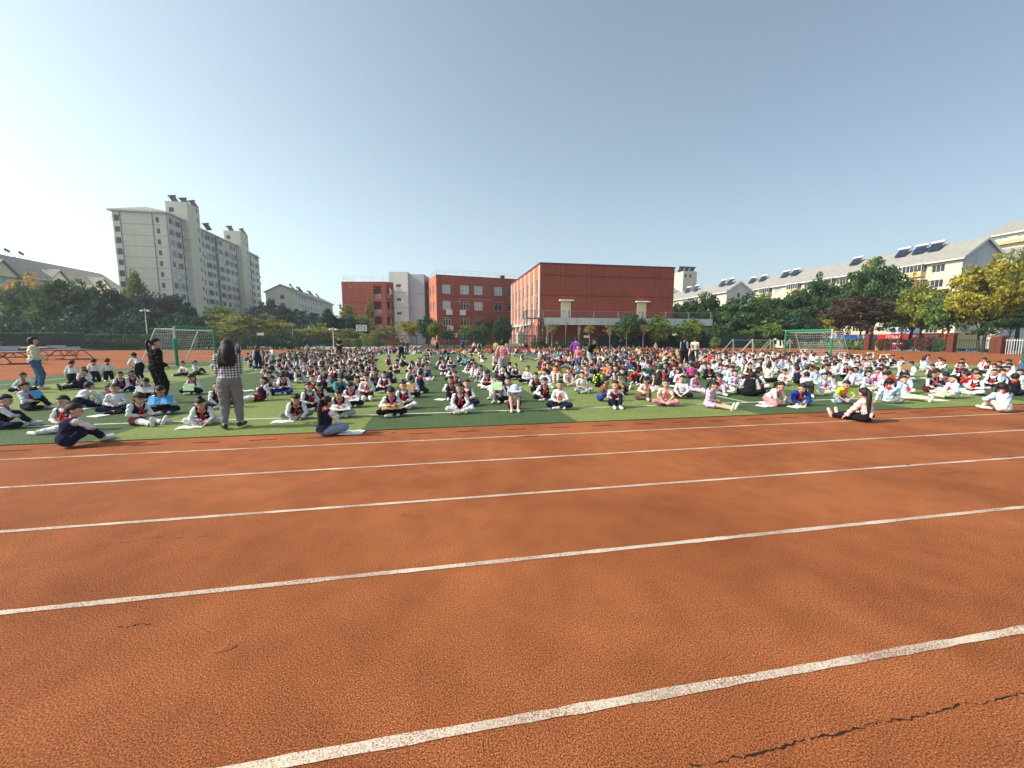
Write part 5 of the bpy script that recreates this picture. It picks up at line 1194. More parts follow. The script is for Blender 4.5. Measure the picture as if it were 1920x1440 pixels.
def A_hang(side, k, g): return g.p0 + V3((side*(.20 if k < 1.1 else .25), -.03, (-.06 if k < 1.1 else -.03))), (side*.4, 1, 0)
def A_clasp(side, k, g): return g.p0 + V3((side*.03*k, -.15*k, .05*k)), (side*.8, .9, -.3)
def A_clasp_hi(side, k, g): return g.p0 + V3((side*.05*k, -.20*k, .13*k)), (side*.5, .9, -.6)
def A_down(side, k, g): return g.p0 + V3((side*.10, -.42, -.28)), (side*1, 0, .2)
POSES = {
 'cross':   dict(legs=L_cross, arms=A_ank, lean=14, hp=4, curve=.01),
 'crosslap':dict(legs=L_cross, arms=A_lap, lean=6, hp=0),
 'crossread':dict(legs=L_cross, arms=A_read, lean=16, hp=32, curve=.02),
 'crossdown':dict(legs=L_cross, arms=A_front, lean=40, hp=30, curve=.03),
 'crossface':dict(legs=L_cross, arms=A_one_up, lean=18, hp=12, curve=.02),
 'hug':     dict(legs=L_hug, arms=A_hug, lean=16, hp=6, curve=.02),
 'hughead': dict(legs=L_hug, arms=A_face, lean=26, hp=35, curve=.03),
 'straight':dict(legs=L_str, arms=A_lap, lean=12, hp=28, curve=.01),
 'straightup':dict(legs=L_str, arms=A_to(.20,-.30,-.02,(.6,.6,0)), lean=12, hp=4, hy=-32, curve=.02),
 'leanback':dict(legs=L_strcross, arms=A_back, lean=-16, hp=-4),
 'lookleft': dict(legs=L_cross, arms=A_lap, lean=10, hp=8, hy=-48, tilt=-6, curve=.01),
 'lookright':dict(legs=L_one, arms=A_lap, lean=6, hp=4, hy=45, tilt=5),
 'slump':   dict(legs=L_hug, arms=A_one_up, lean=30, hp=28, hy=12, tilt=-7, curve=.04),
 'twist':   dict(legs=L_side, arms=A_one_back, lean=-2, hp=6, hy=-35, tilt=8),
 'kneesup': dict(legs=L_up, arms=A_to(.03,-.33,.14,(1,-.1,-.2)), lean=14, hp=14, hy=-25, curve=.02),
 'one':     dict(legs=L_one, arms=A_one_back, lean=-4, hp=8, hy=15),
 'oneknee': dict(legs=L_one, arms=A_hug, lean=16, hp=14, hy=-20, curve=.02),
 'side':    dict(legs=L_side, arms=A_lap, lean=8, hp=8),
 'sidept':  dict(legs=L_side, arms=A_point, lean=12, hp=2, hy=25),
 'kneel':   dict(legs=L_kneel, arms=A_lap, lean=8, hp=8, ph=.19),
 'kneeldown':dict(legs=L_kneel, arms=A_front, lean=46, hp=20, ph=.19, curve=.03),
 'four':    dict(legs=L_four, arms=A_to(.10, -.36, -.28, (1, 0, .2)), lean=66, hp=25, ph=.36),
 'kneelup': dict(legs=L_four, arms=A_hang, lean=10, hp=10, ph=.37),
 'shade':   dict(legs=L_cross, arms=A_shade, lean=4, hp=10),
 'squat':   dict(legs=L_squat, arms=A_to(.07,-.26,.06), lean=30, hp=8, ph=.20),
 'stand':   dict(legs=L_st, arms=A_hang, lean=1, hp=5, ph=.655),
 'standclasp': dict(legs=L_stwide, arms=A_clasp_hi, lean=3, hp=10, ph=.65),
 'standbend': dict(legs=L_stwide, arms=A_to(.08,-.30,-.05), lean=48, hp=15, ph=.64),
}
APOSES = {
 'a_stand': dict(legs=L_stwide, arms=A_hang, lean=2, hp=6, ph=.885),
 'a_clasp': dict(legs=L_stwide, arms=A_clasp, lean=1, hp=4, ph=.885),
 'a_book':  dict(legs=L_stwide, arms=A_clasp_hi, lean=3, hp=14, ph=.885),
 'a_walk':  dict(legs=L_walk, arms=A_hang, lean=3, hp=8, ph=.865),
 'a_bend':  dict(legs=L_stwide, arms=A_clasp_hi, lean=24, hp=26, ph=.88),
 'a_sit':   dict(legs=L_cross, arms=A_lap, lean=30, hp=20, ph=.13, curve=.03),
}
def fig_meshes(name, voxel, kid=True, heavy=0.0):
    pose = (POSES if kid else APOSES)[name]; g = solve(pose, kid); m = MB(); segs = []
    def cap_(a, b, ra, rb, lab, n=10):
        P, rr = caps(a, b, ra, rb); m.tube(P, rr, n); segs.append((V3(a), V3(b), ra, rb, lab))
    K = 1.0 if kid else 1.27; hv = 1 + heavy
    up, fw, sd = g.up, g.fw, g.sd; rot = Matrix((sd, -fw, up)).transposed()
    def ell_(c, rx, ry, rz, lab):
        m.ell(c, rx, ry, rz, 14, 9, rot=rot); w = max(0, rx-ry); segs.append((c - sd*w, c + sd*w, (ry+rz)/2, (ry+rz)/2, lab))
    ell_(g.p0 + up*.02*K, .118*K*hv, .092*K*hv, .095*K, 'hip')
    ell_(g.p0 + up*g.tl*.36, .100*K*hv, .078*K*hv, .12*K, 'torso')
    ell_(g.ch + up*g.tl*.06, .115*K*hv, .082*K*hv, .125*K, 'torso')
    cap_(g.arms[0][0]-sd*.02, g.arms[1][0]+sd*.02, .045*K, .045*K, 'torso')
    cap_(g.nb - up*.03, g.neck_top + (g.head-g.neck_top)*.2, .040*K*.95, .036*K*.95, 'neck')
    for i, (hip, kn, an, ft) in enumerate(g.legs):
        cap_(hip, kn, .066*K*hv, .050*K*hv, 'thigh%d' % i); cap_(kn, an, .046*K*hv, .030*K, 'shin%d' % i)
        heel = an - ft*.03*K + V3((0,0,-.012*K if abs(ft.z) < .5 else 0)); toe = an + ft*(.135*K) + V3((0,0,-.022*K if abs(ft.z) < .5 else 0))
        cap_(heel, toe, .034*K, .026*K, 'foot%d' % i)
    for i, (sh, el, wr, hd) in enumerate(g.arms):
        cap_(sh, el, .040*K*hv, .032*K, 'uarm%d' % i); cap_(el, wr, .031*K, .021*K, 'farm%d' % i)
        cap_(wr, wr + hd*.045*K, .022*K, .024*K, 'hand%d' % i)
    HR = g.headR; hs = g.hs
    def hell(off, rx, ry, rz): m.ell(g.head + HR @ (V3(off)*hs), rx*hs, ry*hs, rz*hs, 16, 12, rot=HR)
    hell((0, .008, .020), .077, .090, .085); hell((0, -.022, -.040), .058, .060, .058)
    segs.append((g.head + HR @ V3((0,.0,-.04)), g.head + HR @ V3((0,0,.03)), .08*hs, .09*hs, 'head'))
    for s in (-1, 1): hell((s*.078, .012, -.012), .012, .022, .030)
    me = m.mesh('tmp', []); ob = bpy.data.objects.new('tmp', me); COL.objects.link(ob)
    rm = ob.modifiers.new('r', 'REMESH'); rm.mode = 'VOXEL'; rm.voxel_size = voxel; rm.use_smooth_shade = True
    sm = ob.modifiers.new('s', 'SMOOTH'); sm.factor = .5; sm.iterations = 3 if voxel < .02 else 1
    dg = bpy.context.evaluated_depsgraph_get(); dg.update(); ev = ob.evaluated_get(dg); me2 = bpy.data.meshes.new_from_object(ev)
    bpy.data.objects.remove(ob); n = len(me2.vertices)
    co = np.empty(n*3, 'f'); me2.vertices.foreach_get('co', co); co = co.reshape(-1, 3); no = np.empty(n*3, 'f'); me2.vertices.foreach_get('normal', no); no = no.reshape(-1, 3)
    nf = len(me2.polygons); lt = np.empty(nf, 'i'); me2.polygons.foreach_get('loop_total', lt); lv = np.empty(len(me2.loops), 'i'); me2.loops.foreach_get('vertex_index', lv)
    faces = []; k = 0
    for t in lt: faces.append(tuple(lv[k:k+t])); k += t
    bpy.data.meshes.remove(me2)
    D = []; TT = []
    for (a, b, ra, rb, lab) in segs:
        A = np.array(a); d = np.array(b) - A; L2 = max(1e-9, (d*d).sum()); t = np.clip(((co-A)@d)/L2, 0, 1); dist = np.linalg.norm(co - (A + t[:,None]*d), axis=1); D.append(dist/(ra+(rb-ra)*t)); TT.append(t)
    D = np.array(D); ix = D.argmin(0); lab = np.array([segs[i][4] for i in ix]); tt = np.array(TT)[ix, np.arange(n)]
    return g, co, no, faces, lab, tt
def sub(co, no, faces, mask, off, wob=.004, seed=0):
    idx = np.where(mask)[0]; keep = [f for f in faces if all(mask[i] for i in f)]
    used = sorted(set(i for f in keep for i in f)); mp = {i: j for j, i in enumerate(used)}
    c = co[used]; w = off + wob*(np.sin(c[:,0]*55+c[:,2]*38+seed)+np.sin(c[:,1]*47-c[:,0]*30+1.3*seed)+np.sin(c[:,2]*71+c[:,1]*25))/1.3
    return (c + no[used]*w[:,None]), [tuple(mp[i] for i in f) for f in keep]
def mk(name, v, f, mats=(None,), smooth=True):
    me = bpy.data.meshes.new(name); me.from_pydata([tuple(map(float, x)) for x in v], [], f)
    for q in mats: me.materials.append(q)
    if smooth: me.polygons.foreach_set('use_smooth', [True]*len(me.polygons))
    return me
def fingers(m, g):
    K = 1.0 if g.kid else 1.22
    for i, (sh, el, wr, hd) in enumerate(g.arms):
        side = 1 if i == 0 else -1; base = wr + hd*.058*K; nrm = unit(V3((0,0,-1)) - hd*(-hd.z)) if abs(hd.z) < .9 else V3((0,-1,0)); lat = hd.cross(nrm).normalized()
        for k, L in enumerate((.046, .052, .048, .038)):
            b = base + lat*(k-1.5)*.0125*K; d1 = (hd*.93 + nrm*.25).normalized(); d2 = (hd*.6 + nrm*.8).normalized()
            m.tube([b - hd*.015, b + d1*L*.5*K, b + d1*L*.5*K + d2*L*.5*K], [.0075*K, .007*K, .005*K], 5)
        b = wr + hd*.018*K + lat*(-side)*.018; m.tube([b, b + (lat*(-side)*.7+hd*.7)*.028*K, b + (lat*(-side)*.45+hd)*.045*K], [.009*K, .008*K, .006*K], 5)
FM = {}
def get_fig(name, kid=True):
    if name in FM: return FM[name]
    g, co, no, faces, lab, tt = fig_meshes(name, .0155 if kid else .018, kid, 0 if kid else .14)
    L0 = np.array([l.rstrip('01') for l in lab]); h = {}
    b = MB(); b.v = [tuple(map(float, c)) for c in co]; b.f = list(faces); b.m = [0]*len(faces); fingers(b, g)
    h['body'] = mk('body', b.v, b.f)
    tor = np.isin(L0, ['torso','uarm','farm']) & ~((L0 == 'farm') & (tt > .93)); lowhip = (L0 == 'hip')
    upz = (co - np.array(g.p0)) @ np.array(g.up)
    h['shirt'] = mk('shirt', *sub(co, no, faces, tor | ((L0 == 'neck') & (upz < g.tl*1.0)) | (lowhip & (upz > -.05)), .012, .005))
    h['tee'] = mk('shirt', *sub(co, no, faces, np.isin(L0, ['torso']) | ((L0 == 'uarm') & (tt < .72)) | (lowhip & (upz > -.05)), .013, .005))
    sdv = np.array(g.sd); lat = np.abs((co - np.array(g.p0)) @ sdv)
    vm = (((L0 == 'torso') & (lat < g.shw*.93)) | (lowhip & (upz > -.045)))
    fwd = (co - np.array(g.nb)) @ np.array(g.fw); vneck = (fwd > .02) & (upz > g.tl*.80) & (lat < (upz - g.tl*.80)*.9 + .004)
    h['vest'] = mk('vest', *sub(co, no, faces, vm & ~vneck, .024, .004))
    h['jacket'] = mk('jacket', *sub(co, no, faces, tor | ((L0 == 'neck') & (upz < g.tl*1.02)) | (lowhip & (upz > -.04)), .020, .008))
    leg = np.isin(L0, ['hip','thigh','shin']) & ~((L0 == 'shin') & (tt > .90)) & ~((L0 == 'hip') & (upz > .07))
    h['trousers'] = mk('trousers', *sub(co, no, faces, leg, .018 if kid else .020, .004))
    h['skirt'] = mk('skirt', *sub(co, no, faces, np.isin(L0, ['hip']) & (upz < .08) | ((L0 == 'thigh') & (tt < .68)), .030, .010))
    h['shorts'] = mk('shorts', *sub(co, no, faces, np.isin(L0, ['hip']) & (upz < .08) | ((L0 == 'thigh') & (tt < .75)), .018, .006))
    for i in (0, 1): h['shoe%d' % i] = mk('shoe', *sub(co, no, faces, (lab == 'foot%d' % i) | ((lab == 'shin%d' % i) & (tt > .97)), .008, .0))
    HM = Matrix.Translation(g.head) @ g.headR.to_4x4() @ Matrix.Scale(g.hs, 4)
    CM = Matrix.Translation(g.nb) @ Matrix((g.sd, -g.fw, g.up)).transposed().to_4x4() @ Matrix.Scale(1.0 if kid else 1.2, 4)
    FM[name] = (h, HM, CM, g); return FM[name]
# hair, face and scarf, all in head / neck space
def hair_mesh(kind):
    m = MB(); r = random.Random(hash(kind) % 97 if False else len(kind)); n, k = 22, 14; vs = []; fs = []
    for i in range(k+1):
        t = math.pi*i/k
        for j in range(n):
            a = 2*math.pi*j/n; d = V3((math.sin(t)*math.cos(a), math.sin(t)*math.sin(a), math.cos(t)))
            front = max(0, -d.y); low = -.72 if kind in ('short', 'bun', 'pony', 'longpony', 'twin', 'cap') else -.85
            hl = .36 if kind != 'fringe' else .14
            lim = low + (hl - low)*min(1, max(0, (front+.0)/.30)); ins = 1.0
            if abs(d.x) > .8 and d.y < .35 and kind in ('short','bun','pony','longpony','twin'): lim = max(lim, -.10)
            if d.z < lim: ins = max(.70, 1 - (lim - d.z)*2.2)
            rr = (1.075 + .026*math.sin(a*7+t*6+len(kind)) + .020*math.sin(a*15+t*3)) * ins
            c = V3((0, .008, .020)); p = c + V3((d.x*.080, d.y*.094, d.z*.090))*rr
            if kind in ('bob', 'long', 'fringe') and d.z < -.1 and d.y > -.25: p.z -= (.03 if kind != 'long' else .05); p.x *= 1.04
            vs.append(p)
    for i in range(k):
        for j in range(n): fs.append((i*n+j, (i+1)*n+j, (i+1)*n+(j+1) % n, i*n+(j+1) % n))
    m.add(vs, fs)
    if kind == 'pony': m.tube([(0,.09,.05),(0,.135,.04),(0,.15,-.02),(.005,.13,-.12),(0,.12,-.20)], [.018,.028,.034,.028,.008], 9)
    if kind == 'longpony': m.tube([(0,.09,.05),(0,.14,.04),(0,.155,-.04),(.005,.15,-.16),(0,.15,-.30),(0,.15,-.40)], [.018,.030,.040,.040,.030,.010], 9)
    if kind == 'bun': m.ell((0,.035,.125), .038,.038,.034, 12, 8)
    if kind == 'twin':
        for s in (-1, 1): m.tube([(s*.06,.055,.03),(s*.095,.07,.02),(s*.105,.07,-.06),(s*.10,.06,-.15)], [.016,.024,.024,.008], 8)
    if kind == 'long':
        m.tube([(0,.04,.02),(0,.055,-.08),(0,.07,-.17),(0,.085,-.27)], [.075,.088,.080,.035], 12)
        for q in range(9):
            a_ = (q-4)/4; m.tube([(a_*.07,.07,-.05),(a_*.092,.085-.02*abs(a_),-.16),(a_*.10,.10-.03*abs(a_),-.26),(a_*.098,.10-.03*abs(a_),-.33-.02*((q*7)%3))], [.03,.032,.026,.006], 7)
        for s in (-1, 1): m.tube([(s*.07,.01,0),(s*.082,.015,-.08),(s*.075,.02,-.18)], [.03,.032,.012], 8)
    return m.mesh('hair', [M['hair']])
HAIR = {k: hair_mesh(k) for k in ('short', 'fringe', 'pony', 'longpony', 'bun', 'twin', 'bob', 'long')}
for me in HAIR.values(): me.polygons.foreach_set('use_smooth', [True]*len(me.polygons))
m = MB()
for s in (-1, 1):
    m.ell((s*.029,-.078,.004), .012,.006,.0065, 8, 5, 1); m.tube([(s*.045,-.074,.022),(s*.03,-.083,.027),(s*.015,-.083,.024)], .0035, 4, 2)
m.tube([(0,-.082,.012),(0,-.094,-.010),(0,-.098,-.018),(0,-.086,-.024)], [.006,.009,.012,.007], 6, 0)
m.tube([(-.02,-.079,-.047),(0,-.086,-.050),(.02,-.079,-.047)], [.003,.0055,.003], 5, 3)
FACE = {sk: m.mesh('face', [M[sk], M['eye_dark'], M['hair'], M['lip']]) for sk in ('skin', 'skin_tan')}
for me in FACE.values(): me.polygons.foreach_set('use_smooth', [True]*len(me.polygons))
m = MB()
P_ = []; 
for k in range(17):
    a = 2*math.pi*k/16 - math.pi/2; P_.append((.060*math.cos(a), .012+.056*math.sin(a), -.012 + .022*(math.sin(a)+1)/2 - (.02 if k in (0, 16) else 0)))
m.tube(P_, [.016]*17, 6, cap=False)
m.add([(-.075,.06,-.005),(.075,.06,-.005),(.0,.098,-.075),(-.07,.072,-.005),(.07,.072,-.005),(0,.106,-.073)], [(0,2,1),(3,4,5),(0,1,4,3),(1,2,5,4),(2,0,3,5)])
m.ell((0,-.066,-.045), .018,.016,.020, 8, 6)
m.tube([(0,-.075,-.05),(-.018,-.108,-.11),(-.028,-.122,-.19),(-.03,-.118,-.245)], [.012,.017,.022,.004], 5)
m.tube([(0,-.075,-.05),(.022,-.108,-.10),(.036,-.120,-.17),(.045,-.116,-.225)], [.012,.016,.019,.004], 5)
SCARF = m.mesh('scarf', [M['scarf_red']]); SCARF.polygons.foreach_set('use_smooth', [True]*len(SCARF.polygons))
m = MB(); m.tube([(.066,-.108,-.10),(.066,-.116,-.10)], .018, 10); m.tube([(.066,-.1162,-.10),(.066,-.1178,-.10)], .009, 8, 1); BADGE = m.mesh('badge', [M['sign_white'], M['blue_cloth']])
CAPM = MB(); CAPM.ell((0,.008,.035), .098,.112,.085, 16, 8); CAPM.tube([(0,-.02,.03),(0,-.025,.018)], [.10,.155], 18); CAPM = CAPM.mesh('cap', [None])
# held or lying sheets
def book_mesh(kind):
    m = MB()
    if kind == 'open':
        m.prism([(-.20,0,.004),(-.10,0,.022),(0,0,.006),(.10,0,.024),(.20,0,.008),(.20,0,.0),(0,0,-.001),(-.20,0,.0)], (0,.27,0))
    elif kind == 'flat': m.prism([(-.12,0,0),(.12,0,0),(.125,0,.012),(-.118,0,.014)], (0,.28,0))
    else: m.box(-.14,.14,-.006,.006,0,.21)
    return m
BOOK = {(k, c): book_mesh(k).mesh('book', [M[c]]) for k in ('open','flat','up') for c in ('paper','paper_blue','paper_green','cardboard')}
prnd = random.Random(21)
def setm(o, mat):
    o.material_slots[0].link = 'OBJECT'; o.material_slots[0].material = M[mat]; return o
def person(label, u, v, rz, pose, top='white', vest=None, bottom='navy', hair='short', scarf=True, kid=True, scale=1.0, skin='skin', shoes='shoe_white', z=.012, tops='shirt', skirt=None, bare=False, cap=None, group=None, badge=False, detail=2):
    h, HM, CM, g = get_fig(pose, kid)
    o = thing('person', label, 'child' if kid else 'adult', (u, v, z), R(rz), group); o.scale = (scale*(.92 if kid and not pose.startswith('stand') else 1),)*3
    setm(put('body', h['body'], o), skin); put('hair', HAIR[hair], o, mat=HM)
    if detail > 1: put('face', FACE[skin], o, mat=HM)
    setm(put({'tee':'shirt'}.get(tops, tops), h[tops], o), top)
    if not bare: setm(put('trousers', h['trousers'], o), bottom)
    if skirt: setm(put('skirt', h['skirt'], o), skirt)
    if bare == 'shorts': setm(put('shorts', h['shorts'], o), bottom)
    if vest: setm(put('vest', h['vest'], o), vest)
    for i in (0, 1): setm(put('shoe', h['shoe%d' % i], o), shoes)
    if scarf: put('scarf', SCARF, o, mat=CM)
    if badge and vest and detail > 1: put('badge', BADGE, o, mat=CM)
    if cap: setm(put('cap', CAPM, o, mat=HM), cap)
    return o
KIDS = [
('boy in navy vest on the track edge at the far left, back turned',-5.536,7.019,150.3,'kneesup',{'vest': 'navy', 'badge': 1, 'scale': 1.04, 'shoes': 'shoe_white', 'hair': 'short'}),
('girl in glasses and navy vest right behind the boy at the track edge',-6.496,8.345,2.9,'side',{'vest': 'navy', 'badge': 1, 'hair': 'bob', 'skirt': 'burgundy', 'bottom': 'white'}),
('boy in white shirt leaning back with a blue book at the left edge',-9.292,10.949,95.3,'one',{'bottom': 'black', 'hair': 'short'}),
('girl in white shirt with ponytail, hand to her ear, beside the cream jacket woman',-12.252,14.508,20.2,'crossface',{'hair': 'pony', 'skin': 'skin_tan'}),
('child in black vest cut off by the left edge of the picture',-7.872,8.7,122.1,'oneknee',{'vest': 'black'}),
('child in white shirt bending forward behind the girl in glasses',-8.232,10.893,177.1,'kneeldown',{}),
('boy in navy vest with his black trousered legs stretched to the left',-11.402,15.276,-23.3,'leanback',{'vest': 'navy', 'bottom': 'black', 'shoes': 'shoe_dark'}),
('kneeling child in pale blue white shirt seen from behind, leftmost of three backs',-12.734,16.698,187.3,'kneelup',{'hair': 'short', 'scale': 0.98}),
('small boy with red scarf facing forward between two white backs',-12.432,16.788,36.5,'cross',{}),
('kneeling child with white shirt back, middle of three backs',-12.669,17.559,200.8,'kneelup',{'hair': 'short'}),
('child in white shirt with red collar seen from behind, rightmost of three backs',-12.304,17.678,209.8,'kneelup',{'hair': 'short'}),
('girl in white shirt leaning down to a paper with hanging red scarf',-8.176,11.451,70.5,'crossdown',{'hair': 'bob', 'skirt': 'burgundy', 'bottom': 'white'}),
('boy in white polo shirt with a blue badge sitting beside the front girl',-7.009,10.215,19.5,'crosslap',{'badge': 1, 'scarf': 0, 'shoes': 'shoe_dark'}),
('boy with navy vest smiling behind the polo shirt boy',-9.563,14.154,39.0,'cross',{'vest': 'navy'}),
('girl with dark headband behind the polo shirt boy',-9.626,14.648,63.3,'cross',{'vest': 'navy', 'hair': 'bob', 'skin': 'skin_tan', 'bottom': 'palegrey'}),
('girl in navy vest and white tights at the front left, soles forward',-5.684,8.711,63.1,'straight',{'vest': 'navy', 'badge': 1, 'hair': 'fringe', 'skirt': 'burgundy', 'bottom': 'white'}),
('boy in navy vest holding a blue picture book, soles towards the camera',-5.935,9.907,22.9,'crossread',{'vest': 'navy', 'badge': 1, 'hair': 'short', 'skin': 'skin_tan', 'shoes': 'shoe_white', 'scale': 1.03}),
('boy in navy vest reading a grey booklet, left of the woman in black',-7.613,12.041,47.3,'crossread',{'vest': 'navy'}),
('girl in navy vest and white tights bowed over a white book on the grass',-4.45,8.576,17.4,'crossdown',{'vest': 'navy', 'badge': 1, 'hair': 'bun', 'bottom': 'white'}),
('girl in navy vest holding a large green paper behind the woman in black',-7.038,13.218,-2.0,'crossread',{'vest': 'navy', 'bottom': 'black', 'hair': 'pony'}),
('child in white shirt and red scarf stretching an arm to the left below the goal',-10.807,19.647,-31.2,'sidept',{'hair': 'bun'}),
('boy in white shirt propping on his arm below the goal post',-10.681,20.194,82.9,'one',{'bottom': 'black', 'scarf': 0}),
('boy in white shirt and black trousers bending over by the goal at the left',-10.816,17.021,-117.6,'standbend',{'bottom': 'black'}),
('child in navy vest half hidden behind the legs of the plaid shirted woman',-5.155,10.496,36.2,'cross',{'vest': 'navy', 'bottom': 'darkgrey'}),
('small child in white shirt behind the plaid woman at the left',-10.607,21.683,26.1,'hug',{'bottom': 'darkgrey'}),
('girl in navy vest and burgundy skirt lying back right of the plaid woman',-4.578,11.419,-53.2,'leanback',{'vest': 'navy', 'hair': 'bob', 'skirt': 'burgundy', 'bottom': 'white'}),
('boy in navy trousers and vest reading with his head bowed',-4.408,12.749,-10.9,'crossread',{'vest': 'navy', 'bottom': 'blue'}),
('boy in navy vest and grey trousers with an open magazine at the front line',-2.905,8.812,23.2,'crossdown',{'vest': 'navy', 'badge': 1, 'bottom': 'grey'}),
('girl in navy vest with long hair right behind the magazine boy',-2.921,9.753,36.7,'crosslap',{'vest': 'navy', 'badge': 1, 'hair': 'bob'}),
('girl in navy vest hiding her face behind hanging hair',-3.018,10.976,15.4,'crossdown',{'vest': 'navy', 'hair': 'long', 'skirt': 'burgundy', 'bottom': 'white'}),
('girl with long ponytail, navy vest and pale blue trousers sitting on the track edge',-1.917,7.08,150.1,'cross',{'vest': 'navy', 'badge': 1, 'hair': 'longpony', 'bottom': 'paledenim', 'scale': 1.04}),
('girl in navy vest reading a white sheet right of the long ponytail girl',-2.044,8.825,13.0,'crossread',{'vest': 'navy', 'badge': 1, 'hair': 'bun', 'bottom': 'palegrey'}),
('boy in navy vest with a worksheet behind the reading girl',-2.046,10.094,1.5,'crossread',{'vest': 'navy', 'badge': 1}),
('girl in white shirt with a big red scarf standing out between two vests',-1.852,11.028,9.5,'kneel',{'hair': 'short', 'skirt': 'burgundy', 'bottom': 'white', 'badge': 1}),
('boy in navy vest and black trousers at the front line looking down at a book',-0.982,8.75,6.4,'crossread',{'vest': 'navy', 'badge': 1, 'bottom': 'black', 'hair': 'short', 'scale': 1.03}),
('girl in navy vest smiling behind the front boy with the book',-0.804,9.591,9.8,'crosslap',{'vest': 'navy', 'badge': 1, 'hair': 'bun', 'bottom': 'white', 'skirt': 'burgundy'}),
('boy in navy vest and scarf in the middle of the second column',-1.595,12.614,2.2,'crosslap',{'vest': 'navy'}),
('boy in navy vest with one knee up in the second column',-2.088,13.964,8.5,'hug',{'vest': 'navy'}),
('child in white shirt holding a brown cardboard sheet before the chest',-0.673,11.454,-21.6,'crossread',{'hair': 'fringe', 'bottom': 'black', 'scarf': 0}),
('child in navy vest with white tights stretched to the right',-0.693,15.914,52.5,'straight',{'vest': 'navy', 'bottom': 'white'}),
('boy with cardboard in the column behind, navy vest',-1.125,19.275,-16.7,'crossread',{'vest': 'navy'}),
('child in navy vest two rows behind the cardboard child',-0.948,21.471,2.5,'cross',{'vest': 'navy'}),
('child with bright red scarf at the back of the second column',-0.724,24.242,11.7,'side',{'vest': 'navy', 'bottom': 'white'}),
('girl in dark vest leaning left in the centre left',-1.868,19.425,-14.5,'side',{'vest': 'black', 'hair': 'bob'}),
('boy in black vest seen from the side in the centre left',-1.944,23.376,124.8,'hug',{'vest': 'black'}),
('girl in white shirt and burgundy skirt kneeling forward in the left middle',-3.35,20.755,84.2,'kneeldown',{'hair': 'bob', 'skirt': 'burgundy', 'bottom': 'white'}),
('boy in dark vest kneeling upright in the left middle',-3.55,17.262,11.6,'cross',{'vest': 'navy'}),
('girl in navy vest and white trousers sitting cross legged on the white line',0.478,8.84,-3.1,'cross',{'vest': 'navy', 'badge': 1, 'hair': 'bun', 'bottom': 'white', 'scale': 1.04, 'skin': 'skin_tan'}),
('boy in black vest right behind the girl on the white line',0.7,9.75,-4.1,'crosslap',{'vest': 'black'}),
('girl in navy vest with one knee up holding a paper to the grass',0.35,10.915,-1.8,'hug',{'vest': 'navy', 'hair': 'pony', 'skin': 'skin_tan'}),
('boy in navy vest third in the centre column',0.525,12.591,2.6,'cross',{'vest': 'navy'}),
('girl in navy vest fourth in the centre column',0.564,15.316,-2.1,'crossread',{'vest': 'navy', 'hair': 'bob'}),
('girl in navy vest and burgundy skirt fifth in the centre column',0.266,17.962,-0.8,'kneel',{'vest': 'navy', 'hair': 'pony', 'skirt': 'burgundy', 'bottom': 'white'}),
('child in navy vest at the back of the centre column',0.745,22.274,-1.9,'crosslap',{'vest': 'navy'}),
('girl in navy vest, last in the slanting column left of the pink hoodie',1.497,18.505,-29.6,'crossread',{'vest': 'navy', 'hair': 'bob', 'bottom': 'white'}),
('girl in navy vest, fifth in the slanting column left of the pink hoodie',1.608,16.834,-30.5,'hug',{'vest': 'navy', 'hair': 'pony', 'bottom': 'white', 'skirt': 'burgundy'}),
('boy in navy vest, fourth in the slanting column left of the pink hoodie',1.675,15.187,-31.3,'hug',{'vest': 'navy', 'hair': 'short', 'bottom': 'grey'}),
('girl in navy vest, third in the slanting column left of the pink hoodie',1.647,12.884,-32.3,'crossread',{'vest': 'navy', 'hair': 'pony', 'bottom': 'white', 'skirt': 'burgundy'}),
('girl in navy vest, second in the slanting column left of the pink hoodie',1.636,10.835,-33.6,'hug',{'vest': 'navy', 'hair': 'bun', 'bottom': 'white'}),
('girl in navy vest with a green paper, in front in the slanting column',1.602,10.236,-23.9,'hug',{'vest': 'navy', 'badge': 1, 'hair': 'bun', 'bottom': 'grey'}),
('child in navy vest half behind the girl with the pale cap',1.778,10.104,0.0,'crosslap',{'vest': 'navy', 'bottom': 'black'}),
('girl in burgundy skirt and pale blue cap hugging her bare legs',1.729,8.967,-7.9,'hughead',{'bare': 1, 'skirt': 'burgundy', 'cap': 'lightblue', 'hair': 'bob', 'scarf': 0, 'shoes': 'shoe_white', 'scale': 1.03}),
('boy in navy vest resting hands between his knees right of the pink hoodie',3.077,15.625,-11.1,'crosslap',{'vest': 'navy', 'bottom': 'black'}),
('child in white shirt and black trousers right of the hands between knees boy',3.235,14.111,-22.9,'crosslap',{'bottom': 'black', 'scarf': 0}),
('laughing boy in navy vest, left of two close together',2.89,11.659,-3.9,'hug',{'vest': 'navy', 'bottom': 'black'}),
('boy in navy vest with a hand on his mouth, right of two close together',2.787,10.176,-15.3,'crossface',{'vest': 'navy', 'badge': 1, 'bottom': 'black', 'skin': 'skin_tan'}),
('boy in white shirt and red scarf cross legged on the white line',2.823,8.92,-22.6,'crosslap',{'hair': 'short', 'scale': 1.03}),
('child in white shirt and red scarf behind the white line boy',4.36,14.353,-16.9,'hug',{'top': 'palepink', 'tops': 'tee', 'bottom': 'cream'}),
('girl in white shirt with pale trousers turned to the right behind the line boy',4.425,13.227,6.5,'cross',{'bottom': 'cream', 'hair': 'pony'}),
('child in white printed tee and white trousers looking right',4.273,11.397,-0.6,'crosslap',{'tops': 'tee', 'bottom': 'palegrey', 'hair': 'pony', 'scarf': 0}),
('boy in grey top with scarf in the centre right',5.424,14.044,-16.1,'crosslap',{'top': 'palegrey', 'bottom': 'black'}),
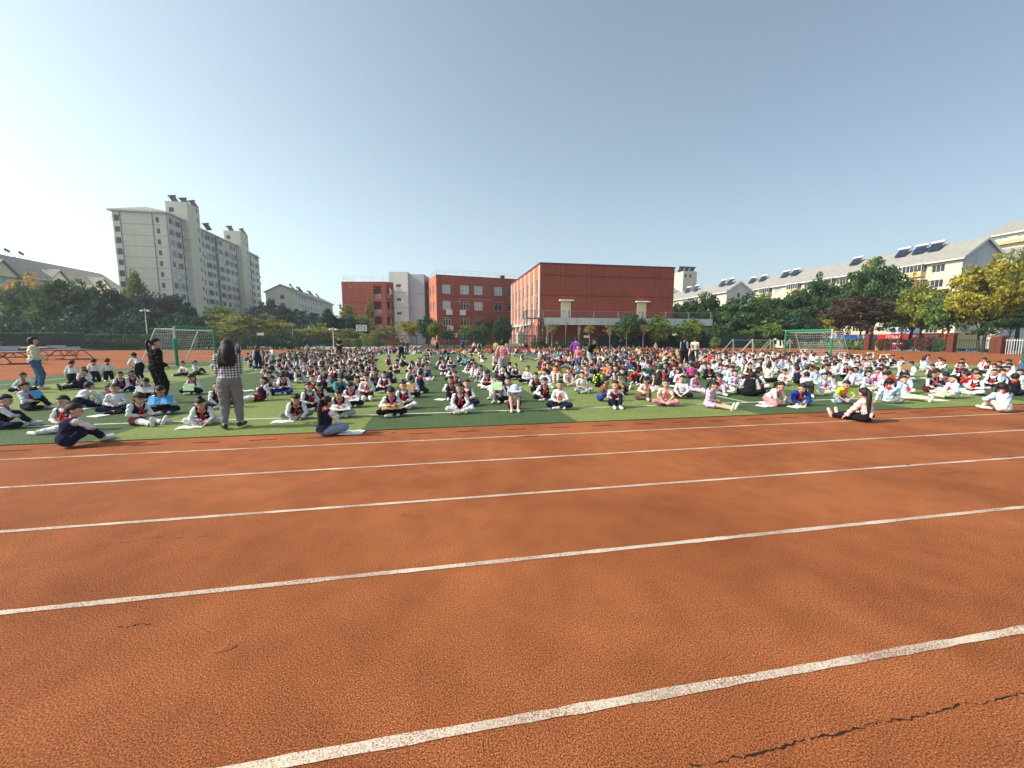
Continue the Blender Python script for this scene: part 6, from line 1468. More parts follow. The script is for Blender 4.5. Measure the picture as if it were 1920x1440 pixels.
('boy in black jacket with neon yellow sleeves seen from behind',5.276,12.574,127.2,'crosslap',{'top': 'neon', 'tops': 'jacket', 'vest': 'black', 'bottom': 'black', 'scarf': 0}),
('boy in brown striped top and blue trousers facing away to the right',4.162,9.719,81.8,'hug',{'top': 'brown', 'bottom': 'blue', 'hair': 'short'}),
('boy in tan top turning right behind the pink sleeved front girl',5.092,10.856,74.9,'oneknee',{'top': 'tan', 'bottom': 'black'}),
('girl in pink and white top hugging her knees on the white line',4.157,8.897,-10.0,'hug',{'top': 'palepink', 'hair': 'short', 'tops': 'tee', 'scale': 1.03}),
('boy in dark jacket over a grey tee with his feet to the right',6.077,12.319,-1.3,'leanback',{'top': 'black', 'vest': 'grey', 'bottom': 'darkgrey', 'scarf': 0}),
('child in bright orange top and scarf in the centre right',6.953,15.527,-19.1,'crosslap',{'top': 'orange', 'bottom': 'brown'}),
('girl in pink top and black trousers in the centre right',7.267,18.007,-22.0,'crosslap',{'top': 'pink', 'tops': 'tee', 'bottom': 'black', 'hair': 'bun', 'scarf': 0}),
('child in black tee with red scarf leaning on one arm',9.051,16.946,-18.1,'one',{'top': 'black', 'tops': 'tee', 'bottom': 'black'}),
('child in grey hoodie seen from behind right of the black tee',8.833,15.654,160.6,'kneel',{'top': 'palegrey', 'tops': 'jacket', 'bottom': 'black', 'scarf': 0}),
('boy in white and pink top with grey trousers and neat red scarf',5.544,9.858,-29.4,'oneknee',{'top': 'palepink', 'bottom': 'brown', 'hair': 'fringe'}),
('girl with long brown hair seen from behind with a red bag',6.628,11.111,129.2,'side',{'top': 'cream', 'hair': 'long', 'bottom': 'palegrey', 'scarf': 0}),
('girl in white tee and pink trousers cross legged on the white line',5.517,8.906,-26.8,'cross',{'top': 'cream', 'tops': 'tee', 'bottom': 'pink', 'hair': 'pony', 'scale': 1.03, 'shoes': 'shoe_dark'}),
('boy in white sweater and black trousers behind the pink trousers girl',6.638,9.893,-38.9,'cross',{'bottom': 'black', 'scarf': 0, 'shoes': 'shoe_dark'}),
('child in pale blue top with one dark knee up in the right middle',8.743,13.756,27.6,'oneknee',{'top': 'lightblue', 'bottom': 'black', 'hair': 'pony'}),
('child in white top kneeling in the right middle',9.981,15.134,6.6,'side',{'hair': 'short', 'bottom': 'palegrey'}),
('girl in lilac tracksuit with her legs stretched to the right',7.749,11.023,19.9,'straight',{'top': 'lilac', 'bottom': 'lilac', 'hair': 'fringe'}),
('girl in lilac tee and shorts with bare legs stretched out at the front',6.317,8.371,31.0,'straight',{'top': 'lilac', 'tops': 'tee', 'bare': 'shorts', 'bottom': 'lilac', 'hair': 'pony', 'scarf': 0, 'scale': 1.03}),
('girl in lilac jacket with red scarf behind the bare legged girl',8.084,10.32,-18.1,'oneknee',{'top': 'lilac', 'bottom': 'palegrey', 'hair': 'fringe'}),
('boy in navy jacket with red scarf in the right middle',10.649,14.172,-21.9,'crosslap',{'top': 'navy', 'tops': 'jacket', 'bottom': 'black'}),
('girl in pale blue uniform and white trousers cross legged in the right middle',11.889,14.355,-29.6,'crosslap',{'top': 'lightblue', 'bottom': 'cream', 'hair': 'short'}),
('person in black gilet and grey sleeves sitting with the back turned among the children',8.666,9.816,123.6,'a_sit',{'top': 'palegrey', 'vest': 'black', 'bottom': 'black', 'hair': 'bob', 'scarf': 0, 'scale': 0.86, 'kid': 0}),
('girl in pink and white top kneeling over a paper at the front',8.036,8.464,16.5,'kneeldown',{'top': 'palepink', 'bottom': 'pink', 'hair': 'pony'}),
('boy in royal blue jacket and red scarf bowed over an open book',8.749,8.4,-16.2,'crossdown',{'top': 'blue', 'tops': 'jacket', 'bottom': 'palegrey', 'scale': 1.04}),
('child in white shirt on all fours with dark trousers towards the camera',10.334,9.5,142.6,'four',{'bottom': 'darkgrey', 'hair': 'short'}),
('child in neon green tee and jeans kneeling over a magazine',10.126,8.428,-25.2,'kneeldown',{'top': 'neon', 'tops': 'tee', 'bottom': 'paledenim'}),
('girl in pale pink top with very long ponytail sitting on the track',8.302,6.305,-167.8,'straightup',{'top': 'palepink', 'tops': 'jacket', 'bottom': 'black', 'hair': 'longpony', 'scale': 1.05, 'shoes': 'shoe_pink'}),
('child in pale blue uniform seen from behind with an arm on the grass',11.179,8.058,120.8,'one',{'top': 'lightblue', 'tops': 'jacket', 'bottom': 'palegrey', 'hair': 'twin'}),
('smiling girl in pale blue uniform with cream legs stretched to the right',12.32,8.469,2.5,'leanback',{'top': 'lightblue', 'tops': 'jacket', 'bottom': 'cream', 'hair': 'short'}),
('girl in pale blue uniform sitting sideways left of the long ponytail girl',11.15,9.808,-8.7,'side',{'top': 'lightblue', 'bottom': 'cream'}),
('boy in pale blue uniform with red scarf facing forward, right middle',14.334,11.48,-46.3,'crosslap',{'top': 'lightblue', 'tops': 'jacket', 'bottom': 'cream'}),
('girl in pale blue uniform turned to the right above the pink ponytail girl',13.188,10.204,7.7,'side',{'top': 'lightblue', 'bottom': 'cream', 'hair': 'bob'}),
('girl in navy vest and burgundy skirt leaning right with outstretched arms',14.799,9.63,8.1,'sidept',{'vest': 'navy', 'hair': 'bob', 'skirt': 'burgundy', 'bottom': 'white'}),
('girl in pale blue uniform with cream trousers reaching for a green magazine',13.893,8.419,-108.8,'side',{'top': 'lightblue', 'tops': 'jacket', 'bottom': 'cream', 'hair': 'pony'}),
('girl in navy vest with red scarf and burgundy skirt facing left',15.469,8.861,-90.2,'crosslap',{'vest': 'navy', 'badge': 1, 'hair': 'bob', 'skirt': 'burgundy', 'bottom': 'white'}),
('boy in navy vest with folded legs right of the red scarf girl',17.73,9.787,-71.1,'crosslap',{'vest': 'navy', 'badge': 1}),
('girl with twin braids in pale blue white uniform sitting on the track at the right',12.36,6.581,-202.0,'oneknee',{'top': 'lightblue', 'tops': 'jacket', 'bottom': 'cream', 'hair': 'twin', 'scale': 1.05}),
('child in black vest seen from behind at the right edge',16.191,8.496,112.7,'crosslap',{'vest': 'black'}),
('child in white shirt leaning left near the right edge',20.066,10.759,-81.8,'one',{'hair': 'short'}),
('child in navy vest with a pink book hiding the face',17.567,12.232,-35.2,'shade',{'vest': 'navy', 'bottom': 'palegrey'}),
('boy in bright red top in the right middle',16.294,14.885,-17.6,'crosslap',{'top': 'red', 'bottom': 'black', 'scarf': 0}),
('child holding a white sheet over the head like a roof',21.686,22.493,-34.0,'shade',{'vest': 'black'}),
('tall child in cream tee with both arms raised under the white sheet',12.045,12.763,106.7,'shade',{'top': 'cream', 'bottom': 'black', 'hair': 'short', 'scale': 1.1, 'scarf': 0}),
('child in bright red jacket seen from behind far right of the beige tee adult',15.547,20.525,132.9,'kneelup',{'top': 'red', 'tops': 'jacket', 'bottom': 'black', 'scarf': 0, 'hair': 'short'}),
('child shading the head with a flat sheet, first near the right goal',23.126,18.414,-41.5,'shade',{'vest': 'navy'}),
('child shading the head with a flat sheet, second near the right goal',27.208,20.895,-52.5,'shade',{'vest': 'navy'}),
('child shading the head with a flat sheet, third near the right goal',24.442,20.399,-60.2,'shade',{'vest': 'navy'}),
('child shading the head with a flat sheet, fourth near the right goal',24.553,18.133,-73.6,'shade',{'vest': 'navy'}),
('child shading the head with a flat sheet, fifth near the right goal',29.619,27.955,-76.7,'shade',{'vest': 'navy'}),
('standing child in navy vest seen from behind in the left centre',-8.854,22.035,196.9,'stand',{'vest': 'navy', 'hair': 'pony', 'scale': 1.02}),
('standing boy in white shirt and grey trousers handing something to the left',-8.822,23.83,-49.7,'standclasp',{'bottom': 'grey'}),
('standing child in black by the fence post at the left centre',-16.002,36.332,23.8,'stand',{'vest': 'blue', 'top': 'palegrey', 'bottom': 'black'}),
('child in red checked shirt standing beside the purple tall one',6.85,18.779,-30.0,'stand',{'top': 'pink', 'bottom': 'denim', 'vest': 'pink', 'scale': 1.05}),
('child with vest and red scarf held by the adult in the dark dress',15.003,21.521,-54.9,'stand',{'vest': 'black'}),
('child in yellow striped top standing beyond the pink hoodie',5.299,36.295,161.7,'stand',{'top': 'yellow', 'bottom': 'paledenim', 'scale': 1.15, 'scarf': 0}),
('child in yellow top standing far back by the fence',25.733,43.98,-30.3,'stand',{'top': 'tan', 'bottom': 'tan', 'scarf': 0, 'scale': 0.95}),
('standing child in white shirt, left of two by the fence in the centre',4.197,46.202,-5.2,'stand',{'scarf': 0, 'bottom': 'black'}),
('standing child with vest, right of two by the fence in the centre',4.63,44.438,164.1,'stand',{'vest': 'navy', 'bottom': 'black'}),
('child in light pink top standing on a bench by the fence',20.385,66.747,-7.0,'stand',{'top': 'palepink', 'bottom': 'palepink', 'scarf': 0}),
('child in white crouching under a pink hood near the fence at the left',-11.82,39.492,46.7,'standbend',{'bottom': 'teal', 'hair': 'bob', 'scarf': 0}),
('woman in black and white plaid shirt and grey trousers standing with her back turned',-3.687,7.943,196.9,'a_book',{'top': 'plaid', 'bottom': 'grey', 'hair': 'long', 'scarf': 0, 'shoes': 'shoe_dark', 'scale': 0.985, 'kid': 0}),
('woman dressed all in black standing among the children at the left',-6.9,11.404,141.2,'a_clasp',{'top': 'black', 'bottom': 'black', 'hair': 'pony', 'scarf': 0, 'shoes': 'shoe_dark', 'tops': 'jacket', 'kid': 0}),
('woman in cream jacket and jeans standing by the table tennis tables',-12.518,15.171,129.5,'a_clasp',{'top': 'cream', 'tops': 'jacket', 'bottom': 'denim', 'hair': 'bob', 'scarf': 0, 'shoes': 'shoe_pink', 'scale': 1.02, 'kid': 0}),
('woman in pink hoodie and pale jeans walking away in the centre',2.503,15.302,170.7,'a_walk',{'top': 'pink', 'tops': 'jacket', 'bottom': 'palegrey', 'hair': 'bob', 'scarf': 0, 'scale': 0.98, 'kid': 0}),
('man in black tee standing behind the crowd in front of the court',-8.791,38.927,12.7,'a_clasp',{'top': 'black', 'tops': 'tee', 'bottom': 'black', 'hair': 'short', 'scarf': 0, 'shoes': 'shoe_dark', 'scale': 1.05, 'kid': 0}),
('guard in dark uniform with a pale belt standing near the fence',-14.517,48.015,116.8,'a_stand',{'top': 'black', 'vest': 'navy', 'hair': 'short', 'scarf': 0, 'shoes': 'shoe_dark', 'kid': 0}),
('woman in brown top and black trousers standing in the centre gap',-2.807,33.012,14.9,'a_bend',{'top': 'brown', 'bottom': 'black', 'hair': 'bob', 'scarf': 0, 'skin': 'skin', 'kid': 0}),
('person in dark shirt and jeans standing just right of the woman in brown',-2.733,37.796,-15.9,'a_clasp',{'top': 'darkgrey', 'bottom': 'denim', 'hair': 'short', 'scarf': 0, 'scale': 0.9, 'kid': 0}),
('tall person in purple sweatshirt with the back to the camera',7.177,20.087,145.3,'a_stand',{'top': 'purple', 'tops': 'jacket', 'bottom': 'black', 'hair': 'short', 'scarf': 0, 'shoes': 'shoe_dark', 'scale': 1.03, 'kid': 0}),
('woman in black coat and pale trousers bending right of the purple sweatshirt',7.766,19.617,38.4,'a_bend',{'top': 'black', 'tops': 'jacket', 'bottom': 'palegrey', 'hair': 'bob', 'scarf': 0, 'scale': 1.0, 'kid': 0}),
('woman in a long dark dress with pale sleeves standing right of centre',13.464,20.062,116.1,'a_clasp',{'top': 'paledenim', 'vest': 'black', 'bottom': 'black', 'skirt': 'black', 'hair': 'pony', 'scarf': 0, 'scale': 1.05, 'shoes': 'shoe_dark', 'kid': 0}),
('person in beige tee with the back to the camera right of the dark dress',15.129,21.497,142.9,'a_clasp',{'top': 'cream', 'tops': 'tee', 'bottom': 'denim', 'hair': 'short', 'scarf': 0, 'scale': 1.02, 'kid': 0}),
('adult in dark green jacket and jeans cut by the right edge',20.46,10.472,-122.9,'a_stand',{'top': 'green', 'tops': 'jacket', 'bottom': 'denim', 'hair': 'short', 'scarf': 0, 'scale': 0.97, 'kid': 0}),
('person in blue jacket bending by the fence in the centre',3.04,48.23,-43.6,'a_bend',{'top': 'blue', 'tops': 'jacket', 'hair': 'short', 'scarf': 0, 'scale': 0.95, 'kid': 0}),
('person in brown top and dark trousers by the fence left of the bench child',10.07,45.103,157.4,'a_stand',{'top': 'brown', 'bottom': 'black', 'hair': 'short', 'scarf': 0, 'scale': 0.95, 'kid': 0}),
('person in white top and black trousers standing by the fence in the centre',0.022,48.795,20.0,'a_stand',{'top': 'cream', 'vest': 'darkgrey', 'bottom': 'black', 'hair': 'bob', 'scarf': 0, 'scale': 0.93, 'kid': 0}),
('child in black vest, looking left, near row left of the centre gap',-2.19,11.73,19,'lookleft',{'vest': 'black', 'bottom': 'white', 'scarf': 1, 'hair': 'bob', 'scale': 0.948, 'detail': 1, 'g': 1, 'skirt': 'burgundy'}),
('child in navy vest, kneeling, near row at the centre gap',-0.52,12.11,155,'kneel',{'vest': 'navy', 'bottom': 'darkgrey', 'scarf': 1, 'hair': 'bun', 'scale': 0.971, 'detail': 1, 'g': 1}),
('child in navy vest, cross legged, near row above the magazine boy',-3.53,12.18,29,'crosslap',{'vest': 'navy', 'scarf': 1, 'hair': 'short', 'scale': 0.936, 'detail': 1, 'g': 1}),
('child in teal top, bent down, near row below the man in black',-2.99,12.6,40,'crossdown',{'top': 'teal', 'scarf': 0, 'hair': 'pony', 'scale': 1.057, 'detail': 1, 'g': 1}),
('child in black vest, looking right, near row left of the centre gap',-2.32,12.98,-9,'lookright',{'vest': 'black', 'bottom': 'palegrey', 'scarf': 1, 'hair': 'bob', 'scale': 1.019, 'detail': 1, 'g': 1}),
('child in pale blue top, looking left, near row left of the purple sweatshirt adult',3.56,12.76,-39,'lookleft',{'top': 'lightblue', 'bottom': 'palepink', 'scarf': 1, 'hair': 'pony', 'scale': 1.002, 'detail': 1, 'g': 1}),
('child in navy vest, head bowed, near row below the man in black',-3.42,12.82,157,'crossread',{'vest': 'navy', 'bottom': 'black', 'scarf': 1, 'hair': 'bob', 'scale': 0.943, 'detail': 1, 'g': 1}),
('child in navy vest, head bowed, near row right of the plaid shirted woman',-4.88,12.56,86,'crossread',{'vest': 'navy', 'scarf': 1, 'hair': 'bob', 'scale': 0.932, 'detail': 1, 'g': 1}),
('child in navy vest, hugging the knees, near row below the man in black',-3.03,13.24,103,'hug',{'vest': 'navy', 'scarf': 1, 'hair': 'bob', 'scale': 1.041, 'detail': 1, 'g': 1}),
('child in blue top, slumped over, near row left of the dark dress adult',6.88,11.82,-18,'slump',{'top': 'blue', 'bottom': 'black', 'scarf': 1, 'hair': 'bob', 'scale': 0.966, 'detail': 1, 'g': 1}),
('child in pale blue top, kneeling, near row below the steel A-frames',8.77,10.53,-8,'kneel',{'top': 'lightblue', 'bottom': 'cream', 'scarf': 1, 'hair': 'bob', 'scale': 0.977, 'detail': 1, 'g': 1}),
('child in navy vest, leaning back, near row right of the pink hoodie woman',2.2,13.8,-58,'leanback',{'vest': 'navy', 'scarf': 1, 'hair': 'pony', 'scale': 1.054, 'detail': 1, 'g': 1}),
('child in navy vest, leaning forward, near row right of the plaid shirted woman',-5.02,13.26,-8,'cross',{'vest': 'navy', 'bottom': 'white', 'scarf': 1, 'hair': 'short', 'scale': 1.022, 'detail': 1, 'g': 1, 'skirt': 'burgundy'}),
('child in white top, twisted sideways, near row at the centre gap',-0.97,14.38,37,'twist',{'bottom': 'black', 'scarf': 1, 'hair': 'short', 'scale': 0.982, 'detail': 1, 'g': 1}),
('child in white top, looking left, near row below the beige tee adult',8.02,12.02,-75,'lookleft',{'bottom': 'black', 'scarf': 1, 'hair': 'fringe', 'scale': 1.049, 'detail': 1, 'g': 1}),
('child in navy vest, slumped over, near row left of the centre gap',-2.46,14.37,-52,'slump',{'vest': 'navy', 'bottom': 'black', 'scarf': 1, 'hair': 'short', 'scale': 1.024, 'detail': 1, 'g': 1}),
('child in navy vest, looking right, near row below the man in black',-3.75,14.16,11,'lookright',{'vest': 'navy', 'bottom': 'white', 'scarf': 1, 'hair': 'short', 'scale': 0.983, 'detail': 1, 'g': 1}),
('child in pale blue top, slumped over, near row left of the dark dress adult',7.29,12.76,-75,'slump',{'top': 'lightblue', 'bottom': 'black', 'scarf': 1, 'hair': 'short', 'scale': 1.054, 'detail': 1, 'g': 1}),
('child in black vest, head bowed, near row above the magazine boy',-4.89,14.06,-3,'crossread',{'vest': 'black', 'scarf': 1, 'hair': 'short', 'scale': 0.94, 'detail': 1, 'g': 1}),
('child in navy vest, white legs, head bowed, near row left of the centre gap',-1.73,15.02,164,'crossread',{'vest': 'navy', 'bottom': 'white', 'scarf': 1, 'hair': 'short', 'scale': 0.981, 'detail': 1, 'g': 1, 'skirt': 'burgundy'}),
('child in navy vest, leaning forward, near row below the steel A-frames',10.17,11.21,84,'cross',{'vest': 'navy', 'bottom': 'white', 'scarf': 1, 'hair': 'pony', 'scale': 1.039, 'detail': 1, 'g': 1, 'skirt': 'burgundy'}),
('child in navy vest, black legs, head bowed, near row left of the centre gap',-2.25,15.17,11,'crossread',{'vest': 'navy', 'bottom': 'black', 'scarf': 1, 'hair': 'short', 'scale': 0.979, 'detail': 1, 'g': 1}),
('child in red top, slumped over, near row between purple and dark dressed adults',7.24,13.6,-39,'slump',{'top': 'red', 'bottom': 'black', 'scarf': 1, 'hair': 'short', 'scale': 0.978, 'detail': 1, 'g': 1}),
('child in dark grey top, kneeling, near row left of the purple sweatshirt adult',4.26,14.96,-41,'kneel',{'top': 'darkgrey', 'bottom': 'palepink', 'scarf': 1, 'hair': 'short', 'scale': 0.967, 'detail': 1, 'g': 1}),
('child in navy top, hugging the knees, near row between purple and dark dressed adults',6.65,14.23,-9,'hug',{'top': 'navy', 'bottom': 'palegrey', 'scarf': 0, 'hair': 'bun', 'scale': 0.999, 'detail': 1, 'g': 1}),
('child in red top, legs stretched, near row left of the dark dress adult',8.17,13.43,-73,'straight',{'top': 'red', 'bottom': 'palepink', 'scarf': 0, 'hair': 'fringe', 'scale': 0.976, 'detail': 1, 'g': 1}),
('child in white top, head bowed, near row in front of the right goal',12.15,10.31,204,'crossread',{'bottom': 'white', 'scarf': 1, 'hair': 'bun', 'scale': 0.979, 'detail': 1, 'g': 1}),
('child in white top, looking left, near row right of the plaid shirted woman',-5.61,14.96,16,'lookleft',{'scarf': 1, 'hair': 'bob', 'scale': 1.032, 'detail': 1, 'g': 1}),
('child in black vest, twisted sideways, near row below the man in black',-3.75,15.62,-25,'twist',{'vest': 'black', 'bottom': 'darkgrey', 'scarf': 1, 'hair': 'short', 'scale': 1.045, 'detail': 1, 'g': 1}),
('child in navy vest, head bowed, near row above the magazine boy',-4.31,15.79,-12,'crossread',{'vest': 'navy', 'bottom': 'palegrey', 'scarf': 1, 'hair': 'bun', 'scale': 0.943, 'detail': 1, 'g': 1}),
('child in pink top, looking left, middle row between purple and dark dressed adults',6.81,14.91,-8,'lookleft',{'top': 'pink', 'bottom': 'darkgrey', 'scarf': 1, 'hair': 'bun', 'scale': 0.958, 'detail': 1, 'g': 1}),
('child in white top, turned sideways, near row below the brown bush on the right',13.24,9.7,-25,'side',{'bottom': 'white', 'scarf': 1, 'hair': 'short', 'scale': 0.93, 'detail': 1, 'g': 1}),
('child in pale blue top, looking left, near row below the steel A-frames',10.52,12.73,-17,'lookleft',{'top': 'lightblue', 'bottom': 'cream', 'scarf': 1, 'hair': 'fringe', 'scale': 1.046, 'detail': 1, 'g': 1}),
('child in orange top, kneeling, middle row left of the purple sweatshirt adult',4.81,15.81,16,'kneel',{'top': 'orange', 'bottom': 'darkgrey', 'scarf': 1, 'hair': 'short', 'scale': 1.0, 'detail': 1, 'g': 1}),
('child in navy vest, leaning back, near row left of the centre gap',-3.06,16.33,-81,'leanback',{'vest': 'navy', 'bottom': 'black', 'scarf': 1, 'hair': 'pony', 'scale': 0.993, 'detail': 1, 'g': 1}),
('child in white top, leaning forward, near row left of the dark dress adult',8.64,14.24,175,'cross',{'scarf': 0, 'hair': 'short', 'scale': 0.99, 'detail': 1, 'g': 1}),
('child in navy vest, white legs, looking left, near row above the magazine boy',-5.07,15.87,55,'lookleft',{'vest': 'navy', 'bottom': 'white', 'scarf': 1, 'hair': 'fringe', 'scale': 0.931, 'detail': 1, 'g': 1}),
('child in pale blue top, leaning forward, near row below the red shop sign',13.8,9.49,-76,'cross',{'top': 'lightblue', 'bottom': 'cream', 'scarf': 0, 'hair': 'fringe', 'scale': 0.994, 'detail': 1, 'g': 1}),
('child in white top, black legs, looking left, middle row at the centre gap',-0.93,16.74,3,'lookleft',{'bottom': 'black', 'scarf': 1, 'hair': 'bun', 'scale': 1.019, 'detail': 1, 'g': 1}),
('child in orange top, legs stretched, middle row left of the purple sweatshirt adult',5.47,15.92,-5,'straight',{'top': 'orange', 'bottom': 'black', 'scarf': 1, 'hair': 'short', 'scale': 0.943, 'detail': 1, 'g': 1}),
('child in green top, hugging the knees, middle row around the purple sweatshirt adult',6.01,15.85,-13,'hug',{'top': 'green', 'bottom': 'palepink', 'scarf': 1, 'hair': 'fringe', 'scale': 0.983, 'detail': 1, 'g': 1}),
('child in white top, legs stretched, near row left of the right goal',12.02,11.97,-51,'straight',{'bottom': 'white', 'scarf': 1, 'hair': 'pony', 'scale': 0.937, 'detail': 1, 'g': 1}),
('child in dark grey top, slumped over, near row above the magazine boy',-5.53,16.04,-5,'slump',{'top': 'darkgrey', 'scarf': 0, 'hair': 'short', 'scale': 1.052, 'detail': 1, 'g': 1}),
('child in navy vest, looking left, near row below the man in black',-3.64,16.62,13,'lookleft',{'vest': 'navy', 'bottom': 'darkgrey', 'scarf': 1, 'hair': 'short', 'scale': 1.055, 'detail': 1, 'g': 1}),
('child in black vest, legs stretched, near row below the man in black',-4.32,16.59,-26,'straight',{'vest': 'black', 'bottom': 'white', 'scarf': 1, 'hair': 'bob', 'scale': 1.003, 'detail': 1, 'g': 1})]
for k_ in KIDS:
    kw = dict(k_[5]); kw.setdefault('top', 'white'); kw.setdefault('bottom', 'navy')
    for q in ('top', 'vest', 'bottom', 'skirt', 'cap'):
        if kw.get(q): kw[q] += '_cloth'
    if kw.pop('g', 0): kw['group'] = 'children seated farther back on the pitch'
    lab, u, v, rz, pose = k_[:5]
    person(lab, u, v, rz, pose, **kw)
def book(label, u, v, z, rz, kind, mat, tilt=0):
    return put('book', BOOK[(kind, mat)], None, label=label, cat='book' if mat != 'cardboard' else 'cardboard sheet', group=None, mat=Matrix.Translation((u, v, z)) @ Matrix.Rotation(R(rz), 4, 'Z') @ Matrix.Rotation(R(tilt), 4, 'X'))
for b_ in [
('open white magazine on the grass before the bowed girl in white tights', -4.468, 8.04, 0.016, 15, 'open', 'paper', 0),
('open magazine on the grass in front of the boy in grey trousers', -2.987, 8.268, 0.016, 8, 'open', 'paper', 0),
('white exercise book on the track edge beside the long ponytail girl', -1.507, 7.079, 0.012, -5, 'open', 'paper', 0),
('blue picture book lying on the grass right of the front girl', -5.283, 8.797, 0.016, 60, 'flat', 'paper_blue', 0),
('white sheet on the grass left of the polo shirt boy', -6.919, 9.698, 0.016, 70, 'flat', 'paper', 0),
('white sheet before the girl with the hanging scarf', -7.967, 10.792, 0.016, 80, 'flat', 'paper', 0),
('small white sheet on the grass below the pink hoodie woman', 2.679, 12.698, 0.016, 60, 'flat', 'paper', 0),
('white booklet under the hands of the pink and white girl', 7.838, 8.127, 0.016, 10, 'open', 'paper', 0),
('open book under the hands of the royal blue jacket boy', 8.461, 7.862, 0.016, 10, 'open', 'paper', 0),
('open magazine before the neon green child', 10.224, 8.237, 0.016, 10, 'open', 'paper', 0),
('white paper on the grass right of the stretched cream legs', 13.149, 8.128, 0.016, 70, 'flat', 'paper', 0),
('sheet on the grass beside the girl with one knee up in the centre', 0.187, 10.646, 0.016, 60, 'flat', 'paper', 0),
('white book on the grass below the plaid woman', -5.807, 13.49, 0.016, 20, 'open', 'paper', 0),
('blue booklet held by the boy leaning back at the left edge', -9.033, 10.973, 0.276, 95, 'up', 'paper_blue', -30),
('blue picture book held by the boy with soles to the camera', -5.812, 9.616, 0.239, 23, 'open', 'paper_blue', 40),
('grey booklet held by the boy left of the woman in black', -7.394, 11.839, 0.239, 47, 'open', 'paper', 40),
('large green paper held by the girl behind the woman in black', -7.05, 12.883, 0.147, -2, 'up', 'paper_green', -20),
('white sheet held by the reading girl right of the long ponytail girl', -1.969, 8.499, 0.184, 13, 'open', 'paper', 25),
('worksheet held by the boy behind the reading girl', -2.037, 9.759, 0.184, 2, 'open', 'paper', 25),
('brown cardboard held by the child in the second column', -0.786, 11.169, 0.184, -22, 'up', 'cardboard', -10),
('small brown book held by the front line boy in black trousers', -0.947, 8.436, 0.184, 6, 'open', 'cardboard', 30),
('green folded paper held by the girl in the slanting column', 1.451, 9.896, 0.35, -24, 'up', 'paper_green', -20),
('pink book hiding the face of the child on the right', 17.46, 12.08, 0.46, -35, 'up', 'cardboard', 0),
('green and white magazine held low by the pale blue girl', 13.576, 8.527, 0.046, -109, 'up', 'paper_green', -15),
('white roof sheet over the head of the child on the right', 21.696, 22.508, 0.736, -34, 'open', 'paper', 0),
('cardboard sheet held by the plaid shirted woman', -3.792, 8.287, 1.02, 197, 'up', 'cardboard', -20),
('pale blue sheet held as a sunshade by the first shading child near the goal', 23.138, 18.428, 0.736, -42, 'open', 'paper', 0),
('pale white sheet held as a sunshade by the second shading child near the goal', 27.223, 20.906, 0.736, -52, 'open', 'paper', 0),
('pale blue sheet held as a sunshade by the third shading child near the goal', 24.458, 20.408, 0.736, -60, 'open', 'paper', 0),
('pale white sheet held as a sunshade by the fourth shading child near the goal', 24.571, 18.138, 0.736, -74, 'open', 'paper', 0),
('pale blue sheet held as a sunshade by the fifth shading child near the goal', 29.637, 27.959, 0.736, -77, 'open', 'paper', 0)]: book(*b_)

# ---- smaller figures farther back: one mesh each, slots filled per child
PAL = ['white_cloth','palepink_cloth','lightblue_cloth','pink_cloth','lilac_cloth','magenta_cloth','navy_cloth','black_cloth','darkgrey_cloth','grey_cloth','palegrey_cloth','blue_cloth','teal_cloth','green_cloth','neon_cloth','yellow_cloth','orange_cloth','tan_cloth','brown_cloth','red_cloth','burgundy_cloth','cream_cloth','purple_cloth','denim_cloth']
def far_fig(name, vox, kid=True):
    """slots: 0 skin 1 top 2 bottom 3 shoes 4 hair 5 vest 6 scarf"""
    g, co, no, faces, lab, tt = fig_meshes(name, vox, kid)
    L0 = np.array([l.rstrip('01') for l in lab]); lat = np.abs((co - np.array(g.p0)) @ np.array(g.sd)); co = co + no*(.012*(~np.isin(L0, ['head','neck','hand'])))[:,None]
    mi = []
    for f in faces:
        i = f[0]; l = L0[i]
        mi.append({'torso': 5 if lat[i] < g.shw*.9 else 1, 'uarm': 1, 'farm': 1 if tt[i] < .9 else 0, 'hand': 0, 'hip': 2, 'thigh': 2, 'shin': 2 if tt[i] < .9 else 3, 'foot': 3, 'head': 0, 'neck': 0}[l])
    m = MB(); m.v = [tuple(map(float, c)) for c in co]; m.f = list(faces); m.m = mi
    HM = Matrix.Translation(g.head) @ g.headR.to_4x4() @ Matrix.Scale(g.hs, 4); CM = Matrix.Translation(g.nb) @ Matrix((g.sd, -g.fw, g.up)).transposed().to_4x4()
    hm = MB(); n, k = 10, 7
    for i in range(k+1):
        t = math.pi*i/k
        for j in range(n):
            a = 2*math.pi*j/n; d = V3((math.sin(t)*math.cos(a), math.sin(t)*math.sin(a), math.cos(t))); fr = max(0, -d.y); lim = -.75 + .93*min(1, fr/.30); ins = 1 if d.z > lim else .72
            hm.v.append(tuple(HM @ (V3((0,.008,.02)) + V3((d.x*.082, d.y*.096, d.z*.092))*1.06*ins)))
    for i in range(k):
        for j in range(n): hm.f.append((i*n+j, (i+1)*n+j, (i+1)*n+(j+1) % n, i*n+(j+1) % n))
    m.add(hm.v, hm.f, 4)
    s = MB(); s.tube([(-.07,0,0),(0,-.075,-.03),(.07,0,0),(0,.07,.0),(-.07,0,0)], .02, 4, cap=False); s.tube([(0,-.08,-.03),(-.02,-.12,-.14),(-.02,-.12,-.22)], [.015,.03,.01], 4); s.v = [tuple(CM @ V3(p)) for p in s.v]
    m.add(s.v, s.f, 6)
    return m
def far_cut(m):
    me = m.mesh('person', [None]*0); me.materials.clear()
    for k in range(7): me.materials.append(None)
    me.polygons.foreach_set('material_index', m.m); me.polygons.foreach_set('use_smooth', [True]*len(me.polygons)); return me
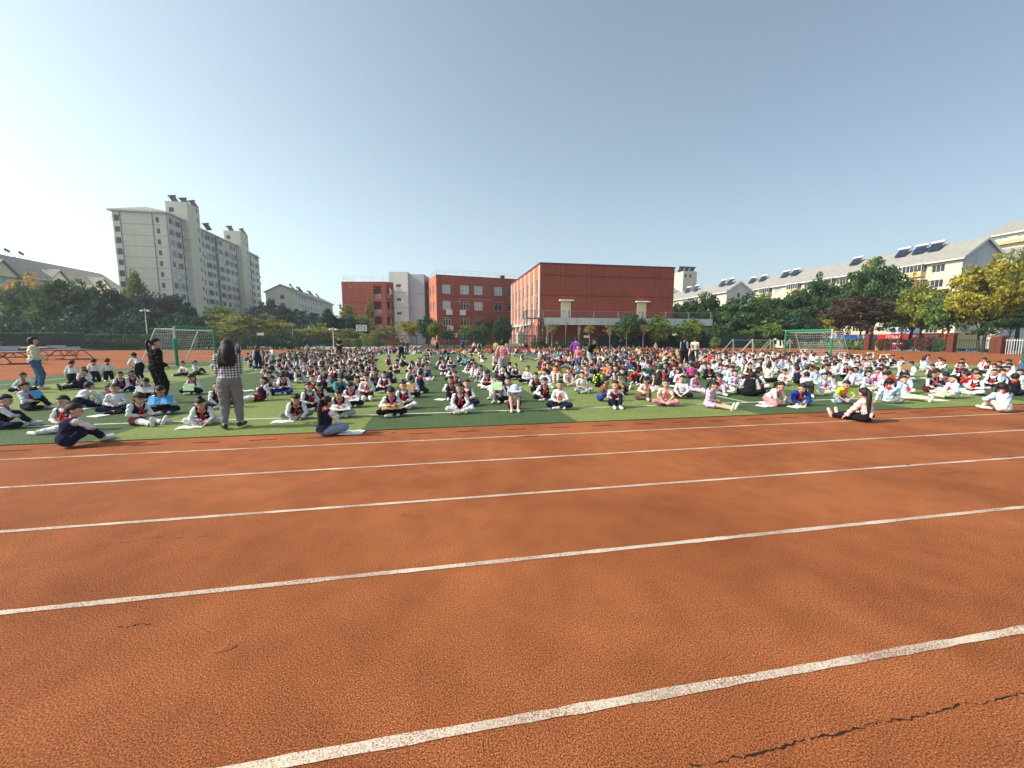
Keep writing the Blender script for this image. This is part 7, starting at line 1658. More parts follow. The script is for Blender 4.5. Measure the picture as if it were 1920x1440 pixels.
FARP = ['lookleft','lookright','slump','twist','crosslap','crossread','cross','hug','side','kneel','leanback','crossdown','straight']
FF = {p: far_cut(far_fig(p, .026)) for p in FARP}
for (lab, u, v, rz, pose, top, vest, bottom, scarf, sc) in [
('child in pale pink top, looking left, middle row left of the purple sweatshirt adult', 4.77, 16.64, 8, 'lookleft', 'palepink', '', 'navy', 1, 1.008),
('child in navy vest, black legs, looking left, near row above the magazine boy', -4.8, 16.64, 25, 'lookleft', 'white', 'navy', 'black', 1, 0.941),
('child in magenta top, looking right, near row below the beige tee adult', 9.94, 14.21, 147, 'lookright', 'magenta', '', 'black', 1, 1.06),
('child in green top, twisted sideways, middle row left of the dark dress adult', 8.58, 15.16, -59, 'twist', 'green', '', 'black', 0, 1.028),
('child in navy vest, looking right, near row left of the right goal', 12.65, 12.07, 132, 'lookright', 'white', 'navy', 'black', 1, 1.002),
('child in black vest, legs stretched, middle row right of the pink hoodie woman', 2.91, 17.24, 111, 'straight', 'white', 'black', 'burgundy', 1, 0.952),
('child in white top, looking right, middle row at the centre gap', -0.51, 17.5, 28, 'lookright', 'white', '', 'navy', 1, 0.975),
('child in pale blue top, leaning forward, near row below the steel A-frames', 11.07, 13.62, -83, 'cross', 'lightblue', '', 'cream', 0, 0.97),
('child in pale blue top, cross legged, near row below the brown bush on the right', 13.71, 11.04, -103, 'crosslap', 'lightblue', '', 'cream', 1, 0.964),
('child in navy vest, slumped over, near row above the magazine boy', -5.65, 16.73, 3, 'slump', 'white', 'navy', 'navy', 1, 0.966),
('child in pale blue top, head bowed, middle row around the purple sweatshirt adult', 6.0, 16.64, 5, 'crossread', 'lightblue', '', 'denim', 0, 0.998),
('child in black top, slumped over, middle row between purple and dark dressed adults', 7.26, 16.13, 144, 'slump', 'black', '', 'denim', 0, 1.01),
('child in navy vest, slumped over, middle row right of the pink hoodie woman', 3.39, 17.44, -70, 'slump', 'white', 'navy', 'navy', 1, 1.054),
('child in pale blue top, legs stretched, near row in front of the right goal', 13.2, 11.94, -21, 'straight', 'lightblue', '', 'cream', 0, 1.001),
('child in navy vest, leaning forward, middle row above the magazine boy', -4.75, 17.16, -64, 'cross', 'white', 'navy', 'palegrey', 1, 1.052),
('child in navy vest, leaning forward, middle row left of the dark dress adult', 9.43, 15.18, -55, 'cross', 'brown', 'navy', 'black', 0, 1.02),
('child in orange top, bent down, middle row left of the purple sweatshirt adult', 4.66, 17.27, 3, 'crossdown', 'orange', '', 'palepink', 1, 1.014),
('child in grey top, slumped over, middle row around the purple sweatshirt adult', 6.83, 16.6, -53, 'slump', 'grey', '', 'navy', 0, 0.945),
('child in navy vest, navy legs, slumped over, middle row at the centre gap', -0.51, 18.01, -3, 'slump', 'white', 'navy', 'navy', 1, 1.045),
('child in dark grey top, legs stretched, middle row between purple and dark dressed adults', 8.03, 16.15, -62, 'straight', 'darkgrey', '', 'black', 1, 1.016),
('child in pale blue top, looking left, middle row below the steel A-frames', 11.23, 14.24, 14, 'lookleft', 'lightblue', '', 'cream', 1, 0.961),
('child in navy vest, head bowed, middle row above the magazine boy', -5.85, 17.22, 152, 'crossread', 'white', 'navy', 'palegrey', 1, 0.958),
('child in lilac top, leaning forward, near row below the brown bush on the right', 14.69, 10.9, -86, 'cross', 'lilac', '', 'palegrey', 1, 1.042),
('child in black vest, slumped over, middle row left of the pink hoodie woman', 2.71, 18.31, 35, 'slump', 'white', 'black', 'navy', 1, 1.051),
('child in navy vest, looking left, middle row between purple and dark dressed adults', 8.11, 16.65, -62, 'lookleft', 'brown', 'navy', 'denim', 0, 0.999),
('child in navy vest, cross legged, middle row left of the centre gap', -2.93, 18.32, -14, 'crosslap', 'white', 'navy', 'darkgrey', 1, 0.959),
('child in black vest, head bowed, middle row below the man in black', -3.7, 18.26, 70, 'crossread', 'white', 'black', 'black', 1, 1.043),
('child in red top, slumped over, near row below the brown bush on the right', 15.2, 10.79, 191, 'slump', 'red', '', 'palegrey', 1, 0.934),
('child in pale blue top, leaning forward, near row in front of the right goal', 13.76, 12.73, 146, 'cross', 'lightblue', '', 'cream', 1, 0.934),
('child in grey top, hugging the knees, middle row around the purple sweatshirt adult', 6.84, 17.5, -30, 'hug', 'grey', '', 'darkgrey', 1, 1.047),
('child in navy vest, looking right, middle row below the steel A-frames', 12.42, 14.13, -24, 'lookright', 'white', 'navy', 'burgundy', 1, 1.031),
('child in navy vest, legs stretched, middle row below the man in black', -4.39, 18.31, -38, 'straight', 'white', 'navy', 'burgundy', 1, 1.054),
('child in navy vest, looking right, near row below the red shop sign', 15.88, 10.19, -12, 'lookright', 'white', 'navy', 'black', 1, 0.96),
('child in black vest, bent down, middle row above the magazine boy', -5.0, 18.23, -13, 'crossdown', 'white', 'black', 'darkgrey', 1, 0.953),
('child in pale blue top, legs stretched, near row below the brown bush on the right', 14.78, 11.79, -45, 'straight', 'lightblue', '', 'cream', 0, 0.99),
('child in grey top, head bowed, middle row left of the purple sweatshirt adult', 5.52, 18.17, 23, 'crossread', 'grey', '', 'palepink', 0, 0.984),
('child in red top, hugging the knees, near row near the right edge', 16.42, 9.57, 192, 'hug', 'red', '', 'palegrey', 1, 0.942),
('child in pale blue top, looking left, middle row right of the pink hoodie woman', 2.95, 18.79, -77, 'lookleft', 'lightblue', '', 'navy', 0, 1.034),
('child in navy vest, looking right, middle row between purple and dark dressed adults', 8.03, 17.35, -17, 'lookright', 'yellow', 'navy', 'denim', 1, 0.983),
('child in red top, legs stretched, middle row left of the dark dress adult', 9.51, 16.59, -34, 'straight', 'red', '', 'darkgrey', 1, 1.013),
('child in denim top, looking right, middle row below the beige tee adult', 10.78, 15.8, -74, 'lookright', 'denim', '', 'black', 1, 0.97),
('child in pale blue top, looking left, near row left of the right goal', 13.8, 13.29, -3, 'lookleft', 'lightblue', '', 'cream', 1, 1.005),
('child in pale blue top, bent down, near row below the red shop sign', 16.37, 10.2, -54, 'crossdown', 'lightblue', '', 'cream', 1, 1.02),
('child in pale blue top, looking right, near row in front of the right goal', 14.5, 12.74, -30, 'lookright', 'lightblue', '', 'cream', 0, 1.027),
('child in navy vest, hugging the knees, middle row left of the centre gap', -2.99, 19.09, 32, 'hug', 'white', 'navy', 'darkgrey', 1, 0.935),
('child in dark grey top, looking left, middle row above the magazine boy', -6.23, 18.37, 78, 'lookleft', 'darkgrey', '', 'navy', 0, 0.974),
('child in navy vest, slumped over, middle row left of the centre gap', -3.55, 19.14, 0, 'slump', 'white', 'navy', 'navy', 1, 1.004),
('child in white top, navy legs, looking left, middle row at the centre gap', 0.22, 19.65, 70, 'lookleft', 'white', '', 'navy', 1, 1.038),
('child in brown top, head bowed, middle row left of the purple sweatshirt adult', 5.54, 18.99, 30, 'crossread', 'brown', '', 'palepink', 1, 0.998),
('child in navy vest, head bowed, middle row left of the pink hoodie woman', 1.63, 19.72, 140, 'crossread', 'white', 'navy', 'navy', 1, 1.045),
('child in white top, leaning back, middle row above the magazine boy', -5.76, 19.01, 41, 'leanback', 'white', '', 'black', 1, 1.038),
('child in navy vest, bent down, middle row left of the centre gap', -2.96, 19.67, -1, 'crossdown', 'white', 'navy', 'darkgrey', 1, 0.969),
('child in navy vest, looking left, middle row left of the centre gap', -3.49, 19.65, 11, 'lookleft', 'white', 'navy', 'black', 1, 1.027),
('child in white top, slumped over, middle row in front of the right goal', 14.63, 13.57, -13, 'slump', 'white', '', 'white', 1, 1.058),
('child in denim top, looking left, middle row left of the dark dress adult', 10.08, 17.4, -71, 'lookleft', 'denim', '', 'black', 1, 0.953),
('child in white top, hugging the knees, middle row left of the right goal', 13.88, 14.63, -41, 'hug', 'white', '', 'white', 1, 1.043),
('child in teal top, looking left, middle row left of the dark dress adult', 10.57, 17.27, 42, 'lookleft', 'teal', '', 'palegrey', 0, 1.018),
('child in black vest, slumped over, middle row right of the plaid shirted woman', -7.26, 18.94, 18, 'slump', 'white', 'black', 'darkgrey', 1, 0.957),
('child in pale blue top, slumped over, near row below the brown bush on the right', 15.98, 12.49, 4, 'slump', 'lightblue', '', 'cream', 0, 0.992),
('child in dark grey top, legs stretched, middle row below the man in black', -4.82, 19.71, -29, 'straight', 'darkgrey', '', 'navy', 0, 0.983),
('child in pale grey top, looking left, middle row left of the purple sweatshirt adult', 5.42, 19.59, -75, 'lookleft', 'palegrey', '', 'navy', 1, 1.044),
('child in navy vest, head bowed, near row below the brown bush on the right', 16.37, 12.13, -2, 'crossread', 'white', 'navy', 'black', 1, 1.0),
('child in pale pink top, looking left, near row below the red shop sign', 17.25, 10.95, -64, 'lookleft', 'palepink', '', 'palegrey', 1, 0.936),
('child in red top, cross legged, near row near the right edge', 17.69, 10.27, 8, 'crosslap', 'red', '', 'palegrey', 1, 0.986),
('child in burgundy top, looking left, middle row left of the dark dress adult', 11.12, 17.25, -66, 'lookleft', 'burgundy', '', 'denim', 0, 1.004),
('child in pale blue top, twisted sideways, middle row left of the dark dress adult', 9.92, 18.1, -54, 'twist', 'lightblue', '', 'palegrey', 0, 0.984),
('child in navy vest, kneeling, middle row left of the pink hoodie woman', 3.0, 20.43, -31, 'kneel', 'white', 'navy', 'navy', 1, 0.969),
('child in pale grey top, slumped over, middle row below the beige tee adult', 12.12, 16.77, 93, 'slump', 'palegrey', '', 'palegrey', 0, 0.951),
('child in white top, looking left, middle row below the beige tee adult', 12.56, 16.48, 121, 'lookleft', 'white', '', 'white', 1, 0.954),
('child in grey top, leaning forward, middle row around the purple sweatshirt adult', 8.15, 19.16, -24, 'cross', 'grey', '', 'palepink', 1, 1.012),
('child in pale pink top, legs stretched, middle row in front of the right goal', 15.85, 13.74, -44, 'straight', 'palepink', '', 'palegrey', 1, 0.979),
('child in pale blue top, leaning back, near row near the right edge', 18.61, 9.68, -70, 'leanback', 'lightblue', '', 'cream', 1, 1.008),
('child in lilac top, hugging the knees, middle row between purple and dark dressed adults', 9.39, 18.8, 13, 'hug', 'lilac', '', 'denim', 1, 1.006),
('child in pale blue top, kneeling, middle row left of the right goal', 14.98, 14.74, -44, 'kneel', 'lightblue', '', 'cream', 1, 0.948),
('child in black vest, twisted sideways, middle row below the man in black', -4.83, 20.47, -8, 'twist', 'white', 'black', 'white', 1, 0.937),
('child in burgundy top, looking left, middle row left of the purple sweatshirt adult', 5.4, 20.45, 163, 'lookleft', 'burgundy', '', 'darkgrey', 0, 0.998),
('child in navy vest, looking left, middle row at the centre gap', 0.15, 21.18, 198, 'lookleft', 'white', 'navy', 'darkgrey', 1, 1.045),
('child in pale blue top, leaning forward, near row near the right edge', 18.61, 10.17, -5, 'cross', 'lightblue', '', 'cream', 0, 0.972),
('child in navy vest, cross legged, middle row below the brown bush on the right', 16.43, 13.54, -18, 'crosslap', 'white', 'navy', 'black', 1, 0.986),
('child in navy top, head bowed, middle row left of the dark dress adult', 11.17, 18.16, 5, 'crossread', 'navy', '', 'palepink', 1, 1.059),
('child in white top, head bowed, middle row below the steel A-frames', 13.51, 16.62, -32, 'crossread', 'white', '', 'white', 1, 1.044),
('child in navy vest, turned sideways, near row below the brown bush on the right', 17.24, 12.76, -73, 'side', 'white', 'navy', 'black', 1, 0.98),
('child in black top, head bowed, middle row between purple and dark dressed adults', 9.92, 19.03, 153, 'crossread', 'black', '', 'denim', 1, 1.009),
('child in navy vest, head bowed, near row near the right edge', 18.46, 10.99, -52, 'crossread', 'white', 'navy', 'white', 1, 0.943),
('child in white top, head bowed, middle row left of the right goal', 14.77, 15.62, -29, 'crossread', 'white', '', 'white', 1, 1.006),
('child in navy vest, twisted sideways, middle row right of the plaid shirted woman', -7.5, 20.23, 168, 'twist', 'white', 'navy', 'palegrey', 1, 0.935),
('child in navy vest, cross legged, middle row above the magazine boy', -6.92, 20.49, -2, 'crosslap', 'white', 'navy', 'darkgrey', 1, 0.958),
('child in pink top, head bowed, middle row between purple and dark dressed adults', 8.82, 19.77, -20, 'crossread', 'pink', '', 'palegrey', 1, 0.972),
('child in pale grey top, kneeling, middle row left of the dark dress adult', 10.64, 18.95, 132, 'kneel', 'palegrey', '', 'palepink', 1, 0.99),
('child in white top, hugging the knees, middle row around the purple sweatshirt adult', 7.29, 20.55, 142, 'hug', 'white', '', 'palepink', 0, 1.035),
('child in black top, kneeling, middle row left of the dark dress adult', 11.82, 18.35, -10, 'kneel', 'black', '', 'darkgrey', 1, 0.956),
('child in green top, head bowed, middle row left of the purple sweatshirt adult', 6.04, 21.09, -46, 'crossread', 'green', '', 'black', 1, 0.972),
('child in navy top, head bowed, middle row around the purple sweatshirt adult', 7.97, 20.5, 9, 'crossread', 'navy', '', 'denim', 0, 0.958),
('child in pale blue top, kneeling, middle row below the steel A-frames', 14.72, 16.48, -27, 'kneel', 'lightblue', '', 'cream', 1, 0.938),
('child in pale grey top, leaning back, middle row below the brown bush on the right', 17.34, 13.75, -43, 'leanback', 'palegrey', '', 'palegrey', 1, 1.051),
('left child in navy vest, dark grey legs, kneeling, middle row below the man in black', -5.66, 21.4, 14, 'kneel', 'white', 'navy', 'darkgrey', 1, 1.025),
('child in navy vest, head bowed, middle row left of the right goal', 16.0, 15.34, -55, 'crossread', 'white', 'navy', 'burgundy', 1, 0.931),
('child in white top, leaning forward, middle row in front of the right goal', 16.88, 14.37, 122, 'cross', 'white', '', 'white', 1, 0.986),
('child in navy vest, legs stretched, middle row below the steel A-frames', 13.68, 17.54, 14, 'straight', 'white', 'navy', 'burgundy', 1, 1.024),
('child in teal top, hugging the knees, middle row below the beige tee adult', 12.67, 18.36, 127, 'hug', 'teal', '', 'palegrey', 0, 1.052),
('child in black vest, legs stretched, middle row left of the centre gap', -3.62, 22.04, 230, 'straight', 'white', 'black', 'burgundy', 1, 1.036),
('child in white top, cross legged, middle row above the magazine boy', -7.02, 21.25, -16, 'crosslap', 'white', '', 'navy', 1, 1.037),
('child in teal top, leaning back, middle row between purple and dark dressed adults', 9.33, 20.37, -7, 'leanback', 'teal', '', 'palepink', 0, 1.025),
('child in black top, head bowed, middle row left of the purple sweatshirt adult', 6.71, 21.49, 6, 'crossread', 'black', '', 'palegrey', 1, 0.989),
('child in black vest, legs stretched, middle row above the magazine boy', -7.56, 21.3, -17, 'straight', 'white', 'black', 'white', 1, 0.986),
('child in navy vest, white legs, slumped over, middle row at the centre gap', -0.52, 22.61, -13, 'slump', 'white', 'navy', 'white', 1, 0.995),
('right child in navy vest, dark grey legs, kneeling, middle row below the man in black', -4.86, 22.15, -49, 'kneel', 'white', 'navy', 'darkgrey', 1, 0.981),
('child in pale blue top, turned sideways, middle row left of the right goal', 16.47, 15.68, 172, 'side', 'lightblue', '', 'cream', 1, 1.038),
('child in navy vest, head bowed, middle row below the brown bush on the right', 17.77, 14.19, -11, 'crossread', 'white', 'navy', 'white', 1, 0.968)]:
    top, vest, bottom = top + '_cloth', vest and vest + '_cloth', bottom + '_cloth'
    o = put('person', FF[pose], None, (u, v, .012), R(rz), lab, 'child', 'children seated farther back on the pitch'); o.scale = (sc*.93,)*3
    for i, mt in enumerate(('skin' if prnd.random() < .3 else 'skin_tan', top, bottom, prnd.choice(['shoe_white','shoe_dark']), 'hair', vest or top, 'scarf_red' if scarf else (vest or top))):
        o.material_slots[i].link = 'OBJECT'; o.material_slots[i].material = M[mt]
# ---- the farthest rows, past the three hundred that show largest
SMALL = {p: far_fig(p, .042) for p in ('crosslap','hug','side','kneel')}
sv = []; sf = []; smi = []; names = ['skin_tan','hair','scarf_red','shoe_white','shoe_dark'] + PAL; base = 0
arr = {p: np.array(m.v) for p, m in SMALL.items()}
STUFF_KEYS = [('palepink', '', 'denim', 1), ('green', '', 'black', 0), ('red', '', 'denim', 1), ('lightblue', '', 'cream', 0), ('white', 'navy', 'white', 1), ('burgundy', '', 'black', 0), ('green', '', 'palepink', 1), ('white', 'navy', 'black', 1), ('lightblue', '', 'cream', 1), ('white', '', 'white', 1), ('cream', '', 'darkgrey', 1), ('white', 'navy', 'navy', 1), ('pink', '', 'denim', 1), ('white', 'navy', 'burgundy', 1), ('white', 'navy', 'darkgrey', 1), ('white', 'black', 'palegrey', 1), ('teal', '', 'navy', 1), ('white', '', 'navy', 1), ('black', '', 'palegrey', 1), ('magenta', '', 'denim', 1), ('white', 'black', 'burgundy', 1), ('denim', '', 'navy', 0), ('brown', '', 'palegrey', 1), ('white', 'black', 'navy', 1), ('orange', '', 'navy', 1), ('black', 'black', 'darkgrey', 0), ('lilac', '', 'palepink', 1), ('white', 'black', 'white', 1), ('white', 'navy', 'palegrey', 1), ('teal', '', 'black', 0), ('navy', '', 'palegrey', 1), ('white', 'black', 'black', 1), ('orange', '', 'black', 0), ('lightblue', '', 'navy', 0), ('lightblue', '', 'navy', 1), ('pink', '', 'palegrey', 1), ('palegrey', '', 'palegrey', 1), ('tan', '', 'black', 0), ('red', '', 'palegrey', 1), ('tan', '', 'black', 1), ('teal', '', 'denim', 1), ('brown', '', 'palepink', 0), ('palegrey', 'navy', 'black', 1), ('green', '', 'black', 1), ('blue', 'black', 'palepink', 1), ('cream', '', 'black', 0), ('black', '', 'darkgrey', 1), ('lightblue', '', 'darkgrey', 1), ('white', '', 'palepink', 1), ('grey', '', 'denim', 1), ('red', 'navy', 'navy', 1), ('black', 'navy', 'palegrey', 1), ('lilac', '', 'palepink', 0), ('cream', 'navy', 'black', 0), ('white', '', 'palepink', 0), ('yellow', 'navy', 'navy', 1), ('navy', '', 'darkgrey', 1), ('burgundy', '', 'darkgrey', 0), ('black', '', 'navy', 0), ('yellow', '', 'palegrey', 1), ('darkgrey', '', 'navy', 0), ('blue', '', 'palegrey', 0), ('tan', '', 'palegrey', 1), ('white', 'black', 'darkgrey', 1), ('burgundy', '', 'palepink', 1), ('cream', '', 'denim', 0), ('yellow', '', 'denim', 1), ('black', '', 'palegrey', 0), ('tan', '', 'denim', 0), ('grey', '', 'navy', 1), ('lightblue', '', 'palegrey', 1), ('white', '', 'black', 1), ('palepink', '', 'palegrey', 1), ('palegrey', '', 'darkgrey', 1), ('navy', '', 'palegrey', 0), ('navy', 'navy', 'palepink', 1), ('cream', '', 'black', 1), ('red', '', 'denim', 0), ('palegrey', '', 'navy', 1), ('palegrey', '', 'black', 1), ('brown', '', 'navy', 1), ('red', '', 'darkgrey', 0), ('brown', 'navy', 'black', 1), ('lilac', '', 'darkgrey', 1), ('grey', '', 'palepink', 0), ('orange', '', 'palepink', 0), ('teal', '', 'palegrey', 1), ('white', '', 'denim', 1), ('cream', 'navy', 'palegrey', 1), ('teal', '', 'darkgrey', 0), ('navy', '', 'palepink', 1), ('tan', 'black', 'palepink', 0), ('denim', '', 'navy', 1), ('cream', 'black', 'denim', 0), ('burgundy', '', 'denim', 0), ('darkgrey', '', 'denim', 1), ('darkgrey', '', 'navy', 1), ('magenta', '', 'darkgrey', 1), ('cream', '', 'palepink', 0), ('green', '', 'palegrey', 1), ('burgundy', '', 'palegrey', 1), ('grey', '', 'darkgrey', 1), ('teal', '', 'palepink', 0), ('black', '', 'denim', 0), ('darkgrey', '', 'palegrey', 0), ('denim', '', 'palegrey', 0), ('pink', '', 'navy', 1), ('black', '', 'palepink', 1), ('denim', '', 'black', 0), ('navy', '', 'denim', 0), ('lilac', 'black', 'palepink', 0), ('cream', '', 'navy', 1), ('lilac', '', 'palegrey', 1), ('denim', '', 'darkgrey', 0), ('yellow', '', 'darkgrey', 1), ('green', '', 'denim', 1), ('red', 'navy', 'black', 0), ('darkgrey', 'navy', 'darkgrey', 1), ('green', '', 'darkgrey', 1), ('brown', '', 'palepink', 1), ('magenta', '', 'palegrey', 0), ('denim', '', 'black', 1), ('lightblue', '', 'darkgrey', 0), ('yellow', '', 'palepink', 0), ('yellow', '', 'navy', 1), ('yellow', '', 'palepink', 1), ('denim', '', 'palepink', 0), ('lightblue', '', 'black', 1), ('palepink', '', 'darkgrey', 1), ('white', '', 'denim', 0), ('burgundy', '', 'palegrey', 0), ('white', '', 'palegrey', 1), ('lilac', '', 'navy', 1), ('red', '', 'palepink', 0), ('cream', 'black', 'navy', 1), ('green', '', 'palegrey', 0), ('white', '', 'navy', 0), ('cream', 'navy', 'darkgrey', 0), ('darkgrey', 'black', 'palepink', 1), ('palegrey', '', 'palepink', 0), ('black', '', 'denim', 1), ('denim', '', 'denim', 1), ('grey', '', 'palegrey', 1), ('grey', '', 'palepink', 1), ('lilac', 'black', 'black', 1), ('palepink', '', 'darkgrey', 0), ('brown', '', 'darkgrey', 0), ('yellow', '', 'denim', 0), ('orange', '', 'navy', 0), ('black', '', 'black', 1), ('blue', '', 'navy', 0), ('orange', '', 'palegrey', 1), ('lilac', '', 'black', 0), ('orange', '', 'darkgrey', 1), ('grey', '', 'black', 1), ('cream', '', 'denim', 1), ('darkgrey', '', 'palegrey', 1), ('lilac', 'black', 'darkgrey', 1), ('orange', '', 'palegrey', 0), ('denim', '', 'palepink', 1), ('navy', '', 'darkgrey', 0), ('palepink', '', 'palegrey', 0), ('teal', '', 'navy', 0), ('pink', '', 'denim', 0), ('black', '', 'palepink', 0), ('denim', 'black', 'navy', 1), ('red', 'black', 'palegrey', 0), ('palepink', 'black', 'palegrey', 1), ('navy', '', 'denim', 1), ('grey', '', 'denim', 0), ('blue', '', 'denim', 1), ('navy', '', 'navy', 0), ('tan', '', 'palegrey', 0), ('green', '', 'palepink', 0), ('green', '', 'navy', 1), ('red', '', 'palepink', 1), ('brown', 'black', 'darkgrey', 0), ('white', '', 'darkgrey', 0), ('blue', '', 'darkgrey', 1), ('tan', 'black', 'darkgrey', 1), ('lilac', 'navy', 'black', 1), ('lightblue', '', 'palepink', 1), ('green', 'black', 'denim', 0), ('orange', '', 'black', 1), ('navy', '', 'navy', 1), ('teal', 'black', 'palepink', 1), ('navy', 'black', 'black', 0), ('yellow', '', 'black', 1), ('navy', '', 'black', 0), ('red', '', 'black', 1), ('lilac', '', 'black', 1), ('pink', '', 'navy', 0), ('lilac', '', 'denim', 0), ('pink', 'navy', 'navy', 0), ('red', 'black', 'darkgrey', 0), ('white', '', 'black', 0), ('brown', 'black', 'darkgrey', 1), ('brown', '', 'palegrey', 0), ('cream', '', 'navy', 0), ('palepink', 'black', 'navy', 0), ('orange', '', 'denim', 1), ('pink', '', 'black', 0), ('white', 'black', 'darkgrey', 0), ('darkgrey', 'black', 'black', 0), ('yellow', '', 'darkgrey', 0), ('pink', '', 'darkgrey', 0), ('black', '', 'navy', 1), ('lilac', 'navy', 'denim', 1), ('burgundy', '', 'navy', 0), ('darkgrey', 'navy', 'black', 1), ('pink', '', 'darkgrey', 1), ('pink', 'black', 'palepink', 1), ('palegrey', '', 'palegrey', 0), ('denim', '', 'darkgrey', 1), ('lightblue', '', 'denim', 1), ('burgundy', '', 'navy', 1), ('blue', 'black', 'black', 1), ('brown', 'navy', 'navy', 1), ('teal', '', 'palepink', 1), ('burgundy', '', 'black', 1), ('tan', '', 'navy', 0), ('lilac', 'black', 'palegrey', 0), ('magenta', '', 'palepink', 0), ('cream', '', 'palepink', 1), ('white', 'navy', 'denim', 0), ('black', '', 'darkgrey', 0), ('cream', 'black', 'darkgrey', 0), ('pink', '', 'palegrey', 0), ('blue', '', 'black', 1), ('white', '', 'darkgrey', 1), ('navy', '', 'black', 1), ('magenta', '', 'black', 0), ('blue', 'navy', 'palegrey', 0), ('grey', 'black', 'black', 1), ('yellow', 'black', 'palepink', 1), ('palepink', '', 'navy', 1), ('brown', 'navy', 'denim', 1), ('brown', '', 'black', 0), ('red', '', 'navy', 1), ('blue', '', 'palegrey', 1), ('grey', 'navy', 'navy', 1), ('red', '', 'darkgrey', 1), ('yellow', 'black', 'navy', 1), ('magenta', '', 'palegrey', 1), ('grey', '', 'navy', 0), ('darkgrey', '', 'darkgrey', 0), ('brown', 'black', 'denim', 1), ('brown', '', 'denim', 1), ('magenta', '', 'palepink', 1), ('green', '', 'denim', 0), ('lilac', '', 'palegrey', 0), ('denim', '', 'palegrey', 1), ('darkgrey', '', 'black', 0), ('orange', '', 'palepink', 1), ('blue', '', 'black', 0), ('brown', '', 'navy', 0), ('burgundy', '', 'denim', 1), ('magenta', '', 'navy', 0), ('darkgrey', '', 'palepink', 1), ('red', 'black', 'denim', 1), ('black', '', 'black', 0), ('lilac', '', 'denim', 1), ('brown', '', 'denim', 0), ('darkgrey', 'black', 'darkgrey', 0), ('darkgrey', 'navy', 'navy', 1), ('grey', 'navy', 'palegrey', 1), ('palegrey', '', 'palepink', 1), ('tan', 'black', 'palegrey', 1), ('tan', 'navy', 'darkgrey', 0), ('yellow', '', 'palegrey', 0), ('black', 'navy', 'black', 0), ('darkgrey', '', 'denim', 0), ('brown', '', 'darkgrey', 1), ('magenta', '', 'denim', 0)]
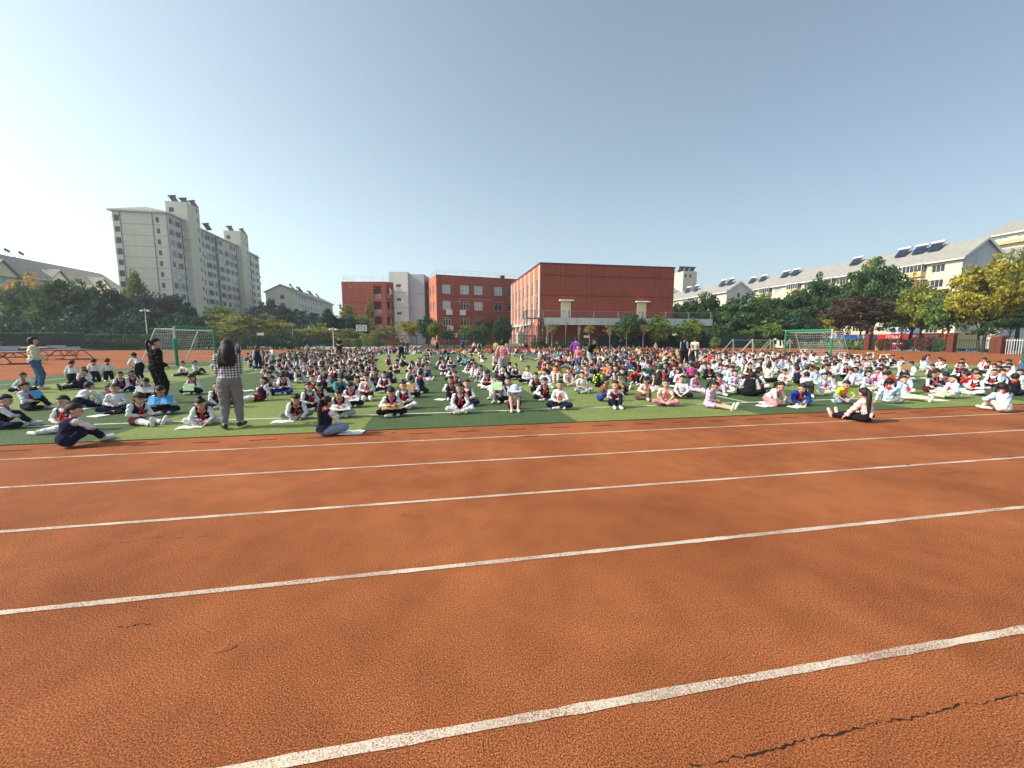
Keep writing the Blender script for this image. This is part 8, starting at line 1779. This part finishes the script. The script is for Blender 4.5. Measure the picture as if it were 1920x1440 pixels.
for row in '114,197,10,0,0,91 98,206,2,0,1,91 61,221,-8,0,2,99 160,166,8,0,3,107 151,174,-13,1,4,100 134,188,-13,0,5,104 108,204,-8,2,6,93 -63,223,20,2,4,107 -71,221,-13,0,7,106 186,139,6,3,8,108 36,230,-5,1,4,107 146,181,-21,3,9,97 124,197,-28,2,10,104 205,112,-16,2,11,98 192,135,4,0,8,97 139,189,3,0,12,105 158,174,3,1,13,105 61,227,-23,0,14,101 -56,229,6,0,15,95 177,156,8,2,11,101 198,128,-10,2,13,93 -77,223,-5,3,7,97 16,236,-12,0,16,102 -71,228,16,3,17,98 85,223,-8,1,18,104 198,135,-19,2,3,103 166,173,-23,0,8,94 211,114,-12,2,8,93 -38,237,12,0,11,104 73,229,-10,1,19,101 -49,236,-10,1,20,97 -76,230,-12,0,4,97 112,214,12,1,21,105 -22,243,-9,0,14,97 172,174,-5,3,8,95 119,213,-11,2,22,100 -57,238,20,3,23,104 197,145,-14,0,7,96 210,126,-17,0,4,105 21,244,-14,2,14,108 133,206,-7,0,24,103 -90,228,13,2,7,102 -28,244,1,1,13,102 94,228,-17,2,25,107 112,220,10,2,12,99 -69,238,15,3,9,93 190,160,-28,0,8,95 139,206,6,3,26,94 -76,237,7,2,27,100 -57,242,-6,0,13,98 171,182,-2,0,8,107 -43,246,-16,3,4,105 81,237,-2,3,17,93 -6,250,9,2,28,99 153,200,-13,0,9,103 223,119,-18,0,8,103 -24,251,7,0,7,93 68,244,6,0,29,99 177,182,-3,0,11,95 107,231,-9,0,30,99 186,174,-34,0,8,102 -45,251,-14,3,31,99 81,242,-5,1,32,95 -96,237,8,2,33,99 -50,251,-1,1,34,101 126,224,-18,3,35,107 203,158,-21,3,36,92 96,239,-4,2,37,100 198,166,-11,0,8,90 -86,243,-2,3,20,102 86,243,-18,0,38,100 120,230,8,3,39,96 228,126,-18,0,9,91 114,236,1,0,40,99 93,245,11,2,41,106 72,252,-5,0,42,102 225,135,-14,1,36,94 -101,243,7,3,23,94 198,174,2,3,8,95 -24,263,1,3,4,98 -84,250,15,0,9,98 -96,246,-18,0,28,107 145,221,0,2,43,105 -48,261,-6,0,11,104 -62,258,-19,0,20,101 -69,257,-14,0,4,91 85,252,-11,2,17,94 133,231,4,2,44,100 106,244,-18,0,45,96 7,267,-30,0,14,107 173,204,-14,2,3,92 203,174,-24,1,7,95 162,214,0,2,8,103 94,252,6,0,46,102 179,201,-21,0,8,106 14,269,8,1,14,91 -75,259,-10,0,11,91 186,198,-12,0,11,90 239,128,-14,3,8,104 133,237,-8,0,47,101 211,172,-19,1,3,103 -50,268,-8,0,17,96 172,212,-2,1,4,95 -87,259,21,3,17,105 -44,270,14,3,20,104 107,252,-10,0,48,100 217,167,-4,0,9,93 -57,268,-6,0,27,97 86,261,14,0,49,91 152,229,4,3,50,90 125,245,-22,0,37,92 30,273,10,3,4,101 93,259,-6,2,51,98 73,266,28,0,52,90 -62,270,12,3,15,100 -82,266,24,0,13,107 8,278,-8,2,13,101 134,244,-12,0,53,101 211,181,2,3,7,94 146,237,-9,2,54,97 101,260,17,3,55,90 160,229,-5,3,56,102 58,273,8,0,28,104 140,242,-1,0,57,107 -102,260,0,2,23,105 197,199,-5,1,8,101 184,212,-20,1,9,91 108,259,8,2,58,99 151,237,14,0,59,98 -62,274,10,2,14,94 228,166,-24,1,8,97 -87,269,11,2,60,98 -74,273,37,1,14,106 126,254,-6,2,61,107 249,136,-23,0,8,96 132,251,-15,2,32,90 95,268,-24,3,62,107 217,184,-26,0,9,97 -43,281,1,0,63,103 145,245,-12,3,64,94 242,151,-28,1,4,97 137,250,-11,0,65,99 171,228,0,0,66,97 121,258,-11,0,67,106 73,276,-1,2,68,102 238,158,18,3,8,93 190,214,5,0,13,93 202,203,-1,3,4,97 105,267,-18,0,69,96 -88,274,6,0,33,106 -83,275,6,1,23,103 42,285,-10,1,4,102 80,276,0,0,70,105 -101,270,16,1,71,96 224,181,7,0,9,95 -48,284,-22,3,23,91 177,229,-4,0,72,106 111,268,15,0,73,99 197,213,-13,0,4,100 157,245,-20,0,74,100 -75,281,-9,2,15,92 190,221,-10,2,8,92 146,253,-34,0,75,103 255,143,-23,2,11,90 250,150,-14,1,13,106 172,236,-12,0,76,98 -102,274,-1,0,28,95 136,260,-18,0,77,106 164,244,-16,1,78,102 119,269,-14,2,69,99 211,206,-4,1,8,94 177,236,-23,0,79,92 106,276,-16,0,80,107 -61,290,-5,0,4,91 -88,283,-6,0,11,92 -48,293,10,0,23,108 146,259,-18,1,81,97 3,297,17,0,31,93 190,228,-6,0,9,101 251,159,-24,0,8,102 170,244,-19,0,82,92 95,282,-26,0,83,97 -109,277,4,0,14,103 225,195,8,0,13,101 33,297,4,0,31,104 120,274,2,1,84,101 151,259,-20,2,75,104 160,253,-5,3,85,108 213,210,-14,1,13,103 -100,283,10,1,71,105 -75,290,-4,1,4,96 134,268,-12,0,6,94 -45,298,12,0,63,101 -68,294,-4,0,71,105 235,191,-28,0,3,102 126,276,-26,1,22,92 87,291,-1,0,26,102 177,247,21,3,86,93 -82,293,28,1,14,97 184,243,12,1,9,96 -108,285,0,1,20,108 132,275,-4,3,87,103 95,290,-7,1,88,99 216,215,-20,0,7,102 115,283,15,1,89,95 192,238,-35,1,8,93 120,281,-4,1,90,105 148,268,-9,1,91,100 -64,300,17,0,28,101 251,176,-23,2,8,93 203,231,-3,0,13,98 -77,298,10,0,13,98 17,308,-15,0,7,98 225,210,-6,2,8,105 107,290,37,2,66,105 190,244,12,3,13,95 -101,292,13,0,13,94 239,197,-12,1,8,95 211,226,-23,3,9,97 270,153,-21,2,9,105 -84,299,2,1,28,98 79,301,-8,2,26,104 249,187,-1,1,13,103 204,236,-13,2,8,95 -113,291,-5,0,34,105 95,298,13,3,92,102 -61,306,-8,3,4,104 186,251,-10,0,93,101 222,221,8,2,7,106 165,266,-12,1,87,94 229,214,-11,0,8,94 179,258,-8,0,94,105 133,284,-13,2,95,90 263,173,0,3,8,105 237,206,-10,1,3,107 106,297,6,0,85,104 -82,305,-2,0,27,94 -97,301,8,0,96,101 198,246,-26,0,13,96 248,197,-2,2,8,95 203,243,-26,1,8,103 138,286,0,1,97,91 112,297,-21,3,98,94 158,276,0,3,99,106 172,268,-15,3,100,96 -113,298,-24,3,7,104 213,237,-24,3,7,105 230,221,-32,0,72,91 -88,308,14,0,15,103 148,284,-22,2,101,96 -94,307,-1,1,15,97 95,307,-7,0,102,102 -56,317,-2,2,9,90 198,254,2,1,8,104 243,212,-28,3,8,107 120,299,-12,1,103,107 229,229,-5,0,38,102 250,206,-12,0,8,103 109,305,-18,1,73,104 126,298,-18,0,104,108 256,199,-3,0,9,102 -61,318,-19,3,13,91 -98,309,26,2,28,92 165,281,-35,0,105,108 211,248,-10,3,8,93 189,265,1,3,106,105 -126,300,0,1,34,104 152,288,-1,0,81,94 224,236,6,0,13,97 -74,318,1,2,7,107 204,255,-30,0,9,101 198,260,-13,0,7,108 249,211,-1,0,13,97 132,299,5,0,107,93 -107,309,10,2,28,98 -82,317,14,2,13,97 242,221,15,0,8,95 186,270,-24,3,18,102 119,306,2,0,79,96 275,182,-8,0,13,96 146,296,6,0,108,94 35,329,2,2,7,97 229,238,-15,0,9,100 159,291,-17,0,96,107 93,318,-6,1,109,104 -102,317,-3,3,28,97 255,214,2,0,11,90 269,195,-2,1,11,101 264,204,-9,2,8,99 48,330,-9,1,7,94 218,253,-10,3,7,92 238,235,-11,2,7,106 210,260,-16,2,13,104 111,315,-1,0,110,90 197,270,-20,0,111,97 -74,327,8,0,13,95 230,244,-17,1,112,107 -96,322,2,2,31,92 204,267,10,2,9,91 -107,319,-5,3,9,100 262,212,-42,0,3,92 158,298,-31,0,113,90 -81,328,4,0,28,102 175,290,-11,0,114,98 190,281,-22,3,115,95 120,318,1,1,69,98 236,244,-19,3,8,98 244,237,-18,0,13,104 163,298,-1,1,116,91 152,305,-13,2,117,96 202,274,-17,0,118,94 126,316,0,1,119,98 -5,341,2,3,28,94 94,328,-15,1,120,101 262,221,-13,3,3,93 249,237,-9,0,8,97 242,244,7,1,8,95 255,231,-15,1,8,102 133,318,2,1,16,97 217,268,-5,0,8,97 184,293,3,0,10,91 172,300,-2,0,121,93 238,252,-16,2,7,100 107,330,2,1,122,93 101,332,-1,1,104,90 269,220,-10,0,9,97 -70,341,10,3,17,97 113,329,10,0,123,106 -108,330,-20,3,14,101 262,229,-26,1,9,106 203,284,-8,3,124,98 191,292,-6,0,125,99 120,328,-6,0,126,93 146,318,-4,2,127,100 229,266,-9,0,8,98 210,282,-23,2,128,102 -127,328,-14,2,11,101 199,292,3,2,77,98 -91,341,9,3,14,96 171,309,-24,0,68,106 93,341,6,0,129,101 221,276,-16,0,9,100 132,329,-17,1,47,92 159,318,-6,0,130,107 -101,341,-1,0,7,94 184,305,10,0,98,91 -136,330,3,1,11,100 -62,351,-4,3,9,102 178,310,-19,0,131,100 -107,341,32,1,31,92 139,330,-6,3,125,105 199,298,-10,3,132,103 68,353,-9,1,28,94 166,319,-3,0,18,101 -71,353,-10,0,63,93 210,293,-18,0,133,96 265,244,10,3,9,97 191,306,-37,2,97,102 253,259,-6,1,13,105 99,349,0,3,134,96 178,316,-19,1,135,107 -88,352,2,0,71,102 -82,354,11,2,34,106 93,351,-4,2,136,94 215,293,9,0,137,104 -133,339,15,3,7,100 250,266,-15,0,3,95 210,299,-15,0,87,96 238,278,-14,0,3,99 -104,351,28,3,4,107 134,341,3,0,138,95 203,306,11,0,139,106 198,309,-15,2,140,98 -97,354,1,3,17,104 230,287,-29,0,8,103 -62,362,-13,1,14,97 268,252,-17,0,9,98 -139,341,-12,0,11,105 185,319,-13,3,94,107 107,353,-11,2,141,104 263,259,12,2,4,92 165,331,-8,2,142,107 147,339,-12,0,143,100 -76,362,12,3,20,101 191,317,-5,0,144,97 211,308,-14,2,145,97 -70,367,10,1,14,96 172,332,12,0,146,107 225,299,2,0,8,103 199,317,-8,3,85,107 216,306,11,3,147,97 153,342,-1,0,40,91 249,282,-15,2,9,108 -89,366,16,1,9,102 256,276,-24,1,8,103 95,365,14,0,0,108 158,343,-9,0,29,96 184,330,8,0,148,101 163,341,2,3,149,107 230,301,-8,1,13,91 276,259,-18,0,8,91 243,291,-6,0,8,97 138,353,-8,3,150,99 269,268,-20,1,4,95 55,376,-2,0,16,105 189,330,-31,0,57,106 110,364,-8,2,151,98 225,309,-3,0,152,91 276,266,7,2,11,97 146,354,3,3,153,100 264,278,-20,3,13,96 -70,377,-4,0,20,94 268,276,-16,1,8,105 243,298,-2,0,11,101 126,364,2,0,154,91 174,344,18,0,155,96 218,319,-4,0,156,95 185,341,4,2,102,100 -101,374,29,0,15,95 132,364,-23,0,157,90 160,353,8,0,46,96 203,331,-16,1,158,103 -96,376,16,1,13,98 165,352,-1,0,118,104 139,363,1,0,153,95 225,318,16,0,159,103 99,376,-9,0,72,103 250,299,0,1,8,106 16,389,-2,1,17,103 -115,373,5,0,13,99 113,374,5,0,160,95 242,308,-21,2,7,99 211,330,-4,0,161,105 -74,386,3,3,4,102 176,351,-4,0,162,91 198,340,-10,3,163,95 171,355,-7,1,164,105 121,376,-31,2,139,93 69,389,-4,2,165,97 249,307,-9,1,8,98 268,291,-12,2,3,101 2,397,-4,1,166,104 101,385,-17,0,167,103 203,343,20,0,168,97 -4,399,-15,1,169,106 256,306,-32,0,8,99 184,355,-5,0,89,102 138,375,15,3,170,102 -44,398,0,0,15,98 34,399,-5,0,107,104 166,365,-21,3,171,99 47,399,2,0,172,107 -37,400,14,3,9,92 148,374,-12,3,173,103 -71,396,4,2,13,101 174,364,-16,0,174,107 112,387,-6,0,175,107 215,341,-10,2,176,103 -115,387,9,2,31,104 -121,386,1,1,4,103 204,350,1,1,177,97 250,319,-21,0,3,103 238,328,-18,1,83,101 224,340,4,3,178,97 86,398,6,1,35,95 166,374,2,1,179,95 -32,408,24,3,180,94 -22,409,-7,2,181,96 186,365,-17,2,182,91 210,352,-28,2,183,90 263,316,-2,0,38,106 8,412,-14,3,184,93 28,411,-4,1,125,100 -98,400,-15,1,20,91 54,409,-13,0,2,103 42,410,8,3,185,91 100,400,4,0,81,95 59,408,7,2,67,92 111,399,4,2,157,105 -113,399,-7,0,11,97 -109,400,-8,1,11,99 236,341,1,0,186,95 -56,411,9,3,142,96 121,398,-21,3,187,91 216,355,-1,3,188,94 148,389,14,1,66,102 267,319,-4,2,7,90 68,411,-16,1,79,91 87,408,-5,3,189,92 81,410,-17,3,76,103 230,350,-9,3,68,91 -84,412,12,1,11,107 163,387,-13,2,66,98 -89,411,-2,1,13,101 191,375,3,3,158,107 100,409,-10,0,0,102 -109,407,0,0,27,107 15,421,-10,2,19,92 7,422,4,0,190,91 250,340,-11,3,140,107 -4,423,0,0,145,108 34,422,-12,3,191,96 172,388,1,0,111,97 -45,422,-21,0,106,107 -115,409,-7,2,162,93 255,340,-19,0,8,105 236,354,-18,0,70,100 224,362,-20,1,192,97 269,330,-22,3,7,91 203,377,-18,3,125,95 164,396,10,0,193,95 -127,409,18,2,7,97 276,330,-1,3,4,104 -74,424,10,1,75,92 -97,419,-9,3,17,100 -122,413,14,1,34,92 232,364,-21,2,194,93 -19,431,6,0,33,96 94,421,-4,1,119,104 250,352,-6,0,148,102 -31,431,-2,0,195,96 138,410,-8,0,94,108 86,424,-7,3,196,104 34,432,17,2,197,91 29,432,-37,0,64,106 3,434,21,0,73,96 237,364,-5,2,198,103 173,398,-4,2,199,96 101,424,-14,3,200,106 255,353,-8,0,201,107 152,409,-1,0,56,91 53,433,1,2,39,96 -64,432,20,2,202,98 42,435,-17,0,128,105 -56,433,-21,0,203,91 -49,434,7,0,47,108 111,423,0,2,204,91 122,420,-8,0,205,97 59,434,-4,2,206,94 226,375,-16,1,207,96 -116,425,-2,0,28,91 -81,434,-12,1,208,100 -97,432,16,1,209,97 212,389,-27,0,69,106 30,442,3,2,64,91 7,444,-25,0,210,104 269,353,-24,0,72,99 108,431,-3,2,186,90 -23,444,-13,0,211,95 93,434,2,0,212,95 -31,443,-4,3,213,93 -6,445,7,3,214,101 260,361,11,0,23,98 255,365,-6,0,215,108 146,422,4,0,216,90 198,400,3,1,155,102 60,443,15,0,217,91 -56,444,-16,0,218,101 -45,445,-9,3,219,100 223,389,3,0,49,100 230,387,2,1,127,104 250,376,-6,2,220,105 81,444,-9,0,170,98 -74,445,-8,2,221,97 -127,434,-6,1,97,106 191,410,-13,1,222,102 212,400,-20,3,223,100 98,442,2,3,224,91 -7,454,-4,0,64,99 9,454,22,2,225,96 198,409,-31,1,226,91 -24,454,29,2,46,106 17,455,0,3,227,97 -96,446,7,1,159,100 94,447,18,2,228,96 172,424,-4,0,24,91 -49,455,1,0,154,95 -29,457,-13,2,123,90 36,457,-2,1,115,102 262,376,-27,0,229,101 -83,452,4,2,35,105 60,456,12,2,107,101 228,401,-19,2,57,102 125,444,-6,1,82,90 192,420,-16,1,73,92 269,375,-9,3,60,100 -75,456,27,0,16,102 68,457,-16,0,139,94 163,433,7,1,17,94 87,455,-10,3,2,92 -86,457,18,0,86,100 222,409,-2,1,230,100 199,421,-6,2,77,94 173,433,1,0,159,105 138,445,-4,0,95,107 -18,466,10,1,130,95 108,455,-4,0,231,104 -109,455,-19,1,136,93 -24,467,13,1,1,94 3,468,4,2,187,94 147,445,-17,0,44,94 113,455,-8,1,107,96 -10,469,-2,0,232,91 228,410,-6,0,233,95 8,469,19,3,234,105 185,431,16,3,235,93 -4,469,-10,0,206,106 28,468,-3,1,153,106 159,442,-18,0,236,106 43,469,0,0,164,100 269,386,-10,3,237,104 250,399,8,3,238,99 -50,469,-1,0,239,104 -64,468,-4,3,240,105 210,423,-15,1,49,97 -74,467,35,1,34,101 124,457,-15,3,38,97 134,455,-34,3,132,94 -83,467,-8,0,46,98 164,446,16,0,141,100 242,409,4,0,100,91 82,469,-8,0,241,104 224,420,17,0,222,101 95,467,17,1,189,108 171,445,-3,3,40,100 16,478,-11,0,149,97 264,399,2,1,212,98 -95,469,17,3,97,106 144,457,-1,3,242,92 -103,468,3,0,59,91 107,468,13,0,19,102 -36,478,-4,0,223,107 -31,479,12,1,243,104 229,422,-6,1,61,100 113,467,-39,0,60,94 -121,466,10,0,244,105 -23,481,13,0,149,93 57,479,14,2,245,106 -50,480,7,0,246,108 73,478,-14,3,247,97 67,479,-8,1,169,98 120,469,14,2,68,104 -128,467,-18,3,121,94 216,435,-12,3,248,93 82,479,-17,2,36,105 224,432,2,3,249,91 134,468,-2,2,23,102 262,411,-18,0,250,92 242,424,1,1,251,102 177,456,-4,0,149,102 -11,489,5,0,212,92 270,408,-10,2,252,101 249,422,-9,1,88,92 109,478,20,3,115,103 203,446,-8,2,65,94 16,490,2,2,105,104 -29,489,4,0,145,101 -110,478,21,3,48,97 148,468,0,2,121,90 8,491,8,3,253,92 42,490,6,3,43,105 -36,490,-3,3,78,94 -48,489,0,0,254,105 35,491,20,2,121,105 74,487,13,2,43,107 -58,491,-9,1,206,105 213,446,-7,1,114,103 242,432,-9,3,255,105 46,493,12,1,19,98 191,458,-38,3,79,92 -140,476,3,3,256,96 262,422,-15,0,140,104 56,493,14,0,168,94 -87,489,-13,2,59,101 -132,479,11,2,18,103 201,455,7,2,257,101 -126,482,0,1,178,90 82,492,-18,1,258,102 138,480,-17,3,192,108 268,422,-4,0,148,99 249,434,-22,0,56,102 208,455,5,1,164,103 145,480,-15,2,71,97 -108,491,-2,0,123,101 236,444,9,2,72,104 184,469,-26,0,206,106 218,454,-17,2,17,91 112,491,8,0,259,106 190,467,-21,0,18,91 164,477,10,3,260,107 243,443,-6,3,77,94 -120,491,4,0,169,94 263,432,-15,3,261,91 125,492,19,0,228,104 204,466,8,0,38,96 225,458,1,0,29,104 153,488,5,3,38,98 147,490,2,2,262,93 255,444,-14,3,237,95 275,433,-21,1,107,99 262,442,-20,2,263,102 214,471,-8,0,264,98 224,466,-12,1,265,98 203,477,6,0,46,107 177,490,-16,2,174,91 230,469,-9,0,266,97 212,479,-21,3,221,99 256,457,-24,3,267,92 185,491,12,3,268,97 190,490,-7,0,269,92 251,469,-15,1,270,98 212,488,8,0,89,107 230,481,-4,3,84,107 242,478,-10,0,69,105 224,489,-1,3,67,98 269,466,-20,0,271,95 250,480,-19,3,272,107 275,468,-4,0,49,99 242,490,-29,0,87,105 238,494,-4,0,273,95 264,491,-10,1,16,106'.split():
    q = row.split(','); u, v, rz, sc = float(q[0])/10, float(q[1])/10, int(q[2])*4, float(q[5])/107
    pose = ('crosslap','hug','side','kneel')[int(q[3])]; top, vest, bottom, scarf = STUFF_KEYS[int(q[4])]
    top, vest, bottom = top + '_cloth', vest and vest + '_cloth', bottom + '_cloth'
    m = SMALL[pose]; a = math.radians(rz); c, s = math.cos(a)*sc, math.sin(a)*sc; X = arr[pose]
    P = np.stack([X[:,0]*c - X[:,1]*s + u, X[:,0]*s + X[:,1]*c + v, X[:,2]*sc + .012], 1); sv.append(P)
    tbl = [names.index(q) for q in ('skin_tan', top, bottom, 'shoe_white', 'hair', vest or top, 'scarf_red' if scarf else (vest or top))]
    sf.extend([tuple(base + i for i in f) for f in m.f]); smi.extend([tbl[i] for i in m.m]); base += len(X)
sv = np.concatenate(sv); me = bpy.data.meshes.new('crowd'); me.from_pydata(sv.tolist(), [], sf)
for q in names: me.materials.append(M[q])
me.polygons.foreach_set('material_index', smi); put('crowd', me, kind='stuff')


# ================================================================ HAZE
hz = bpy.data.materials.new('haze_air'); hz.use_nodes = True; hn = hz.node_tree.nodes; hn.remove(hn['Principled BSDF'])
pv = hn.new('ShaderNodeVolumePrincipled'); pv.inputs['Color'].default_value = (.86, .92, 1.0, 1); pv.inputs['Density'].default_value = .0005; pv.inputs['Anisotropy'].default_value = .3
hz.node_tree.links.new(pv.outputs[0], hn['Material Output'].inputs['Volume'])
mb = MB(); mb.box(-300, 320, -30, 330, -3.0, 60); mb.build('haze', hz, kind='stuff')
